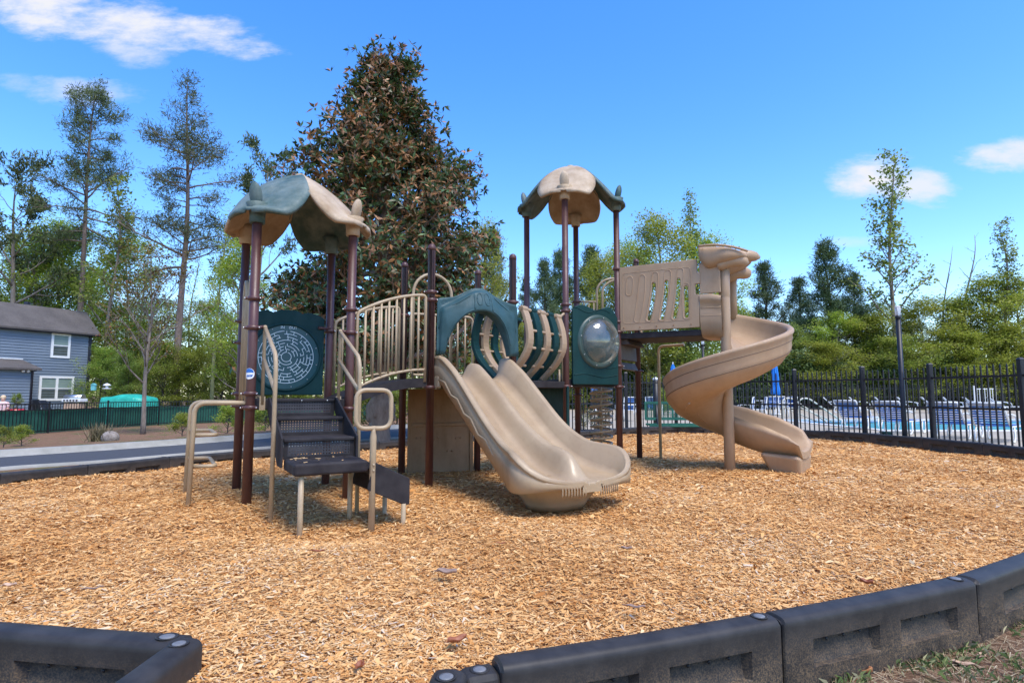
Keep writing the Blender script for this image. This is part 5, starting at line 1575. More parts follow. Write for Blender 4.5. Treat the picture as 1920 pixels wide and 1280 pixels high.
def make_umbrella():
    r = empty('closed_umbrella')
    MB().lathe([(.26, 0), (.26, .05), (.06, .09), (.05, .3)], (0, 0, 0), 16).build('base', M['frame_white'], r, world=False)
    MB().tube([(0, 0, .05), (0, 0, 2.72)], .024, 10).build('pole', M['frame_white'], r, world=False)
    c = MB(); prof = [(.17, 1.02), (.20, 1.06), (.19, 1.25), (.15, 1.5), (.14, 1.58), (.16, 1.75), (.14, 2.1), (.10, 2.45), (.035, 2.64)]
    def cf(i, j):
        rr, h = prof[i]; a = 2 * math.pi * j / 48; k = 1 + .22 * math.cos(8 * a + h * 1.2); return (rr * k * math.cos(a), rr * k * math.sin(a), h + (.03 * math.cos(8 * a) if i == 0 else 0))
    c.grid(cf, len(prof), 48, True, True); cc = c.build('folded_canopy', M['umbrella'], r, world=False)
    MB().lathe([(.148, 1.555), (.152, 1.60), (.148, 1.605)], (0, 0, 0), 20).build('tie', M['umbrella'], cc, world=False)
    MB().ball((0, 0, 2.71), .04, 10, 8).build('finial', M['frame_white'], r, world=False)
    return r
ub = make_umbrella(); uu = [False]
for px, Y, t in ((1453, 30.0, 'right of the spiral slide, standing full height behind the pool fence'), (1262, 31.5, 'of which only the tip shows left of the spiral slide'), (1344, 26.0, 'peeping out beside the centre pole of the spiral slide'), (1116, 31, 'seen low behind the coil climber')):
    o = ub if not uu[0] else copy_tree(ub); uu[0] = True
    p = at(px, 700, Y); o.location = (p.x, Y, -.06); tag(o, 'closed bright blue umbrella, ' + t, 'umbrella', 'closed blue umbrellas by the pool')
p = at(1441, 760, 30.6)
tb = tag(empty('patio_table', (p.x, 30.6, -.06)), 'round white patio table beneath the closed blue umbrella', 'table')
MB().lathe([(.6, .62), (.61, .64), (.6, .66)], (p.x, 30.6, 0), 28).build('table_top', M['frame_white'], tb)
for k in range(4):
    a = k * math.pi / 2 + .4; MB().tube([(p.x + .5 * math.cos(a), 30.6 + .5 * math.sin(a), -.06), (p.x + .42 * math.cos(a), 30.6 + .42 * math.sin(a), .63)], .02, 8).build('leg', M['frame_white'], tb)
M['rail_tan'] = mottled('tan_handrail_enamel', (.55, .49, .38), (.64, .58, .46), .35, 5, 100, 0)
for px, Y, t in ((1468, 23.4, 'left one of the pair'), (1499, 22.6, 'right one of the pair')):
    p = at(px, 770, Y); b0 = V3((p.x, Y, -.06))
    h = MB(); h.tube(fillet([b0, b0 + V3((.0, 0, .86)), b0 + V3((.35, .0, .90)), b0 + V3((1.75, .1, -.05)), b0 + V3((1.8, .1, -.2))], .28, 8), .032, 12)
    h.tube([b0 + V3((.0, 0, .55)), b0 + V3((1.35, .08, -.02))], .024, 10)
    ho = h.build('pool_handrail', M['rail_tan']); tag(ho, 'tan curved pool handrail sloping into the water, ' + t, 'handrail', 'pool handrails')
p0, p1 = at(1828, 750, 37.2), at(1867, 750, 37.2)
gt = tag(empty('white_gate', ((p0.x + p1.x) / 2, 37.2, -.06)), 'white metal gate panel standing in front of the ivy hedge at far right', 'gate')
for q in (p0, p1): MB().box((q.x, 37.2, .72), (.09, .07, 1.58)).build('gate_post', M['white'], gt)
b = MB()
for k in range(1, 8): b.box((p0.x + (p1.x - p0.x) * k / 8, 37.2, .70), (.03, .02, 1.3))
b.box(((p0.x + p1.x) / 2, 37.2, 1.30), (p1.x - p0.x - .1, .026, .04)); b.box(((p0.x + p1.x) / 2, 37.2, .15), (p1.x - p0.x - .1, .026, .04)); b.build('bars', M['white'], gt)
p = at(1661, 812, 12.6)
ek = tag(empty('valve_box', (p.x, 12.6, -.06)), 'small dark green box on the pool deck behind the fence', 'box')
MB().box((p.x, 12.6, .07), (.17, .14, .22)).build('body', M['teal'], ek, bevel=.012); MB().box((p.x, 12.6, .19), (.19, .16, .025)).build('lid', M['teal'], ek, bevel=.008)

# ---- green bench
M['bench'] = mottled('green_bench_coating', (.012, .10, .065), (.02, .135, .09), .45, 5, 90, .2)
bz = -.20; BY = 15.75
pL, pR = at(1210, 770, BY), at(1345, 770, BY + .1)
bn = tag(empty('park_bench', ((pL.x + pR.x) / 2, BY, bz)), 'green metal park bench behind the far border, left of the spiral slide', 'bench')
def bx(x0, x1, y0, y1, z0, z1): return ((x0 + x1) / 2, (y0 + y1) / 2, (z0 + z1) / 2), (x1 - x0, y1 - y0, z1 - z0)
xl, xr = pL.x, pR.x
s = MB(); s.box(*bx(xl, xr, BY - .46, BY - .41, .15, .21)); s.box(*bx(xl, xr, BY - .05, BY, .17, .22))
for k in range(40): x = xl + .02 + (xr - xl - .04) * k / 39; s.box((x, BY - .23, .19), (.012, .38, .012))
for k in range(6): s.box(((xl + xr) / 2, BY - .39 + .065 * k, .184), (xr - xl, .010, .010))
s.build('seat', M['bench'], bn, bevel=.0)
s = MB(); s.box(*bx(xl, xr, BY + .03, BY + .06, .30, .37)); s.box(*bx(xl, xr, BY + .08, BY + .11, .74, .79))
for x in (xl + .02, (xl * .62 + xr * .38), (xl * .3 + xr * .7), xr - .02): s.box((x, BY + .07, .55), (.05, .025, .44))
for k in range(44): s.box((xl + (xr - xl) * k / 43, BY + .07, .55), (.011, .012, .40))
for k in range(7): s.box(((xl + xr) / 2, BY + .07, .39 + .055 * k), (xr - xl, .011, .011))
s.build('backrest', M['bench'], bn)
for x in (xl + .32, xr - .32):
    MB().tube([(x, BY - .05, bz - .1), (x, BY - .05, .17), (x, BY + .07, .35), (x, BY + .09, .7)], .045, 10).build('leg', M['black_metal'], bn)

# ---- blue house
def siding_mat():
    m, nt, b = mat('blue_lap_siding'); v = coords(nt)
    nt.links.new(ramp(nt, noise(nt, v, .8, 6), [(.35, (.145, .182, .225)), (.65, (.17, .21, .255))]), b.inputs['Base Color'])
    b.inputs['Roughness'].default_value = .6; return m
M['siding'] = siding_mat()
def roof_mat():
    m, nt, b = mat('asphalt_shingle'); v = coords(nt)
    n = noise(nt, v, 1.1, 7, .65); n2 = noise(nt, v, 24, 4, .7)
    mx = nd(nt, 'ShaderNodeMixRGB'); mx.inputs[0].default_value = .45
    nt.links.new(ramp(nt, n, [(.35, (.055, .047, .042)), (.65, (.115, .10, .09))]), mx.inputs[1]); nt.links.new(ramp(nt, n2, [(.3, (.05, .042, .038)), (.7, (.16, .14, .13))]), mx.inputs[2])
    nt.links.new(mx.outputs[0], b.inputs['Base Color']); b.inputs['Roughness'].default_value = .9; bump(nt, b, n2, .6, .02); return m
M['roof'] = roof_mat()
M['trim'] = mottled('dark_navy_trim', (.018, .020, .030), (.028, .03, .042), .5, 3)
M['pane'] = mottled('window_pane', (.06, .075, .07), (.10, .115, .105), .08, .9, 50, 0)
M['blind'] = mottled('pale_green_blind', (.20, .27, .23), (.26, .33, .28), .6, .9, 50, 0)
HC = V3((-27.3, 38.0, 0)); hd_ = V3((-.389, -.921, 0)).normalized(); hn = V3((.921, -.389, 0)).normalized()
house = tag(empty('house', (-29.5, 37.5, -.45)), 'two storey blue house with lap siding, white windows and grey shingle roof', 'house')
def hp_(t, z, o=0.0): return HC + hd_ * t + Z3 * z + hn * o
def lap_wall(name, t0, t1, z0, z1, o, mt, parent, lap=.165):
    mb = MB(); z = z0
    while z < z1:
        zt = min(z + lap, z1)
        mb.add([hp_(t0, z, o + .034), hp_(t1, z, o + .034), hp_(t1, zt, o), hp_(t0, zt, o)], [(0, 1, 2, 3)], False)
        mb.add([hp_(t0, z, o), hp_(t1, z, o), hp_(t1, z, o + .034), hp_(t0, z, o + .034)], [(0, 1, 2, 3)], False)
        z = zt
    return mb.build(name, mt, parent, fix=False)
lap_wall('wall', 0, 10, -.6, 4.95, 0, M['siding'], house)
core = MB(); core.hexa([hp_(0.02, -.6, -.01), hp_(0.02, -.6, -8), hp_(10, -.6, -8), hp_(10, -.6, -.01)], [hp_(0.02, 4.93, -.01), hp_(0.02, 4.93, -8), hp_(10, 4.93, -8), hp_(10, 4.93, -.01)])
core.build('side_walls', M['siding'], house)
rf = MB(); o_ = .34; e_ = -.34
prof = [(o_, 4.86), (-1.25, 6.42), (-4.0, 6.75), (-6.75, 6.42), (-8 - o_, 4.86)]
for (a, za), (b2, zb) in zip(prof, prof[1:]):
    rf.hexa([hp_(e_, za - .10, a), hp_(10.3, za - .10, a), hp_(10.3, zb - .10, b2), hp_(e_, zb - .10, b2)], [hp_(e_, za, a), hp_(10.3, za, a), hp_(10.3, zb, b2), hp_(e_, zb, b2)])
roof = rf.build('roof', M['roof'], house)
gbl = MB(); gp = [(-.02, 4.9), (-1.25, 6.25), (-4, 6.55), (-6.75, 6.25), (-7.98, 4.9)]
gbl.prism([hp_(.05, z, a) for a, z in gp], hd_ * .1); gbl.build('gable_wall', M['siding'], house)
fs_ = MB(); fs_.hexa([hp_(e_, 4.70, .30), hp_(10.3, 4.70, .30), hp_(10.3, 4.70, .02), hp_(e_, 4.70, .02)], [hp_(e_, 4.845, .33), hp_(10.3, 4.845, .33), hp_(10.3, 4.845, .02), hp_(e_, 4.845, .02)])
fs_.build('fascia', M['trim'], roof)
MB().box(hp_(2.6, 6.5, -2.2), (.25, .25, .45)).build('roof_vent', M['trim'], roof, bevel=.02)
ct_ = MB(); ct_.hexa([hp_(-.02, -.6, .025), hp_(.16, -.6, .025), hp_(.16, -.6, .06), hp_(-.02, -.6, .06)], [hp_(-.02, 4.7, .025), hp_(.16, 4.7, .025), hp_(.16, 4.7, .06), hp_(-.02, 4.7, .06)])
ct_.build('corner_trim', M['trim'], house)
def hwin(x0, y0, x1, y1, cols, o=.0):
    P0 = hp_(0, 0, o)
    a = onplane(x0, (y0 + y1) / 2, P0, hn); b2 = onplane(x1, (y0 + y1) / 2, P0, hn)
    tmid = onplane((x0 + x1) / 2, y0, P0, hn); bmid = onplane((x0 + x1) / 2, y1, P0, hn)
    ta_, tb_ = (a - HC).dot(hd_), (b2 - HC).dot(hd_); t0, t1 = min(ta_, tb_), max(ta_, tb_); z0, z1 = bmid.z, tmid.z
    w = MB(); fw = .13
    def bar(q0, q1, r0, r1, d0=.01, d1=.07): w.hexa([hp_(q0, r0, o + d0), hp_(q1, r0, o + d0), hp_(q1, r0, o + d1), hp_(q0, r0, o + d1)], [hp_(q0, r1, o + d0), hp_(q1, r1, o + d0), hp_(q1, r1, o + d1), hp_(q0, r1, o + d1)])
    bar(t0, t1, z0, z0 + fw); bar(t0, t1, z1 - fw, z1); bar(t0, t0 + fw, z0 + fw, z1 - fw); bar(t1 - fw, t1, z0 + fw, z1 - fw)
    if cols == 2: bar((t0 + t1) / 2 - .07, (t0 + t1) / 2 + .07, z0 + fw, z1 - fw)
    win = w.build('window', M['white'], house)
    zm = (z0 + z1) / 2
    w = MB(); bar(t0 + fw, t1 - fw, zm - .03, zm + .03, .012, .058); w.build('sash_bar', M['white'], win)
    w = MB(); w.add([hp_(t0 + .05, z0 + .05, o + .030), hp_(t1 - .05, z0 + .05, o + .030), hp_(t1 - .05, zm, o + .030), hp_(t0 + .05, zm, o + .030)], [(0, 1, 2, 3)], False); w.build('pane', M['pane'], win)
    w = MB(); w.add([hp_(t0 + .05, zm, o + .031), hp_(t1 - .05, zm, o + .031), hp_(t1 - .05, z1 - .05, o + .031), hp_(t0 + .05, z1 - .05, o + .031)], [(0, 1, 2, 3)], False); w.build('blind', M['blind'], win)
hwin(95, 625, 131, 671, 1); hwin(72, 705, 137, 751, 2)
# lean-to at the left
EO = 1.3
tl0 = (onplane(60, 720, hp_(0, 0, EO), hn) - HC).dot(hd_)
zl = onplane(55, 692, hp_(0, 0, EO), hn).z; zu = onplane(40, 676, hp_(0, 0, 0), hn).z
ex = tag(empty('lean_to', tuple(hp_(tl0 + 2, -.4, EO)), parent=house))
lap_wall('wall', tl0, 10, -.6, zl, EO, M['siding'], ex)
cb = MB(); cb.hexa([hp_(tl0 + .02, -.6, 0), hp_(10, -.6, 0), hp_(10, -.6, EO - .01), hp_(tl0 + .02, -.6, EO - .01)], [hp_(tl0 + .02, zu - .06, 0), hp_(10, zu - .06, 0), hp_(10, zl, EO - .01), hp_(tl0 + .02, zl, EO - .01)]); cb.build('side_wall', M['siding'], ex)
rb_ = MB(); rb_.hexa([hp_(tl0 - .3, zl - .06, EO + .3), hp_(10, zl - .06, EO + .3), hp_(10, zu - .06, 0.03), hp_(tl0 - .1, zu - .06, 0.03)], [hp_(tl0 - .3, zl + .05, EO + .3), hp_(10, zl + .05, EO + .3), hp_(10, zu + .05, 0.03), hp_(tl0 - .1, zu + .05, 0.03)])
rr_ = rb_.build('roof', M['roof'], ex)
fb_ = MB(); fb_.hexa([hp_(tl0 - .1, zu + .06, .03), hp_(10, zu + .06, .03), hp_(10, zu + .06, .08), hp_(tl0 - .1, zu + .06, .08)], [hp_(tl0 - .1, zu + .12, .03), hp_(10, zu + .12, .03), hp_(10, zu + .12, .08), hp_(tl0 - .1, zu + .12, .08)]); fb_.build('flashing', M['white'], rr_)
MB().tube([hp_(tl0 + .05, -.6, EO + .06), hp_(tl0 + .05, zl - .15, EO + .06), hp_(tl0 - .05, zl - .05, EO + .22)], .06, 8).build('downspout', M['trim'], ex)
for q_ in (.55, .30): MB().ball(hp_(tl0 + q_, zl - .12, EO + .13), (.10, .08, .07), 10, 8).build('flood_light', M['white'], ex)

# ---- things by the house, behind the green screen
def yard(px, py, Y): p = at(px, py, Y); p.z = ground_z(p.x, Y); return p
M['tarp'] = mottled('turquoise_tarp', (.015, .30, .215), (.03, .42, .31), .4, 2.5, 6, .7, .06)
p = yard(243, 760, 28.6)
tp_ = MB()
def tf(i, j):
    a = 2 * math.pi * j / 40; t = i / 12
    rx, ry = 1.16, .8; q = 4.0
    c, s = math.cos(a), math.sin(a); k = (abs(c) ** q + abs(s) ** q) ** (-1 / q)
    h = [0, .5, .95, 1.15, 1.27, 1.33, 1.37, 1.39, 1.40, 1.41, 1.41, 1.41, 1.41][i]
    sh = [1.06, 1.03, 1.0, .98, .95, .90, .82, .7, .55, .4, .25, .1, .004][i]
    x = rx * c * k * sh; y = ry * s * k * sh
    return V3((p.x + x, p.y + y, p.z + h + .05 * math.sin(x * 4 + 1) * (t > .2) - .04 * abs(math.sin(x * 2.2 + .4)) * (i > 4)))
tp_.grid(tf, 13, 40, True, True); to_ = tp_.build('tarp_cover', M['tarp']); tag(to_, 'turquoise tarpaulin draped over a garden heap behind the fence, left of the slender tree', 'tarpaulin')
p = yard(140, 750, 30.5)
gr = tag(empty('grill', tuple(p)), 'stainless steel grill on a pale brick base under the lower double window', 'grill')
gb = MB(); gb.box(p + Z3 * .55, (.80, .5, .9)); gb.build('base', mottled('pale_brick', (.42, .27, .17), (.56, .38, .25), .8, 8), gr, bevel=.03)
gb = MB(); gb.box(p + Z3 * 1.12, (.95, .55, .16)); gb.build('burner_panel', M['white'], gr, bevel=.02)
gb = MB()
for k in range(5): MB().tube([p + V3((-.32 + .16 * k, -.27, 1.12)), p + V3((-.32 + .16 * k, -.33, 1.12))], .04, 10).build('knob', M['black_metal'], gr)
gb = MB(); gb.tube([p + V3((-.45, 0, 1.22)), p + V3((.45, 0, 1.22))], .20, 16); gb.build('lid', M['steel'], gr); 
MB().tube([p + V3((-.35, -.25, 1.30)), p + V3((.35, -.25, 1.30))], .025, 8).build('handle', M['steel'], gr)
p = yard(31, 760, 29.5)
plr = tag(empty('planter', tuple(p)), 'glossy red round planter standing by the house at the left edge', 'planter')
MB().lathe([(.20, .0), (.36, .3), (.40, .52), (.36, .68), (.33, .70), (.32, .66)], p, 20).build('pot', mottled('red_glaze', (.42, .012, .02), (.55, .02, .03), .25, 4), plr)
MB().lathe([(.28, .3), (.22, .45), (.05, .80)], p, 14).build('soil', mottled('soil', (.03, .02, .014), (.06, .04, .03), .9, 9), plr)
planter_pos = p.copy()
for px, t in ((72, 'left one'), (92, 'right one, leaning back')):
    p = yard(px, 758, 30.0)
    ch = tag(empty('garden_chair', tuple(p)), 'black garden chair between the red planter and the grill, ' + t, 'chair', 'black garden chairs')
    w = .52 if px < 80 else .7
    MB().box(p + V3((0, 0, .5)), (w, .5, .06)).build('seat', M['black_metal'], ch, bevel=.02)
    MB().box(p + V3((-w * .4, .1, .86)), (.08, .5, .62), Matrix.Rotation(R(-12 if px < 80 else -35), 3, 'Y')).build('backrest', M['black_metal'], ch, bevel=.03)
    for sx in (-1, 1):
        for sy in (-1, 1): MB().tube([p + V3((sx * w * .4, sy * .22, 0)), p + V3((sx * w * .4, sy * .22, .5))], .02, 8).build('leg', M['black_metal'], ch)
p = yard(187, 750, 31.0)
bf = tag(empty('bird_feeder', tuple(p)), 'thin hooked pole carrying a teal box feeder and a white roofed feeder', 'bird feeder')
zf = at(187, 728, 31.0).z
MB().tube([p, V3((p.x, p.y, zf + .45)), V3((p.x + .1, p.y, zf + .5))], .02, 8).build('pole', M['black_metal'], bf)
for sx, px in ((-1, 175.5), (1, 200.5)):
    q = at(px, 726, 31.0)
    MB().tube(fillet([V3((p.x, p.y, zf + .35)), V3((p.x + (q.x - p.x) * .6, p.y, zf + .55)), V3((q.x, p.y, zf + .50)), V3((q.x, p.y, zf + .25))], .1), .012, 6).build('hook', M['black_metal'], bf)
    if sx < 0: MB().box((q.x, q.y, q.z - .02), (.20, .16, .28)).build('box_feeder', mottled('teal_feeder', (.12, .42, .42), (.2, .5, .5), .5, 8), bf, bevel=.015); MB().prism([V3((q.x - .12, q.y - .1, q.z + .12)), V3((q.x + .12, q.y - .1, q.z + .12)), V3((q.x, q.y - .1, q.z + .22))], (0, .2, 0)).build('feeder_roof', mottled('teal_feeder_roof', (.1, .36, .36), (.15, .42, .42), .5, 8), bf)
    else: MB().lathe([(.02, -.02), (.20, .0), (.21, .03), (.06, .05), (.06, .16), (.20, .17), (.14, .24), (.01, .30)], (q.x, q.y, q.z - .08), 18).build('roofed_feeder', M['white'], bf)
# seated person at the left edge
def person():
    p = yard(5, 760, 29.0)
    r = tag(empty('person', tuple(p)), 'person with light hair in a pink top sitting by the house', 'person')
    J = {'pel': (0, 0, .50), 'bel': (0, .0, .68), 'che': (0, .02, .88), 'nek': (0, .0, 1.06), 'hd1': (0, -.02, 1.16), 'hd2': (0, -.03, 1.27), 'ls': (-.17, .01, 1.0), 'le': (-.23, -.06, .76), 'lw': (-.13, -.27, .68), 'lh': (-.10, -.35, .66), 'rs': (.17, .01, 1.0), 're': (.23, -.06, .76), 'rw': (.13, -.27, .68), 'rh': (.10, -.35, .66),
         'lp': (-.10, -.02, .48), 'lk': (-.12, -.45, .52), 'la': (-.12, -.48, .09), 'lt': (-.12, -.66, .05), 'rp': (.10, -.02, .48), 'rk': (.12, -.45, .52), 'ra': (.12, -.48, .09), 'rt': (.12, -.66, .05)}
    rad = {'pel': .15, 'bel': .14, 'che': .15, 'nek': .055, 'hd1': .085, 'hd2': .088, 'ls': .065, 'le': .048, 'lw': .033, 'lh': .04, 'rs': .065, 're': .048, 'rw': .033, 'rh': .04, 'lp': .10, 'lk': .066, 'la': .042, 'lt': .04, 'rp': .10, 'rk': .066, 'ra': .042, 'rt': .04}
    E_l = [('pel', 'bel'), ('bel', 'che'), ('che', 'nek'), ('nek', 'hd1'), ('hd1', 'hd2'), ('che', 'ls'), ('ls', 'le'), ('le', 'lw'), ('lw', 'lh'), ('che', 'rs'), ('rs', 're'), ('re', 'rw'), ('rw', 'rh'), ('pel', 'lp'), ('lp', 'lk'), ('lk', 'la'), ('la', 'lt'), ('pel', 'rp'), ('rp', 'rk'), ('rk', 'ra'), ('ra', 'rt')]
    ks = list(J); me = bpy.data.meshes.new('body'); rz = Matrix.Rotation(R(35), 3, 'Z')
    me.from_pydata([tuple(p + rz @ V3(J[k])) for k in ks], [(ks.index(a), ks.index(b2)) for a, b2 in E_l], [])
    o = bpy.data.objects.new('body', me); COL.objects.link(o); md = o.modifiers.new('skin', 'SKIN')
    for i, k in enumerate(ks): me.skin_vertices[0].data[i].radius = (rad[k], rad[k])
    me.skin_vertices[0].data[0].use_root = True
    ss = o.modifiers.new('sub', 'SUBSURF'); ss.levels = 2; ss.render_levels = 2
    m, nt, b = mat('skin'); b.inputs['Base Color'].default_value = (.55, .30, .21, 1); b.inputs['Roughness'].default_value = .6
    me.materials.append(m); attach(o, r)
    def T(v): return p + rz @ V3(v)
    top = MB(); prof = [(.185, .46), (.18, .6), (.185, .8), (.20, .95), (.15, 1.05), (.075, 1.09)]
    top.grid(lambda i, j: T((prof[i][0] * 1.08 * math.cos(2 * math.pi * j / 20), prof[i][0] * .82 * math.sin(2 * math.pi * j / 20) + .01, prof[i][1])), len(prof), 20, True, True)
    for s in (-1, 1): top.tube([T((s * .15, .01, 1.0)), T((s * .20, -.03, .88)), T((s * .235, -.06, .77))], [.085, .078, .07], 12)
    top.build('top', mottled('pink_white_print', (.62, .30, .30), (.75, .62, .58), .8, 14), r)
    leg = MB()
    for s in (-1, 1): leg.tube([T((s * .09, .0, .49)), T((s * .12, -.45, .53)), T((s * .12, -.49, .16))], [.12, .085, .065], 12)
    leg.build('trousers', mottled('grey_cloth', (.12, .12, .14), (.18, .18, .2), .8, 9), r)
    hr = MB(); hr.ball(T((0, .02, 1.27)), (.115, .12, .125), 16, 12); hr.ball(T((0, .07, 1.16)), (.10, .07, .12), 14, 10)
    hr.build('hair', mottled('light_hair', (.55, .38, .22), (.68, .52, .34), .7, 14), r)
    c = tag(empty('garden_chair', tuple(p)), 'pale garden chair carrying the seated person at the left edge', 'chair', 'black garden chairs')
    MB().box(T((0, .02, .36)), (.5, .48, .05), rz).build('seat', M['white'], c, bevel=.015)
    MB().box(T((0, .27, .68)), (.5, .04, .62), rz).build('backrest', M['white'], c, bevel=.015)
    for sx in (-1, 1):
        for sy in (-1, 1): MB().tube([T((sx * .22, .02 + sy * .2, 0)), T((sx * .22, .02 + sy * .2, .36))], .018, 8).build('leg', M['white'], c)
person()

# ---- grass and leaves outside the border, lower right
def grass_mat():
    m, nt, b = mat('grass_blade'); a = nt.nodes.new('ShaderNodeAttribute'); a.attribute_name = 'tint'
    nt.links.new(ramp(nt, a.outputs['Fac'], [(0, (.07, .11, .022)), (.4, (.16, .21, .05)), (.65, (.29, .29, .10)), (1, (.48, .40, .22))]), b.inputs['Base Color']); b.inputs['Roughness'].default_value = .7; return m
def make_grass():
    n = 60000
    x = rng.uniform(.2, 3.6, n); y = rng.uniform(.9, 4.0, n)
    k = ~in_loop(x, y - .12 + .0 * x) & ~in_loop(x, y + .04) & (x < 1.05 * y + .4)
    patch = np.sin(x * 5.1 + 1.3 * np.sin(y * 4)) * np.cos(y * 6.3 + .7) + .35 * np.sin(x * 13 + y * 11)
    k &= (patch + rng.normal(0, .45, n) > .05)
    x, y = x[k], y[k]; n = len(x)
    h = rng.uniform(.010, .045, n); w = rng.uniform(.0006, .0014, n); th = rng.uniform(0, 6.28, n); ln = rng.uniform(.2, 1.4, n)
    b0 = np.stack([x, y, np.full(n, -.172)], 1); s = np.stack([np.cos(th), np.sin(th), 0 * x], 1); f = np.stack([-np.sin(th), np.cos(th), 0 * x], 1)
    H = h[:, None]; W = w[:, None]; Lk = ln[:, None]
    m_ = b0 + f * H * Lk * .35; m_[:, 2] += h * .75; t_ = b0 + f * H * Lk; t_[:, 2] += h
    return np.stack([b0 - s * W, b0 + s * W, t_ + s * W * .2, m_ - s * W * .8], 1)
tag(quads_object('grass', make_grass(), grass_mat(), 4), kind='stuff')
def straw_mat():
    m, nt, b = mat('dry_straw'); a = nt.nodes.new('ShaderNodeAttribute'); a.attribute_name = 'tint'
    nt.links.new(ramp(nt, a.outputs['Fac'], [(0, (.17, .11, .06)), (.5, (.36, .26, .145)), (1, (.56, .45, .29))]), b.inputs['Base Color']); b.inputs['Roughness'].default_value = .85; return m
def make_straw():
    n = 16000; x = rng.uniform(.2, 3.6, n); y = rng.uniform(.9, 4.0, n); k = ~in_loop(x, y + .05); x, y = x[k], y[k]; n = len(x)
    L = rng.uniform(.01, .05, n)[:, None]; W = rng.uniform(.0006, .0018, n)[:, None]; th = rng.uniform(0, 6.28, n); d = np.stack([np.cos(th), np.sin(th), rng.normal(0, .12, n)], 1); s = np.stack([-np.sin(th), np.cos(th), 0 * x], 1)
    c = np.stack([x, y, -.166 + rng.uniform(0, .012, n)], 1); return np.stack([c - d * L - s * W, c + d * L - s * W, c + d * L + s * W, c - d * L + s * W], 1)
tag(quads_object('dry_straw', make_straw(), straw_mat(), 4), kind='stuff')
LEAFM = {'orange': mottled('orange_brown_leaf', (.30, .105, .035), (.44, .19, .07), .55, 14, 60, .3), 'tan': mottled('pale_tan_leaf', (.42, .27, .17), (.55, .38, .26), .6, 14, 60, .3), 'grey': mottled('grey_brown_leaf', (.20, .13, .10), (.32, .22, .17), .65, 14, 60, .3), 'rust': mottled('rust_red_leaf', (.22, .062, .026), (.33, .115, .05), .5, 14, 60, .3)}
def leaf(px, py, z, L, W, rz, curl, mk, label, tilt=0.0):
    c = gz(px, py, z); mb = MB(); n, m_ = 12, 7; Rm = Matrix.Rotation(rz, 3, 'Z') @ Matrix.Rotation(tilt, 3, 'X')
    def lf(i, j):
        t = i / n; v = -1 + 2 * j / (m_ - 1); w = W * (math.sin(math.pi * min(1, t * .96 + .02)) ** .75) * (1 - .25 * t)
        return c + Rm @ V3(((t - .5) * L, v * w, curl * (v * v) * W + curl * .35 * L * (t - .5) ** 2 + .006 + .003 * math.sin(9 * t)))
    mb.grid(lf, n + 1, m_)
    mb.tube([c + Rm @ V3(((t - .5) * L, 0, curl * .35 * L * (t - .5) ** 2 + .009)) for t in [-.18, 0, .3, .6, .95]], .0016, 5)
    o = mb.build('fallen_leaf', LEAFM[mk], solid=.0012); tag(o, label, 'leaf', 'fallen leaves'); return o
G0 = -.165
leaf(1518, 1257, G0, .085, .034, R(20), .35, 'orange', 'broad pale orange leaf lying against the foot of the second border segment')
leaf(1617, 1262, G0, .075, .024, R(-20), .8, 'orange', 'curled orange leaf on the grass below the leaf pair at the border')
leaf(1735, 1207, G0, .065, .03, R(10), .7, 'orange', 'bright orange leaf propped at the foot of the second border segment', .3)
leaf(1712, 1216, G0, .06, .022, R(-60), .3, 'tan', 'pale leaf lying right under the bright orange leaf by the border')
leaf(1805, 1246, G0, .085, .02, R(-25), .25, 'tan', 'long pale tan leaf lying alone on the grass at lower right')
leaf(1850, 1172, G0, .085, .018, R(-35), .5, 'tan', 'narrow brown leaf close to the third border segment')
leaf(1840, 1232, G0, .05, .02, R(40), .3, 'tan', 'small cream leaf on the grass right of the long tan leaf')
leaf(1545, 1247, G0, .05, .018, R(-30), .5, 'tan', 'small tan leaf tucked behind the broad pale orange leaf')
leaf(838, 1076, .015, .11, .035, R(-10), .5, 'grey', 'large greyish folded leaf on the wood chips in front of the double slide')
leaf(857, 1205, .012, .085, .022, R(35), .7, 'rust', 'rust red leaf on the chips right of the entrance gap')
leaf(674, 1252, .012, .05, .02, R(80), .5, 'rust', 'small rust red leaf on the chips between the two border ends')
leaf(1175, 1030, .012, .07, .02, R(-15), .5, 'grey', 'dull brown leaf on the chips right of the slide lip')
leaf(940, 1020, .012, .06, .012, R(10), .4, 'rust', 'thin orange red sliver of leaf below the slide lip')
leaf(597, 1035, .012, .08, .014, R(5), .5, 'rust', 'thin reddish leaf on the chips below the stairs')
leaf(175, 1105, .012, .09, .012, R(25), .4, 'grey', 'dark brown sliver on the chips above the left border')
leaf(18, 1100, .012, .06, .02, R(15), .5, 'tan', 'pinkish leaf on the chips at the left edge of the photo')
leaf(1625, 1095, .012, .06, .02, R(-40), .8, 'rust', 'curled brown leaf on the chips behind the second border segment')
leaf(1192, 1140, .012, .09, .014, R(-12), .4, 'grey', 'dark twig like leaf on the chips behind the first border segment')
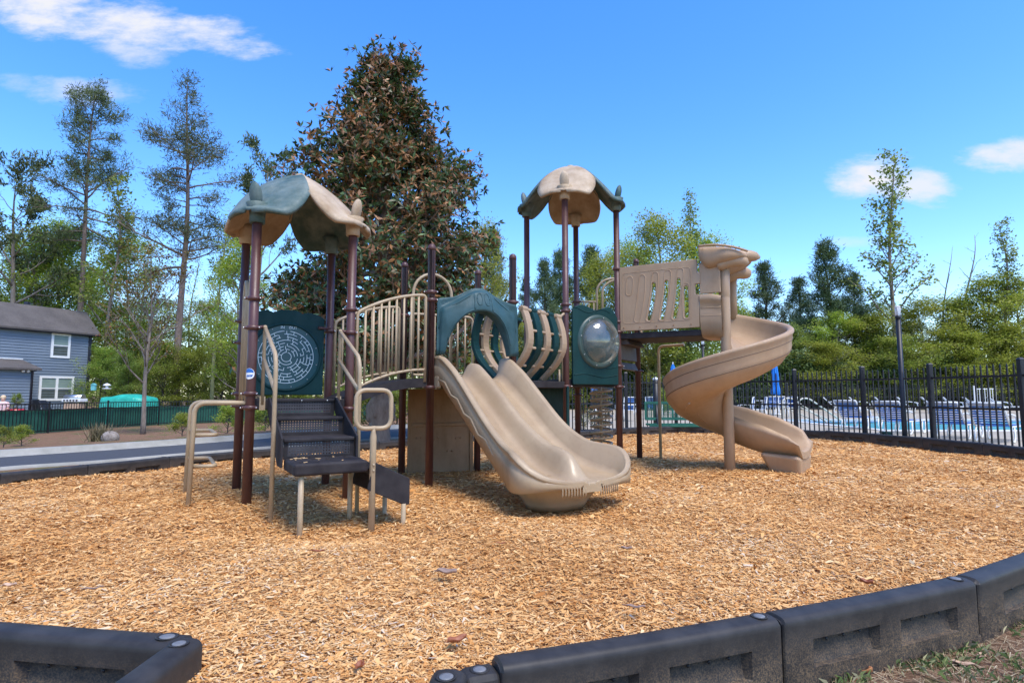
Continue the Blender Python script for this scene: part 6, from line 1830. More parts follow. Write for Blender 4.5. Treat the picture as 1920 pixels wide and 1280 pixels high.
# ================================================================== TREES AND SHRUBS
def leaf_mat(name, stops, back=None, rough=.55, spec=.3, trans=.25, hue=.02):
    m, nt, b = mat(name)
    a = nt.nodes.new('ShaderNodeAttribute'); a.attribute_name = 'tint'
    oi_ = nt.nodes.new('ShaderNodeObjectInfo')
    c = ramp(nt, a.outputs['Fac'], stops)
    h = nt.nodes.new('ShaderNodeHueSaturation')
    mr = nt.nodes.new('ShaderNodeMapRange'); mr.inputs['To Min'].default_value = .5 - hue; mr.inputs['To Max'].default_value = .5 + hue
    nt.links.new(oi_.outputs['Random'], mr.inputs[0]); nt.links.new(mr.outputs[0], h.inputs['Hue'])
    mr2 = nt.nodes.new('ShaderNodeMapRange'); mr2.inputs['To Min'].default_value = .85; mr2.inputs['To Max'].default_value = 1.15
    nt.links.new(oi_.outputs['Random'], mr2.inputs[0]); nt.links.new(mr2.outputs[0], h.inputs['Value'])
    nt.links.new(c, h.inputs['Color']); col = h.outputs[0]
    if back:
        g_ = nt.nodes.new('ShaderNodeNewGeometry'); mx = nt.nodes.new('ShaderNodeMixRGB')
        nt.links.new(g_.outputs['Backfacing'], mx.inputs[0]); nt.links.new(col, mx.inputs[1])
        nt.links.new(ramp(nt, a.outputs['Fac'], back), mx.inputs[2]); col = mx.outputs[0]
    nt.links.new(col, b.inputs['Base Color']); b.inputs['Roughness'].default_value = rough; b.inputs['Specular IOR Level'].default_value = spec
    if trans:
        t = nt.nodes.new('ShaderNodeBsdfTranslucent'); nt.links.new(col, t.inputs[0]); mx = nt.nodes.new('ShaderNodeMixShader'); mx.inputs[0].default_value = trans
        nt.links.new(b.outputs[0], mx.inputs[1]); nt.links.new(t.outputs[0], mx.inputs[2]); nt.links.new(mx.outputs[0], nt.nodes['Material Output'].inputs['Surface'])
    return m
LM = {
 'spring': leaf_mat('spring_leaf', [(0, (.16, .24, .02)), (.5, (.33, .46, .05)), (.85, (.50, .58, .09)), (1, (.58, .61, .18))], trans=.6),
 'olive': leaf_mat('olive_leaf', [(0, (.10, .14, .022)), (.5, (.215, .275, .05)), (1, (.37, .40, .11))], trans=.58),
 'yellow': leaf_mat('yellow_green_leaf', [(0, (.15, .19, .02)), (.5, (.31, .37, .045)), (.9, (.46, .49, .09)), (1, (.52, .49, .15))], trans=.55),
 'bushy': leaf_mat('shrub_leaf', [(0, (.105, .155, .02)), (.5, (.25, .33, .05)), (.85, (.43, .48, .085)), (1, (.50, .49, .15))], trans=.58),
 'pine': leaf_mat('pine_needle', [(0, (.03, .05, .018)), (.5, (.095, .125, .042)), (1, (.20, .215, .085))], trans=.25),
 'ypine': leaf_mat('young_pine_needle', [(0, (.035, .062, .022)), (.5, (.085, .128, .048)), (1, (.18, .22, .095))], trans=.18),
 'magnolia': leaf_mat('magnolia_leaf', [(0, (.025, .055, .018)), (.5, (.06, .115, .036)), (.9, (.13, .19, .07)), (1, (.22, .23, .09))], back=[(0, (.05, .055, .025)), (.30, (.075, .075, .028)), (.42, (.17, .075, .028)), (1, (.42, .20, .075))], rough=.42, spec=.35, trans=.06, hue=0),
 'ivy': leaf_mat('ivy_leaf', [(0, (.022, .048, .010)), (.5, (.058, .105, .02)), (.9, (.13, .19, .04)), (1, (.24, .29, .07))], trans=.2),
 'rusty': leaf_mat('budding_leaf', [(0, (.12, .075, .02)), (.4, (.21, .17, .035)), (.8, (.30, .27, .06)), (1, (.38, .20, .08))], trans=.3),
 'photinia': leaf_mat('photinia_leaf', [(0, (.045, .085, .02)), (.45, (.11, .16, .045)), (.68, (.22, .21, .06)), (.85, (.34, .16, .06)), (1, (.42, .13, .06))], trans=.25),
 'drygrass': leaf_mat('dry_blade', [(0, (.12, .10, .04)), (.5, (.26, .22, .11)), (1, (.40, .34, .20))], trans=.2),
}
def bark_mat(name, c0, c1, sc=6):
    m, nt, b = mat(name); v = coords(nt, 'Object', (1, 1, .22)); n = noise(nt, v, sc, 8, .7)
    nt.links.new(ramp(nt, n, [(.3, c0), (.7, c1)]), b.inputs['Base Color']); b.inputs['Roughness'].default_value = .9; bump(nt, b, n, .9, .03); return m
BK = {'pine': bark_mat('pine_bark', (.10, .068, .052), (.24, .18, .15)), 'grey': bark_mat('grey_bark', (.13, .10, .075), (.31, .255, .205)), 'pale': bark_mat('pale_bark', (.20, .17, .14), (.36, .32, .27)),
      'dark': bark_mat('dark_bark', (.05, .04, .032), (.13, .105, .085)), 'magnolia': bark_mat('magnolia_bark', (.16, .105, .075), (.34, .25, .19), 9), 'moss': bark_mat('mossy_bark', (.12, .12, .04), (.28, .27, .12))}

def skeleton(H, r0, base, nprim, length, elev, droop=0.0, nsec=4, seed=1, wob=.02, lean=(0, 0), jit=(.62, 1.15), lowexp=.92, secl=.42, topr=.012, up_curve=0.0, ter=0, seg=6, start=-.4, fork=None):
    rg = np.random.default_rng(seed); mb = MB(); tips = []
    n = 22; ph = rg.uniform(0, 6.28, 4)
    def trunk(t): return np.array([lean[0] * t * t * H + wob * H * (math.sin(2.1 * t * 3 + ph[0]) * t * .7 + .25 * math.sin(9 * t + ph[1]) * t), lean[1] * t * t * H + wob * H * (math.sin(2.4 * t * 3 + ph[2]) * t * .7 + .25 * math.sin(8 * t + ph[3]) * t), t * H])
    def rad(t): return topr + (r0 - topr) * max(0, 1 - t) ** .85
    pts = [trunk(t) for t in np.linspace(0, 1, n)]; rs = [rad(t) for t in np.linspace(0, 1, n)]
    pts[0][2] = start; rs[0] *= 1.25; rs[1] *= 1.05
    mb.tube(pts, rs, 10)
    az = rg.uniform(0, 6.28); maxL = max(length(base + (1 - base) * q / 12) for q in range(13))
    for i in range(nprim):
        t = base + (1 - base) * ((i + rg.uniform(.1, .9)) / nprim) ** lowexp; t = min(.99, t)
        az += 2.4 + rg.normal(0, .35); e = elev(t) + rg.normal(0, .13); L = length(t) * rg.uniform(*jit)
        d = np.array([math.cos(az) * math.cos(e), math.sin(az) * math.cos(e), math.sin(e)])
        p = trunk(t); P = [p]; m = 7; dd = d.copy()
        for k in range(1, m):
            dd = dd + rg.normal(0, .10, 3) + np.array([0, 0, up_curve / m - droop * k / m / m]); dd /= np.linalg.norm(dd); P.append(P[-1] + dd * L / (m - 1))
        rr = min(rad(t) * .55, .012 + L * .018)
        mb.tube(P, [rr * (1 - .8 * k / (m - 1)) for k in range(m)], seg)
        tips.append((P[-1], dd, 1.0)); tips.append((P[-2], dd, .8))
        fr = min(1, L / (.62 * maxL)); ns_ = max(1, int(round(nsec * fr)))
        for j in range(ns_):
            s = .28 + .68 * (j + rg.uniform(0, 1)) / ns_; k = min(m - 2, int(s * (m - 1))); f = s * (m - 1) - k
            q = P[k] * (1 - f) + P[k + 1] * f; a2 = rg.choice([-1, 1]) * rg.uniform(.5, 1.15)
            c_, s_ = math.cos(a2), math.sin(a2); d2 = np.array([dd[0] * c_ - dd[1] * s_, dd[0] * s_ + dd[1] * c_, dd[2] * .6 + rg.normal(.12, .25)]); d2 /= np.linalg.norm(d2)
            l2 = L * secl * (1.1 - .6 * s) * rg.uniform(.6, 1.25); Q = [q, q + d2 * l2 * .5 + rg.normal(0, .04 * l2, 3), q + d2 * l2 + np.array([0, 0, up_curve * .1 * l2])]
            mb.tube(Q, [rr * .42, rr * .28, rr * .10], 5)
            tips.append((Q[2], d2, .8)); tips.append((Q[1], d2, .6))
            for z in range(ter if fr > .45 else 0):
                a3 = rg.choice([-1, 1]) * rg.uniform(.4, 1.2); c_, s_ = math.cos(a3), math.sin(a3); d3 = np.array([d2[0] * c_ - d2[1] * s_, d2[0] * s_ + d2[1] * c_, d2[2] + rg.normal(.1, .3)]); d3 /= np.linalg.norm(d3)
                l3 = l2 * rg.uniform(.35, .7); w = Q[1] + (Q[2] - Q[1]) * rg.uniform(-.5, .9); mb.tube([w, w + d3 * l3], [rr * .2, rr * .07], 4, caps=False); tips.append((w + d3 * l3, d3, .6))
    tips.append((trunk(1.0), np.array([0, 0, 1.0]), 1.0))
    return mb, tips
def rhombi(c, d, s, L, W):
    L = L[:, None]; W = W[:, None]
    return np.stack([c - d * L * .5, c + s * W * .5 - d * L * .05, c + d * L * .5, c - s * W * .5 - d * L * .05], 1)
def unit(v): return v / (np.linalg.norm(v, axis=1, keepdims=True) + 1e-9)
def leaves(tips, per, sig, L, W, seed=1, flat=.5, outward=.0, keep=1.0, squash=.75, center=None):
    rg = np.random.default_rng(seed)
    C = np.array([t[0] for t in tips]); D = np.array([t[1] for t in tips]); S = np.array([t[2] for t in tips])
    k = rg.random(len(C)) < keep; C, D, S = C[k], D[k], S[k]
    n = np.maximum(1, (per * S * rg.uniform(.5, 1.5, len(C))).astype(int)); I = np.repeat(np.arange(len(C)), n); N = len(I)
    tone = rg.normal(0, .19, len(C))
    off = rg.normal(0, 1, (N, 3)) * sig; off[:, 2] *= squash
    c = C[I] + off * (.55 + .45 * S[I][:, None])
    nrm = rg.normal(0, 1, (N, 3)); nrm[:, 2] = np.abs(nrm[:, 2]) + flat * 2; nrm = unit(nrm)
    d = unit(np.cross(nrm, rg.normal(0, 1, (N, 3))) + outward * unit(off))
    s = unit(np.cross(nrm, d))
    l = L * rg.uniform(.6, 1.3, N); w = W * rg.uniform(.6, 1.3, N)
    tint = np.clip(rg.beta(2, 2, N) + tone[I], 0, 1)
    return rhombi(c, d, s, l, w), tint
def needles(tips, per, L, W, seed=1, keep=1.0, spread=1.0, sig=.1):
    rg = np.random.default_rng(seed)
    C = np.array([t[0] for t in tips]); D = np.array([t[1] for t in tips]); k = rg.random(len(C)) < keep; C, D = C[k], D[k]
    I = np.repeat(np.arange(len(C)), per); N = len(I)
    d = unit(D[I] * .55 + rg.normal(0, 1, (N, 3)) * spread * .75 + np.array([0, 0, .25])); s = unit(np.cross(d, rg.normal(0, 1, (N, 3))))
    l = L * rg.uniform(.6, 1.25, N); c = C[I] + rg.normal(0, sig, (N, 3)) + d * l[:, None] * .5
    return rhombi(c, d, s, l, W * rg.uniform(.6, 1.3, N)), np.clip(rg.beta(2, 2, N) + rg.normal(0, .12, len(C))[I], 0, 1)
def whorls(tips, per, L, W, seed=1, sub=3, sig=.16):
    """rosettes of long leaves, tips of the twigs pointing out and up (magnolia)"""
    rg = np.random.default_rng(seed); V_, T_ = [], []
    C = np.array([t[0] for t in tips]); D = np.array([t[1] for t in tips])
    C = np.repeat(C, sub, 0) + rg.normal(0, sig, (len(C) * sub, 3)); D = unit(np.repeat(D, sub, 0) + rg.normal(0, .45, (len(C), 3)) + np.array([0, 0, .25]))
    for i in range(len(C)):
        ax = D[i]; e1 = np.cross(ax, [.3, .5, .8]); e1 /= np.linalg.norm(e1); e2 = np.cross(ax, e1)
        n = rg.integers(per - 2, per + 3); a = 2 * math.pi * np.arange(n) / n * 1.0 + rg.uniform(0, 6) + rg.normal(0, .2, n)
        rad = e1[None] * np.cos(a)[:, None] + e2[None] * np.sin(a)[:, None]
        el = rg.uniform(-.15, .9, n)[:, None]; d = unit(rad * (1 - el) + ax[None] * el * 1.3 + np.array([0, 0, -.06])); s = unit(np.cross(ax[None], rad) + rg.normal(0, .12, (n, 3)))
        l = L * rg.uniform(.65, 1.2, n); w = W * rg.uniform(.7, 1.2, n); c = C[i] + d * l[:, None] * .55
        q = rhombi(c, d, s, l, w)
        q[:, 2] -= np.array([0, 0, .02])
        V_.append(q); T_.append(np.clip(rg.beta(2, 2.2, n) + rg.normal(0, .1), 0, 1))
    return np.concatenate(V_), np.concatenate(T_)

PROTO = {}
def proto(key, kind, skel, lv, bark, leafm, H):
    r = empty(kind); mb = skel[0]
    mb.build('trunk', BK[bark], r, world=False, fix=False)
    quads_object('crown', lv[0], LM[leafm], 4, r, lv[1])
    PROTO[key] = [r, float(np.percentile(lv[0][:, 2, 2], 99.6)), False]
def seedrun():
    S = skeleton(22, .27, .50, 52, lambda t: 3.3 * (1 - ((t - .50) / .52) ** 2.0) * (.75 + .3 * math.sin(23 * t)) + .45, lambda t: .1 + .9 * max(0, t - .6) + .35 * math.sin(31 * t), .3, 6, 11, .012, ter=2)
    proto('pine_a', 'tall_pine_tree', S, needles(S[1], 18, .34, .046, 1, .92, 1.0, .21), 'pine', 'pine', 22)
    S = skeleton(22, .27, .42, 60, lambda t: 4.6 * (1 - ((t - .42) / .60) ** 1.5) * (.75 + .3 * math.sin(19 * t)) + .4, lambda t: .15 + .8 * max(0, t - .6) + .35 * math.sin(29 * t), .35, 6, 23, .012, ter=2)
    proto('pine_b', 'tall_pine_tree', S, needles(S[1], 16, .34, .046, 2, .90, 1.0, .22), 'pine', 'pine', 22)
    S = skeleton(14, .22, .35, 16, lambda t: 4.6 * (1 - .5 * t), lambda t: .45 + .3 * t, .1, 5, 31, .05, (.02, 0), ter=1, up_curve=.3)
    proto('pine_c', 'crooked_pine_tree', S, needles(S[1], 26, .34, .08, 3, .85, 1, .14), 'grey', 'pine', 14)
    # airy spring hardwoods
    for key, sd, n, fill, lm in (('hard_a', 41, 34, 1.0, 'spring'), ('hard_b', 43, 38, 1.0, 'spring'), ('hard_c', 47, 36, .9, 'olive'), ('hard_y', 53, 40, 1.0, 'yellow')):
        S = skeleton(12, .15, .16, n, lambda t: 3.4 * math.sin(math.pi * min(1, (t * .85 + .12))) ** .8 + .3, lambda t: .35 + .6 * t, .05, 5, sd, .025, ter=1, up_curve=.35)
        proto(key, 'broadleaf_tree', S, leaves(S[1], 40 * fill, .36, .145, .09, sd, .3), 'grey' if lm != 'yellow' else 'moss', lm, 12)
    # thin, half bare
    S = skeleton(15, .13, .25, 26, lambda t: 2.4 * (1.08 - t) + .5, lambda t: .7 + .35 * t, 0, 4, 61, .03, (.03, 0), ter=1, up_curve=.3)
    proto('thin_a', 'slender_tree', S, leaves(S[1], 7, .25, .16, .10, 61, .3, keep=.6), 'moss', 'yellow', 15)
    S = skeleton(15, .16, .30, 30, lambda t: 3.0 * (1.1 - t) + .35, lambda t: .55 + .4 * t, 0, 5, 67, .02, (.035, 0), ter=1, up_curve=.4)
    proto('thin_b', 'slender_tree', S, leaves(S[1], 15, .28, .22, .14, 67, .3, keep=.75), 'grey', 'olive', 15)
    S = skeleton(10, .12, .55, 7, lambda t: 2.2 * (1.2 - t), lambda t: .8, 0, 2, 71, .05, (.05, 0))
    proto('snag', 'bare_tree', S, leaves(S[1], 1, .1, .05, .03, 71, keep=.2), 'pale', 'olive', 10)
    S = skeleton(9, .12, .26, 30, lambda t: 3.0 * math.sin(math.pi * min(1, t * .7 + .18)) + .2, lambda t: .85 + .25 * t, 0, 6, 73, .02, ter=2, up_curve=.25, secl=.5)
    proto('bud', 'budding_tree', S, leaves(S[1], 9, .24, .16, .10, 73, .5, keep=.6), 'grey', 'rusty', 9)
    # young conifers
    for key, sd in (('fir_a', 81), ('fir_b', 83)):
        S = skeleton(10, .15, .08, 54, lambda t: 2.6 * (1.03 - t) ** .9 + .12, lambda t: .12 + .6 * t, -.1, 4, sd, .012, ter=0, up_curve=.7, jit=(.45, 1.2))
        proto(key, 'young_pine_tree', S, needles(S[1], 50, .26, .038, sd, .95, .9, .15), 'dark', 'ypine', 10)
    # shrub masses
    for key, sd, lm in (('bush_a', 91, 'bushy'), ('bush_b', 93, 'yellow'), ('bush_c', 97, 'olive')):
        S = skeleton(8, .10, .04, 60, lambda t: 3.6 * math.sqrt(max(.02, 1 - (t * .98) ** 2)), lambda t: .35 + .9 * t, .25, 6, sd, .05, ter=1, jit=(.35, 1.3))
        proto(key, 'large_shrub', S, leaves(S[1], 36, .30, .13, .085, sd, .4), 'dark', lm, 8)
    S = skeleton(.9, .02, .05, 22, lambda t: .62 * math.sqrt(max(.05, 1 - t * t)), lambda t: .35 + 1.0 * t, .1, 4, 101, .05, start=-.15)
    proto('small_bush', 'low_shrub', S, leaves(S[1], 16, .075, .075, .03, 101, .2, .4), 'dark', 'bushy', .9)
    proto('small_yellow', 'low_shrub', (skeleton(.9, .02, .05, 20, lambda t: .7 * math.sqrt(max(.05, 1 - t * t)), lambda t: .35 + 1.0 * t, .1, 4, 103, .05, start=-.15)), leaves(S[1], 16, .08, .08, .03, 103, .2, .4), 'dark', 'yellow', .9)
    S = skeleton(1.7, .03, .08, 26, lambda t: .62 * math.sqrt(max(.08, 1 - (t * .95) ** 2)), lambda t: .5 + .8 * t, .0, 4, 107, .04, start=-.2)
    proto('photinia', 'red_tip_shrub', S, leaves(S[1], 15, .10, .085, .04, 107, .2, .4), 'dark', 'photinia', 1.7)
seedrun()
def plant(key, px, Y, ytop, label, cat='tree', group=None, z0=None, rz=None, wide=1.0, name=None, base_px=None):
    r, H, used = PROTO[key]
    o = r if not used else copy_tree(r); PROTO[key][2] = True
    p = at(px, 738, Y); z = ground_z(p.x, Y) if z0 is None else z0
    h = at(px, ytop, Y).z - z; s = h / H
    o.location = (p.x, Y, z); o.rotation_euler = (0, 0, rng.uniform(0, 6.28) if rz is None else rz); o.scale = (s * wide, s * wide, s)
    tag(o, label, cat, group)
    return o
# ---- left woods
TL = 'trees of the wood behind the house'
plant('pine_a', 140, 42, 158, 'tall pine with a tuft of dark needles, the left one of the two tallest pines', group=TL, rz=.4, wide=.85)
plant('pine_b', 330, 38, 143, 'tall pine with a thick straight bare trunk, right of the two tallest pines', group=TL, rz=2.0, wide=.95)
plant('pine_c', 4, 40, 285, 'crooked pine with spreading grey limbs at the left edge of the photo', group=TL, rz=.6, wide=1.0)
plant('pine_c', 482, 46, 258, 'dark pine of which one branch shows left of the brown tipped magnolia', group=TL, rz=3.3, wide=.8)
rows = [('hard_a', 45, 44, 425, 'bright green leafy tree above the roof ridge at far left', 1.2), ('hard_b', 105, 46, 415, 'rounded bright green tree above the right end of the house roof', 1.25), ('hard_c', 78, 50, 470, 'olive green tree between the two leafy trees above the roof', 1.3),
        ('thin_b', 195, 40, 330, 'tall airy light green tree between the two tallest pines', 1.0), ('hard_a', 228, 46, 440, 'leafy green tree left of the thick pine trunk, in the middle distance', 1.1), ('thin_a', 262, 43, 420, 'thin half bare tree just left of the thick pine trunk', .9), ('thin_a', 398, 36, 385, 'forked mossy tree with sparse yellow leaves right of the thick pine trunk', 1.1),
        ('hard_b', 445, 33, 452, 'bright green leafy tree just left of the left tower', .95), ('hard_c', 300, 50, 560, 'dull green tree low behind the thick pine trunk', 1.6), ('hard_y', 205, 41, 565, 'yellowish green small tree right beside the house corner', 1.3), ('hard_b', 385, 44, 560, 'green tree low between the thick pine and the left tower', 1.5), ('thin_a', 352, 46, 440, 'spindly tree right behind the thick pine trunk', .8),
        ('hard_c', 150, 52, 500, 'olive tree far behind the right end of the house roof', 1.5), ('hard_y', 430, 40, 590, 'yellow green low tree behind the loop ladder', 1.3)]
for k, px, Y, yt, lab, w in rows: plant(k, px, Y, yt, lab, group=TL, wide=w)
und = [('bush_a', 195, 37, 650, 'dark green shrub beside the house corner'), ('bush_c', 235, 36, 660, 'olive shrub above the turquoise tarpaulin'), ('bush_a', 305, 37, 640, 'green shrub between the slender pale tree and the thick pine'), ('bush_b', 360, 38, 650, 'yellow green shrub right of the thick pine trunk foot'), ('bush_a', 415, 38, 640, 'green shrub left of the loop ladder'), ('bush_c', 465, 40, 620, 'olive shrub seen between the two left maroon posts'), ('bush_a', 530, 40, 640, 'green shrub behind the maze panel'), ('bush_b', 590, 42, 640, 'yellow green shrub behind the right side of the maze panel'), ('bush_a', 660, 40, 650, 'green shrub behind the arched bridge'), ('bush_c', 20, 48, 560, 'dark olive shrub above the house roof at the left edge'), ('bush_a', 270, 48, 600, 'large far shrub behind the slender pale tree'), ('bush_c', 740, 42, 640, 'olive shrub behind the magnolia trunk')]
for k, px, Y, yt, lab in und: plant(k, px, Y, yt, lab, 'shrub', 'shrubs under the trees', wide=1.15)
plant('bud', 272, 21.5, 455, 'slender tree with bare twigs and rusty buds before the green screened fence', z0=-.3, rz=1.0, wide=1.0)
# hedge plants beyond the road seen through the stairs and loop
for k, (px, Y, yt, lab) in enumerate(((500, 21.5, 752, 'dark green round shrub behind the left tower posts'), (640, 22.5, 722, 'green shrub seen through the square grab loop'), (700, 23.0, 724, 'green shrub behind the magnolia trunk base'), (745, 23.5, 730, 'green shrub seen under the bridge beside the brown panel'))):
    plant('small_bush', px, Y, yt, lab, 'shrub', 'low shrubs beyond the road', wide=1.25)
for px, Y, yt, lab, k in ((14, 12.4, 797, 'green clump of long leaved shrub at the kerb at the left edge', 'small_bush'), (47, 16.5, 796, 'small yellow green shrub at the foot of the green screen', 'small_yellow'), (345, 17.5, 773, 'yellow green mound shrub at the fence left of the loop ladder', 'small_yellow'), (430, 19.5, 758, 'loose yellow green shrub right of the loop ladder top', 'small_yellow')):
    plant(k, px, Y, yt, lab, 'shrub', 'low shrubs beyond the road', wide=1.1)
pp = V3(planter_pos)
r, H, used = PROTO['small_bush']; o = copy_tree(r); o.location = pp + Z3 * .66; o.scale = (.62, .62, .75); tag(o, 'leafy green plant growing in the red planter', 'plant', 'low shrubs beyond the road'); o.name = 'potted_plant'
# dry ornamental grass and a grey stone by the fence
def tuft(px, py, Y, n, h, label):
    p = at(px, py, Y); z = ground_z(p.x, Y); th = rng.uniform(0, 6.28, n); ln = rng.uniform(.2, .9, n); hh = rng.uniform(.5, 1, n) * h
    b0 = np.stack([p.x + rng.normal(0, .14, n), Y + rng.normal(0, .14, n), np.full(n, z)], 1); f = np.stack([np.cos(th) * ln * hh, np.sin(th) * ln * hh, hh], 1); s = np.stack([-np.sin(th), np.cos(th), 0 * th], 1) * .012
    o = quads_object('dry_grass_tuft', np.stack([b0 - s, b0 + s, b0 + f * .6 + s, b0 + f], 1), LM['drygrass'], 4); tag(o, label, 'grass tuft')
tuft(190, 790, 17.8, 260, .62, 'dry pale ornamental grass tuft at the foot of the green screen')
p = at(208, 797, 17.6); rk = MB(); rk.ball((p.x, 17.6, ground_z(p.x, 17.6) + .12), (.25, .2, .2), 14, 10)
o = rk.build('stone', mottled('lichen_stone', (.20, .16, .13), (.34, .29, .25), .9, 9, 30, 1.0, .03)); tag(o, 'grey brown stone beside the dry grass tuft at the green screen', 'stone')

# ---- magnolia behind the bridge
def magnolia():
    H = 9.35; Y = 14.4; p = at(713, 815, Y); z0 = -.12
    def length(t): return 4.45 * (1.03 - t) ** .86 * (.88 + .17 * math.sin(13 * t + 1)) + .25
    S = skeleton(H, .20, .19, 130, length, lambda t: -.02 + 1.0 * max(0, t - .25), .10, 5, 207, .010, ter=1, up_curve=.35, topr=.02, lowexp=1.1, jit=(.62, 1.10))
    r = tag(empty('magnolia_tree', (p.x, Y, z0)), 'big conical magnolia with glossy dark leaves and rusty brown undersides behind the bridge', 'tree')
    mb = S[0]; mb.build('trunk', BK['magnolia'], r, world=False, fix=False)
    tips = S[1]
    v, t = whorls(tips, 7, .175, .064, 5, 6, .20)
    zc = v[:, 0, 2]; fl = np.random.default_rng(3).random(len(v)) < np.clip(.88 - 1.05 * zc / H, .02, .85)
    v[fl] = v[fl][:, ::-1]
    quads_object('crown', v, LM['magnolia'], 4, r, t)
    bs = MB(); bs.lathe([(.30, -.3), (.26, .0), (.22, .25), (.31, .50), (.36, .72), (.34, .86), (.24, 1.0), (.20, 1.2), (.175, 1.6)], (0, 0, 0), 20)
    for k in range(9):
        a = k * .75; bs.ball((.29 * math.cos(a), .29 * math.sin(a), .55 + .22 * ((k * 7) % 5) / 5), (.08, .08, .11), 8, 6)
    bs.build('swollen_base', BK['magnolia'], r, world=False)
    return r
magnolia()

# ---- right side woods
TR = 'trees beyond the pool'
rr_ = [('fir_a', 1022, 40, 487, 'dark young pine seen between the middle and right towers, left one', 1.0), ('fir_b', 1052, 44, 470, 'dark young pine right behind the front post of the right tower', 1.0), ('fir_a', 1112, 46, 462, 'dark pine behind the hoop rails of the right tower', 1.1), ('fir_b', 985, 46, 520, 'small dark pine just right of the middle tower', .8),
       ('hard_y', 1235, 40, 402, 'broad bright yellow green tree behind the beige slotted panel', 1.15), ('hard_y', 1130, 42, 478, 'yellow green tree behind the right tower hoop rails', 1.1), ('thin_b', 1318, 44, 360, 'tree with thin dark top twigs above the spiral slide entry', .9), ('hard_y', 1330, 44, 440, 'yellow green tree right behind the spiral entry visor', 1.2), ('hard_a', 1180, 46, 450, 'green tree behind the upper right post', 1.1), ('hard_y', 905, 36, 415, 'pale yellow green tree peeping out at the right edge of the magnolia', .85), ('fir_b', 925, 44, 430, 'dark pine just right of the magnolia', .8),
       ('fir_a', 1440, 50, 492, 'dark pine right of the spiral slide, left one of the pair', 1.25), ('fir_b', 1562, 46, 452, 'dark pointed pine with the highest tip right of the spiral slide', 1.3), ('fir_a', 1505, 54, 520, 'low dark pine between the two pointed pines', 1.3), ('fir_b', 1610, 50, 510, 'dark pine left of the tall leaning tree', 1.1),
       ('thin_b', 1683, 44, 280, 'tall leaning tree with airy green crown standing out against the right cloud', 1.0), ('snag', 1778, 46, 462, 'bare forked dead tree right of the tall leaning tree, left one', .8), ('snag', 1822, 46, 436, 'bare dead tree right of the tall leaning tree, right one', .9), ('thin_b', 1895, 44, 415, 'sparse olive tree at the right edge of the photo', 1.0), ('hard_c', 1660, 48, 565, 'olive tree at the foot of the tall leaning tree', 1.4)]
for k, px, Y, yt, lab, w in rr_: plant(k, px, Y, yt, lab, group=TR, wide=w)
bb = [('hard_y', 1215, 40, 590, 'green shrub seen between the two right maroon posts', 1.3), ('bush_c', 1290, 40, 590, 'olive shrub left of the spiral slide', 1.3), ('hard_a', 1180, 44, 560, 'leafy shrub behind the bubble panel', 1.3), ('hard_y', 1365, 44, 560, 'yellow green shrub behind the centre pole', 1.3), ('hard_a', 1425, 43, 640, 'green shrub right behind the spiral slide', 1.3), ('bush_c', 1495, 45, 610, 'large olive shrub under the pointed pine', 1.5), ('hard_a', 1575, 44, 585, 'large green shrub under the pointed pine, right of the olive one', 1.5), ('bush_b', 1640, 44, 585, 'yellow green shrub left of the lamp post', 1.4), ('hard_y', 1735, 44, 560, 'broad yellow green shrub right of the lamp post head', 1.6), ('bush_a', 1800, 45, 555, 'shrub under the bare dead trees', 1.5), ('hard_y', 1870, 44, 515, 'bright yellow green shrub at right, below the sparse olive tree', 1.6), ('hard_c', 1925, 46, 520, 'shrub cut off by the right edge of the photo', 1.5), ('bush_b', 1540, 41.5, 640, 'low yellow green shrub topping the hedge right of the spiral slide', 1.6), ('bush_a', 1690, 41.5, 630, 'low green shrub topping the hedge behind the lamp post', 1.7), ('bush_b', 1800, 41.5, 620, 'low yellow green shrub topping the hedge left of the white gate', 1.7), ('bush_b', 1900, 41.5, 610, 'low bright shrub topping the hedge at the right edge', 1.7), ('bush_a', 1110, 42, 620, 'green shrub behind the coil climber', 1.3), ('bush_c', 1010, 44, 600, 'olive shrub behind the barrel tunnel', 1.3), ('bush_a', 900, 42, 620, 'green shrub behind the slide hood', 1.3), ('bush_c', 820, 42, 640, 'olive shrub behind the middle deck', 1.3)]
for k, px, Y, yt, lab, w in bb: plant(k, px, Y, yt, lab, 'shrub', 'shrubs beyond the pool', wide=w)
plant('photinia', 1122, 16.6, 728, 'rounded shrub with orange red new leaves behind the coil climber', 'shrub', wide=1.0)
plant('photinia', 1092, 17.6, 748, 'smaller orange tipped shrub left of the coil climber', 'shrub', wide=.9)
plant('small_bush', 1243, 30, 727, 'bright green low shrub by the pool seen over the bench', 'shrub', 'low shrubs beyond the road', z0=-.1, wide=1.2)
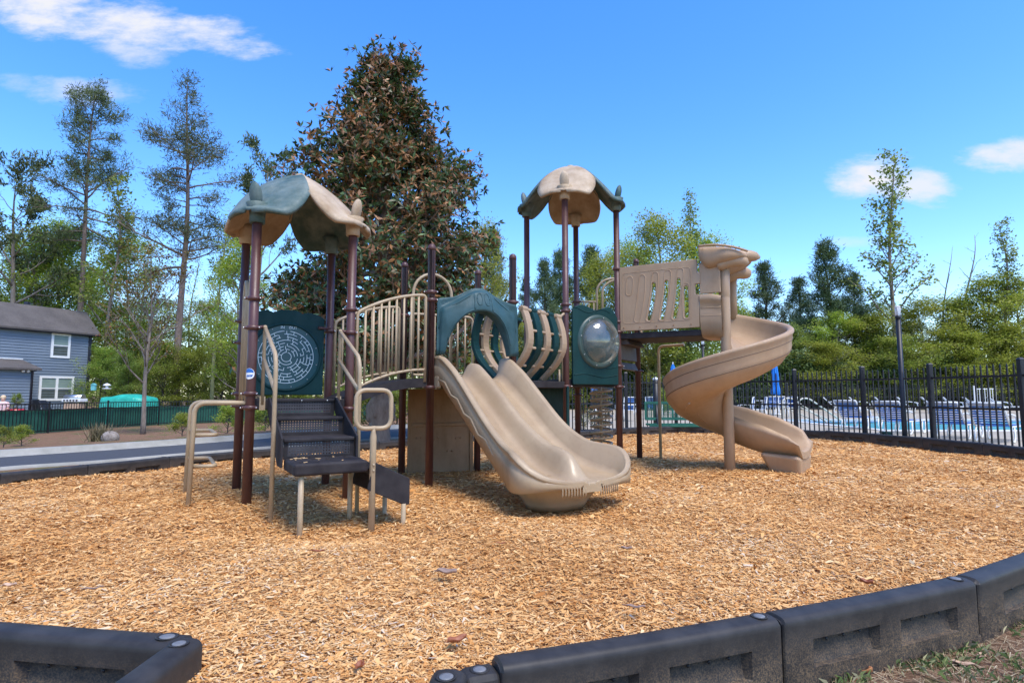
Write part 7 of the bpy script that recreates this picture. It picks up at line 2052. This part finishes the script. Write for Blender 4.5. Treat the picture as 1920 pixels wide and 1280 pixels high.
def hedge():
    n = 60000
    x = rng.uniform(-1, 46, n); top = 3.4 + .5 * np.sin(x * .7) + .35 * np.sin(x * 1.9 + 1); z = top * rng.random(n) ** .85
    y = 41.0 + .35 * np.sin(x * 1.3 + z) + rng.normal(0, .18, n) - .15 * np.sin(z * 2.1 + x * .8)
    k = z > top - .4; y[k] += rng.uniform(-.2, 1.4, k.sum())
    c = np.stack([x, y, z - .1], 1); nr = unit(rng.normal(0, 1, (n, 3)) + np.array([0, -.9, .8])); d = unit(np.cross(nr, rng.normal(0, 1, (n, 3)))); s = np.cross(nr, d)
    r = tag(empty('ivy_hedge', (22, 41, -.1)), 'long dark green ivy covered hedge behind the far pool fence', 'hedge')
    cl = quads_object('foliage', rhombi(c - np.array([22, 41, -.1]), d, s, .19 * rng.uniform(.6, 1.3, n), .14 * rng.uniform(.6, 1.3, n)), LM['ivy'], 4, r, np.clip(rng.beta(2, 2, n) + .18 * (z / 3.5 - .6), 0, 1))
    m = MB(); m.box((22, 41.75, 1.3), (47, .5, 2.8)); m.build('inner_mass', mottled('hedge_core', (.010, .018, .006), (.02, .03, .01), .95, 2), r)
hedge()
def far_wood():
    """the wood farther off, which reads as one mass"""
    n = 60000; x = rng.uniform(-75, 75, n); y = 62 + 6 * rng.random(n) + .004 * x * x; top = 6.2 + 1.3 * np.sin(x * .31) + .9 * np.sin(x * .83 + 2) + .5 * np.sin(x * 2.1) ; z = top * rng.random(n) ** .8
    c = np.stack([x, y, z], 1); nr = unit(rng.normal(0, 1, (n, 3)) + np.array([0, -.6, .8])); d = unit(np.cross(nr, rng.normal(0, 1, (n, 3)))); s = np.cross(nr, d)
    o = quads_object('far_wood', rhombi(c, d, s, .42 * rng.uniform(.5, 1.3, n), .30 * rng.uniform(.5, 1.3, n)), LM['bushy'], 4, None, rng.beta(2, 2, n)); tag(o, kind='stuff')
far_wood()
# unused prototypes are removed
for k, (r, H, used) in PROTO.items():
    if not used:
        for c in list(r.children): bpy.data.objects.remove(c)
        bpy.data.objects.remove(r)
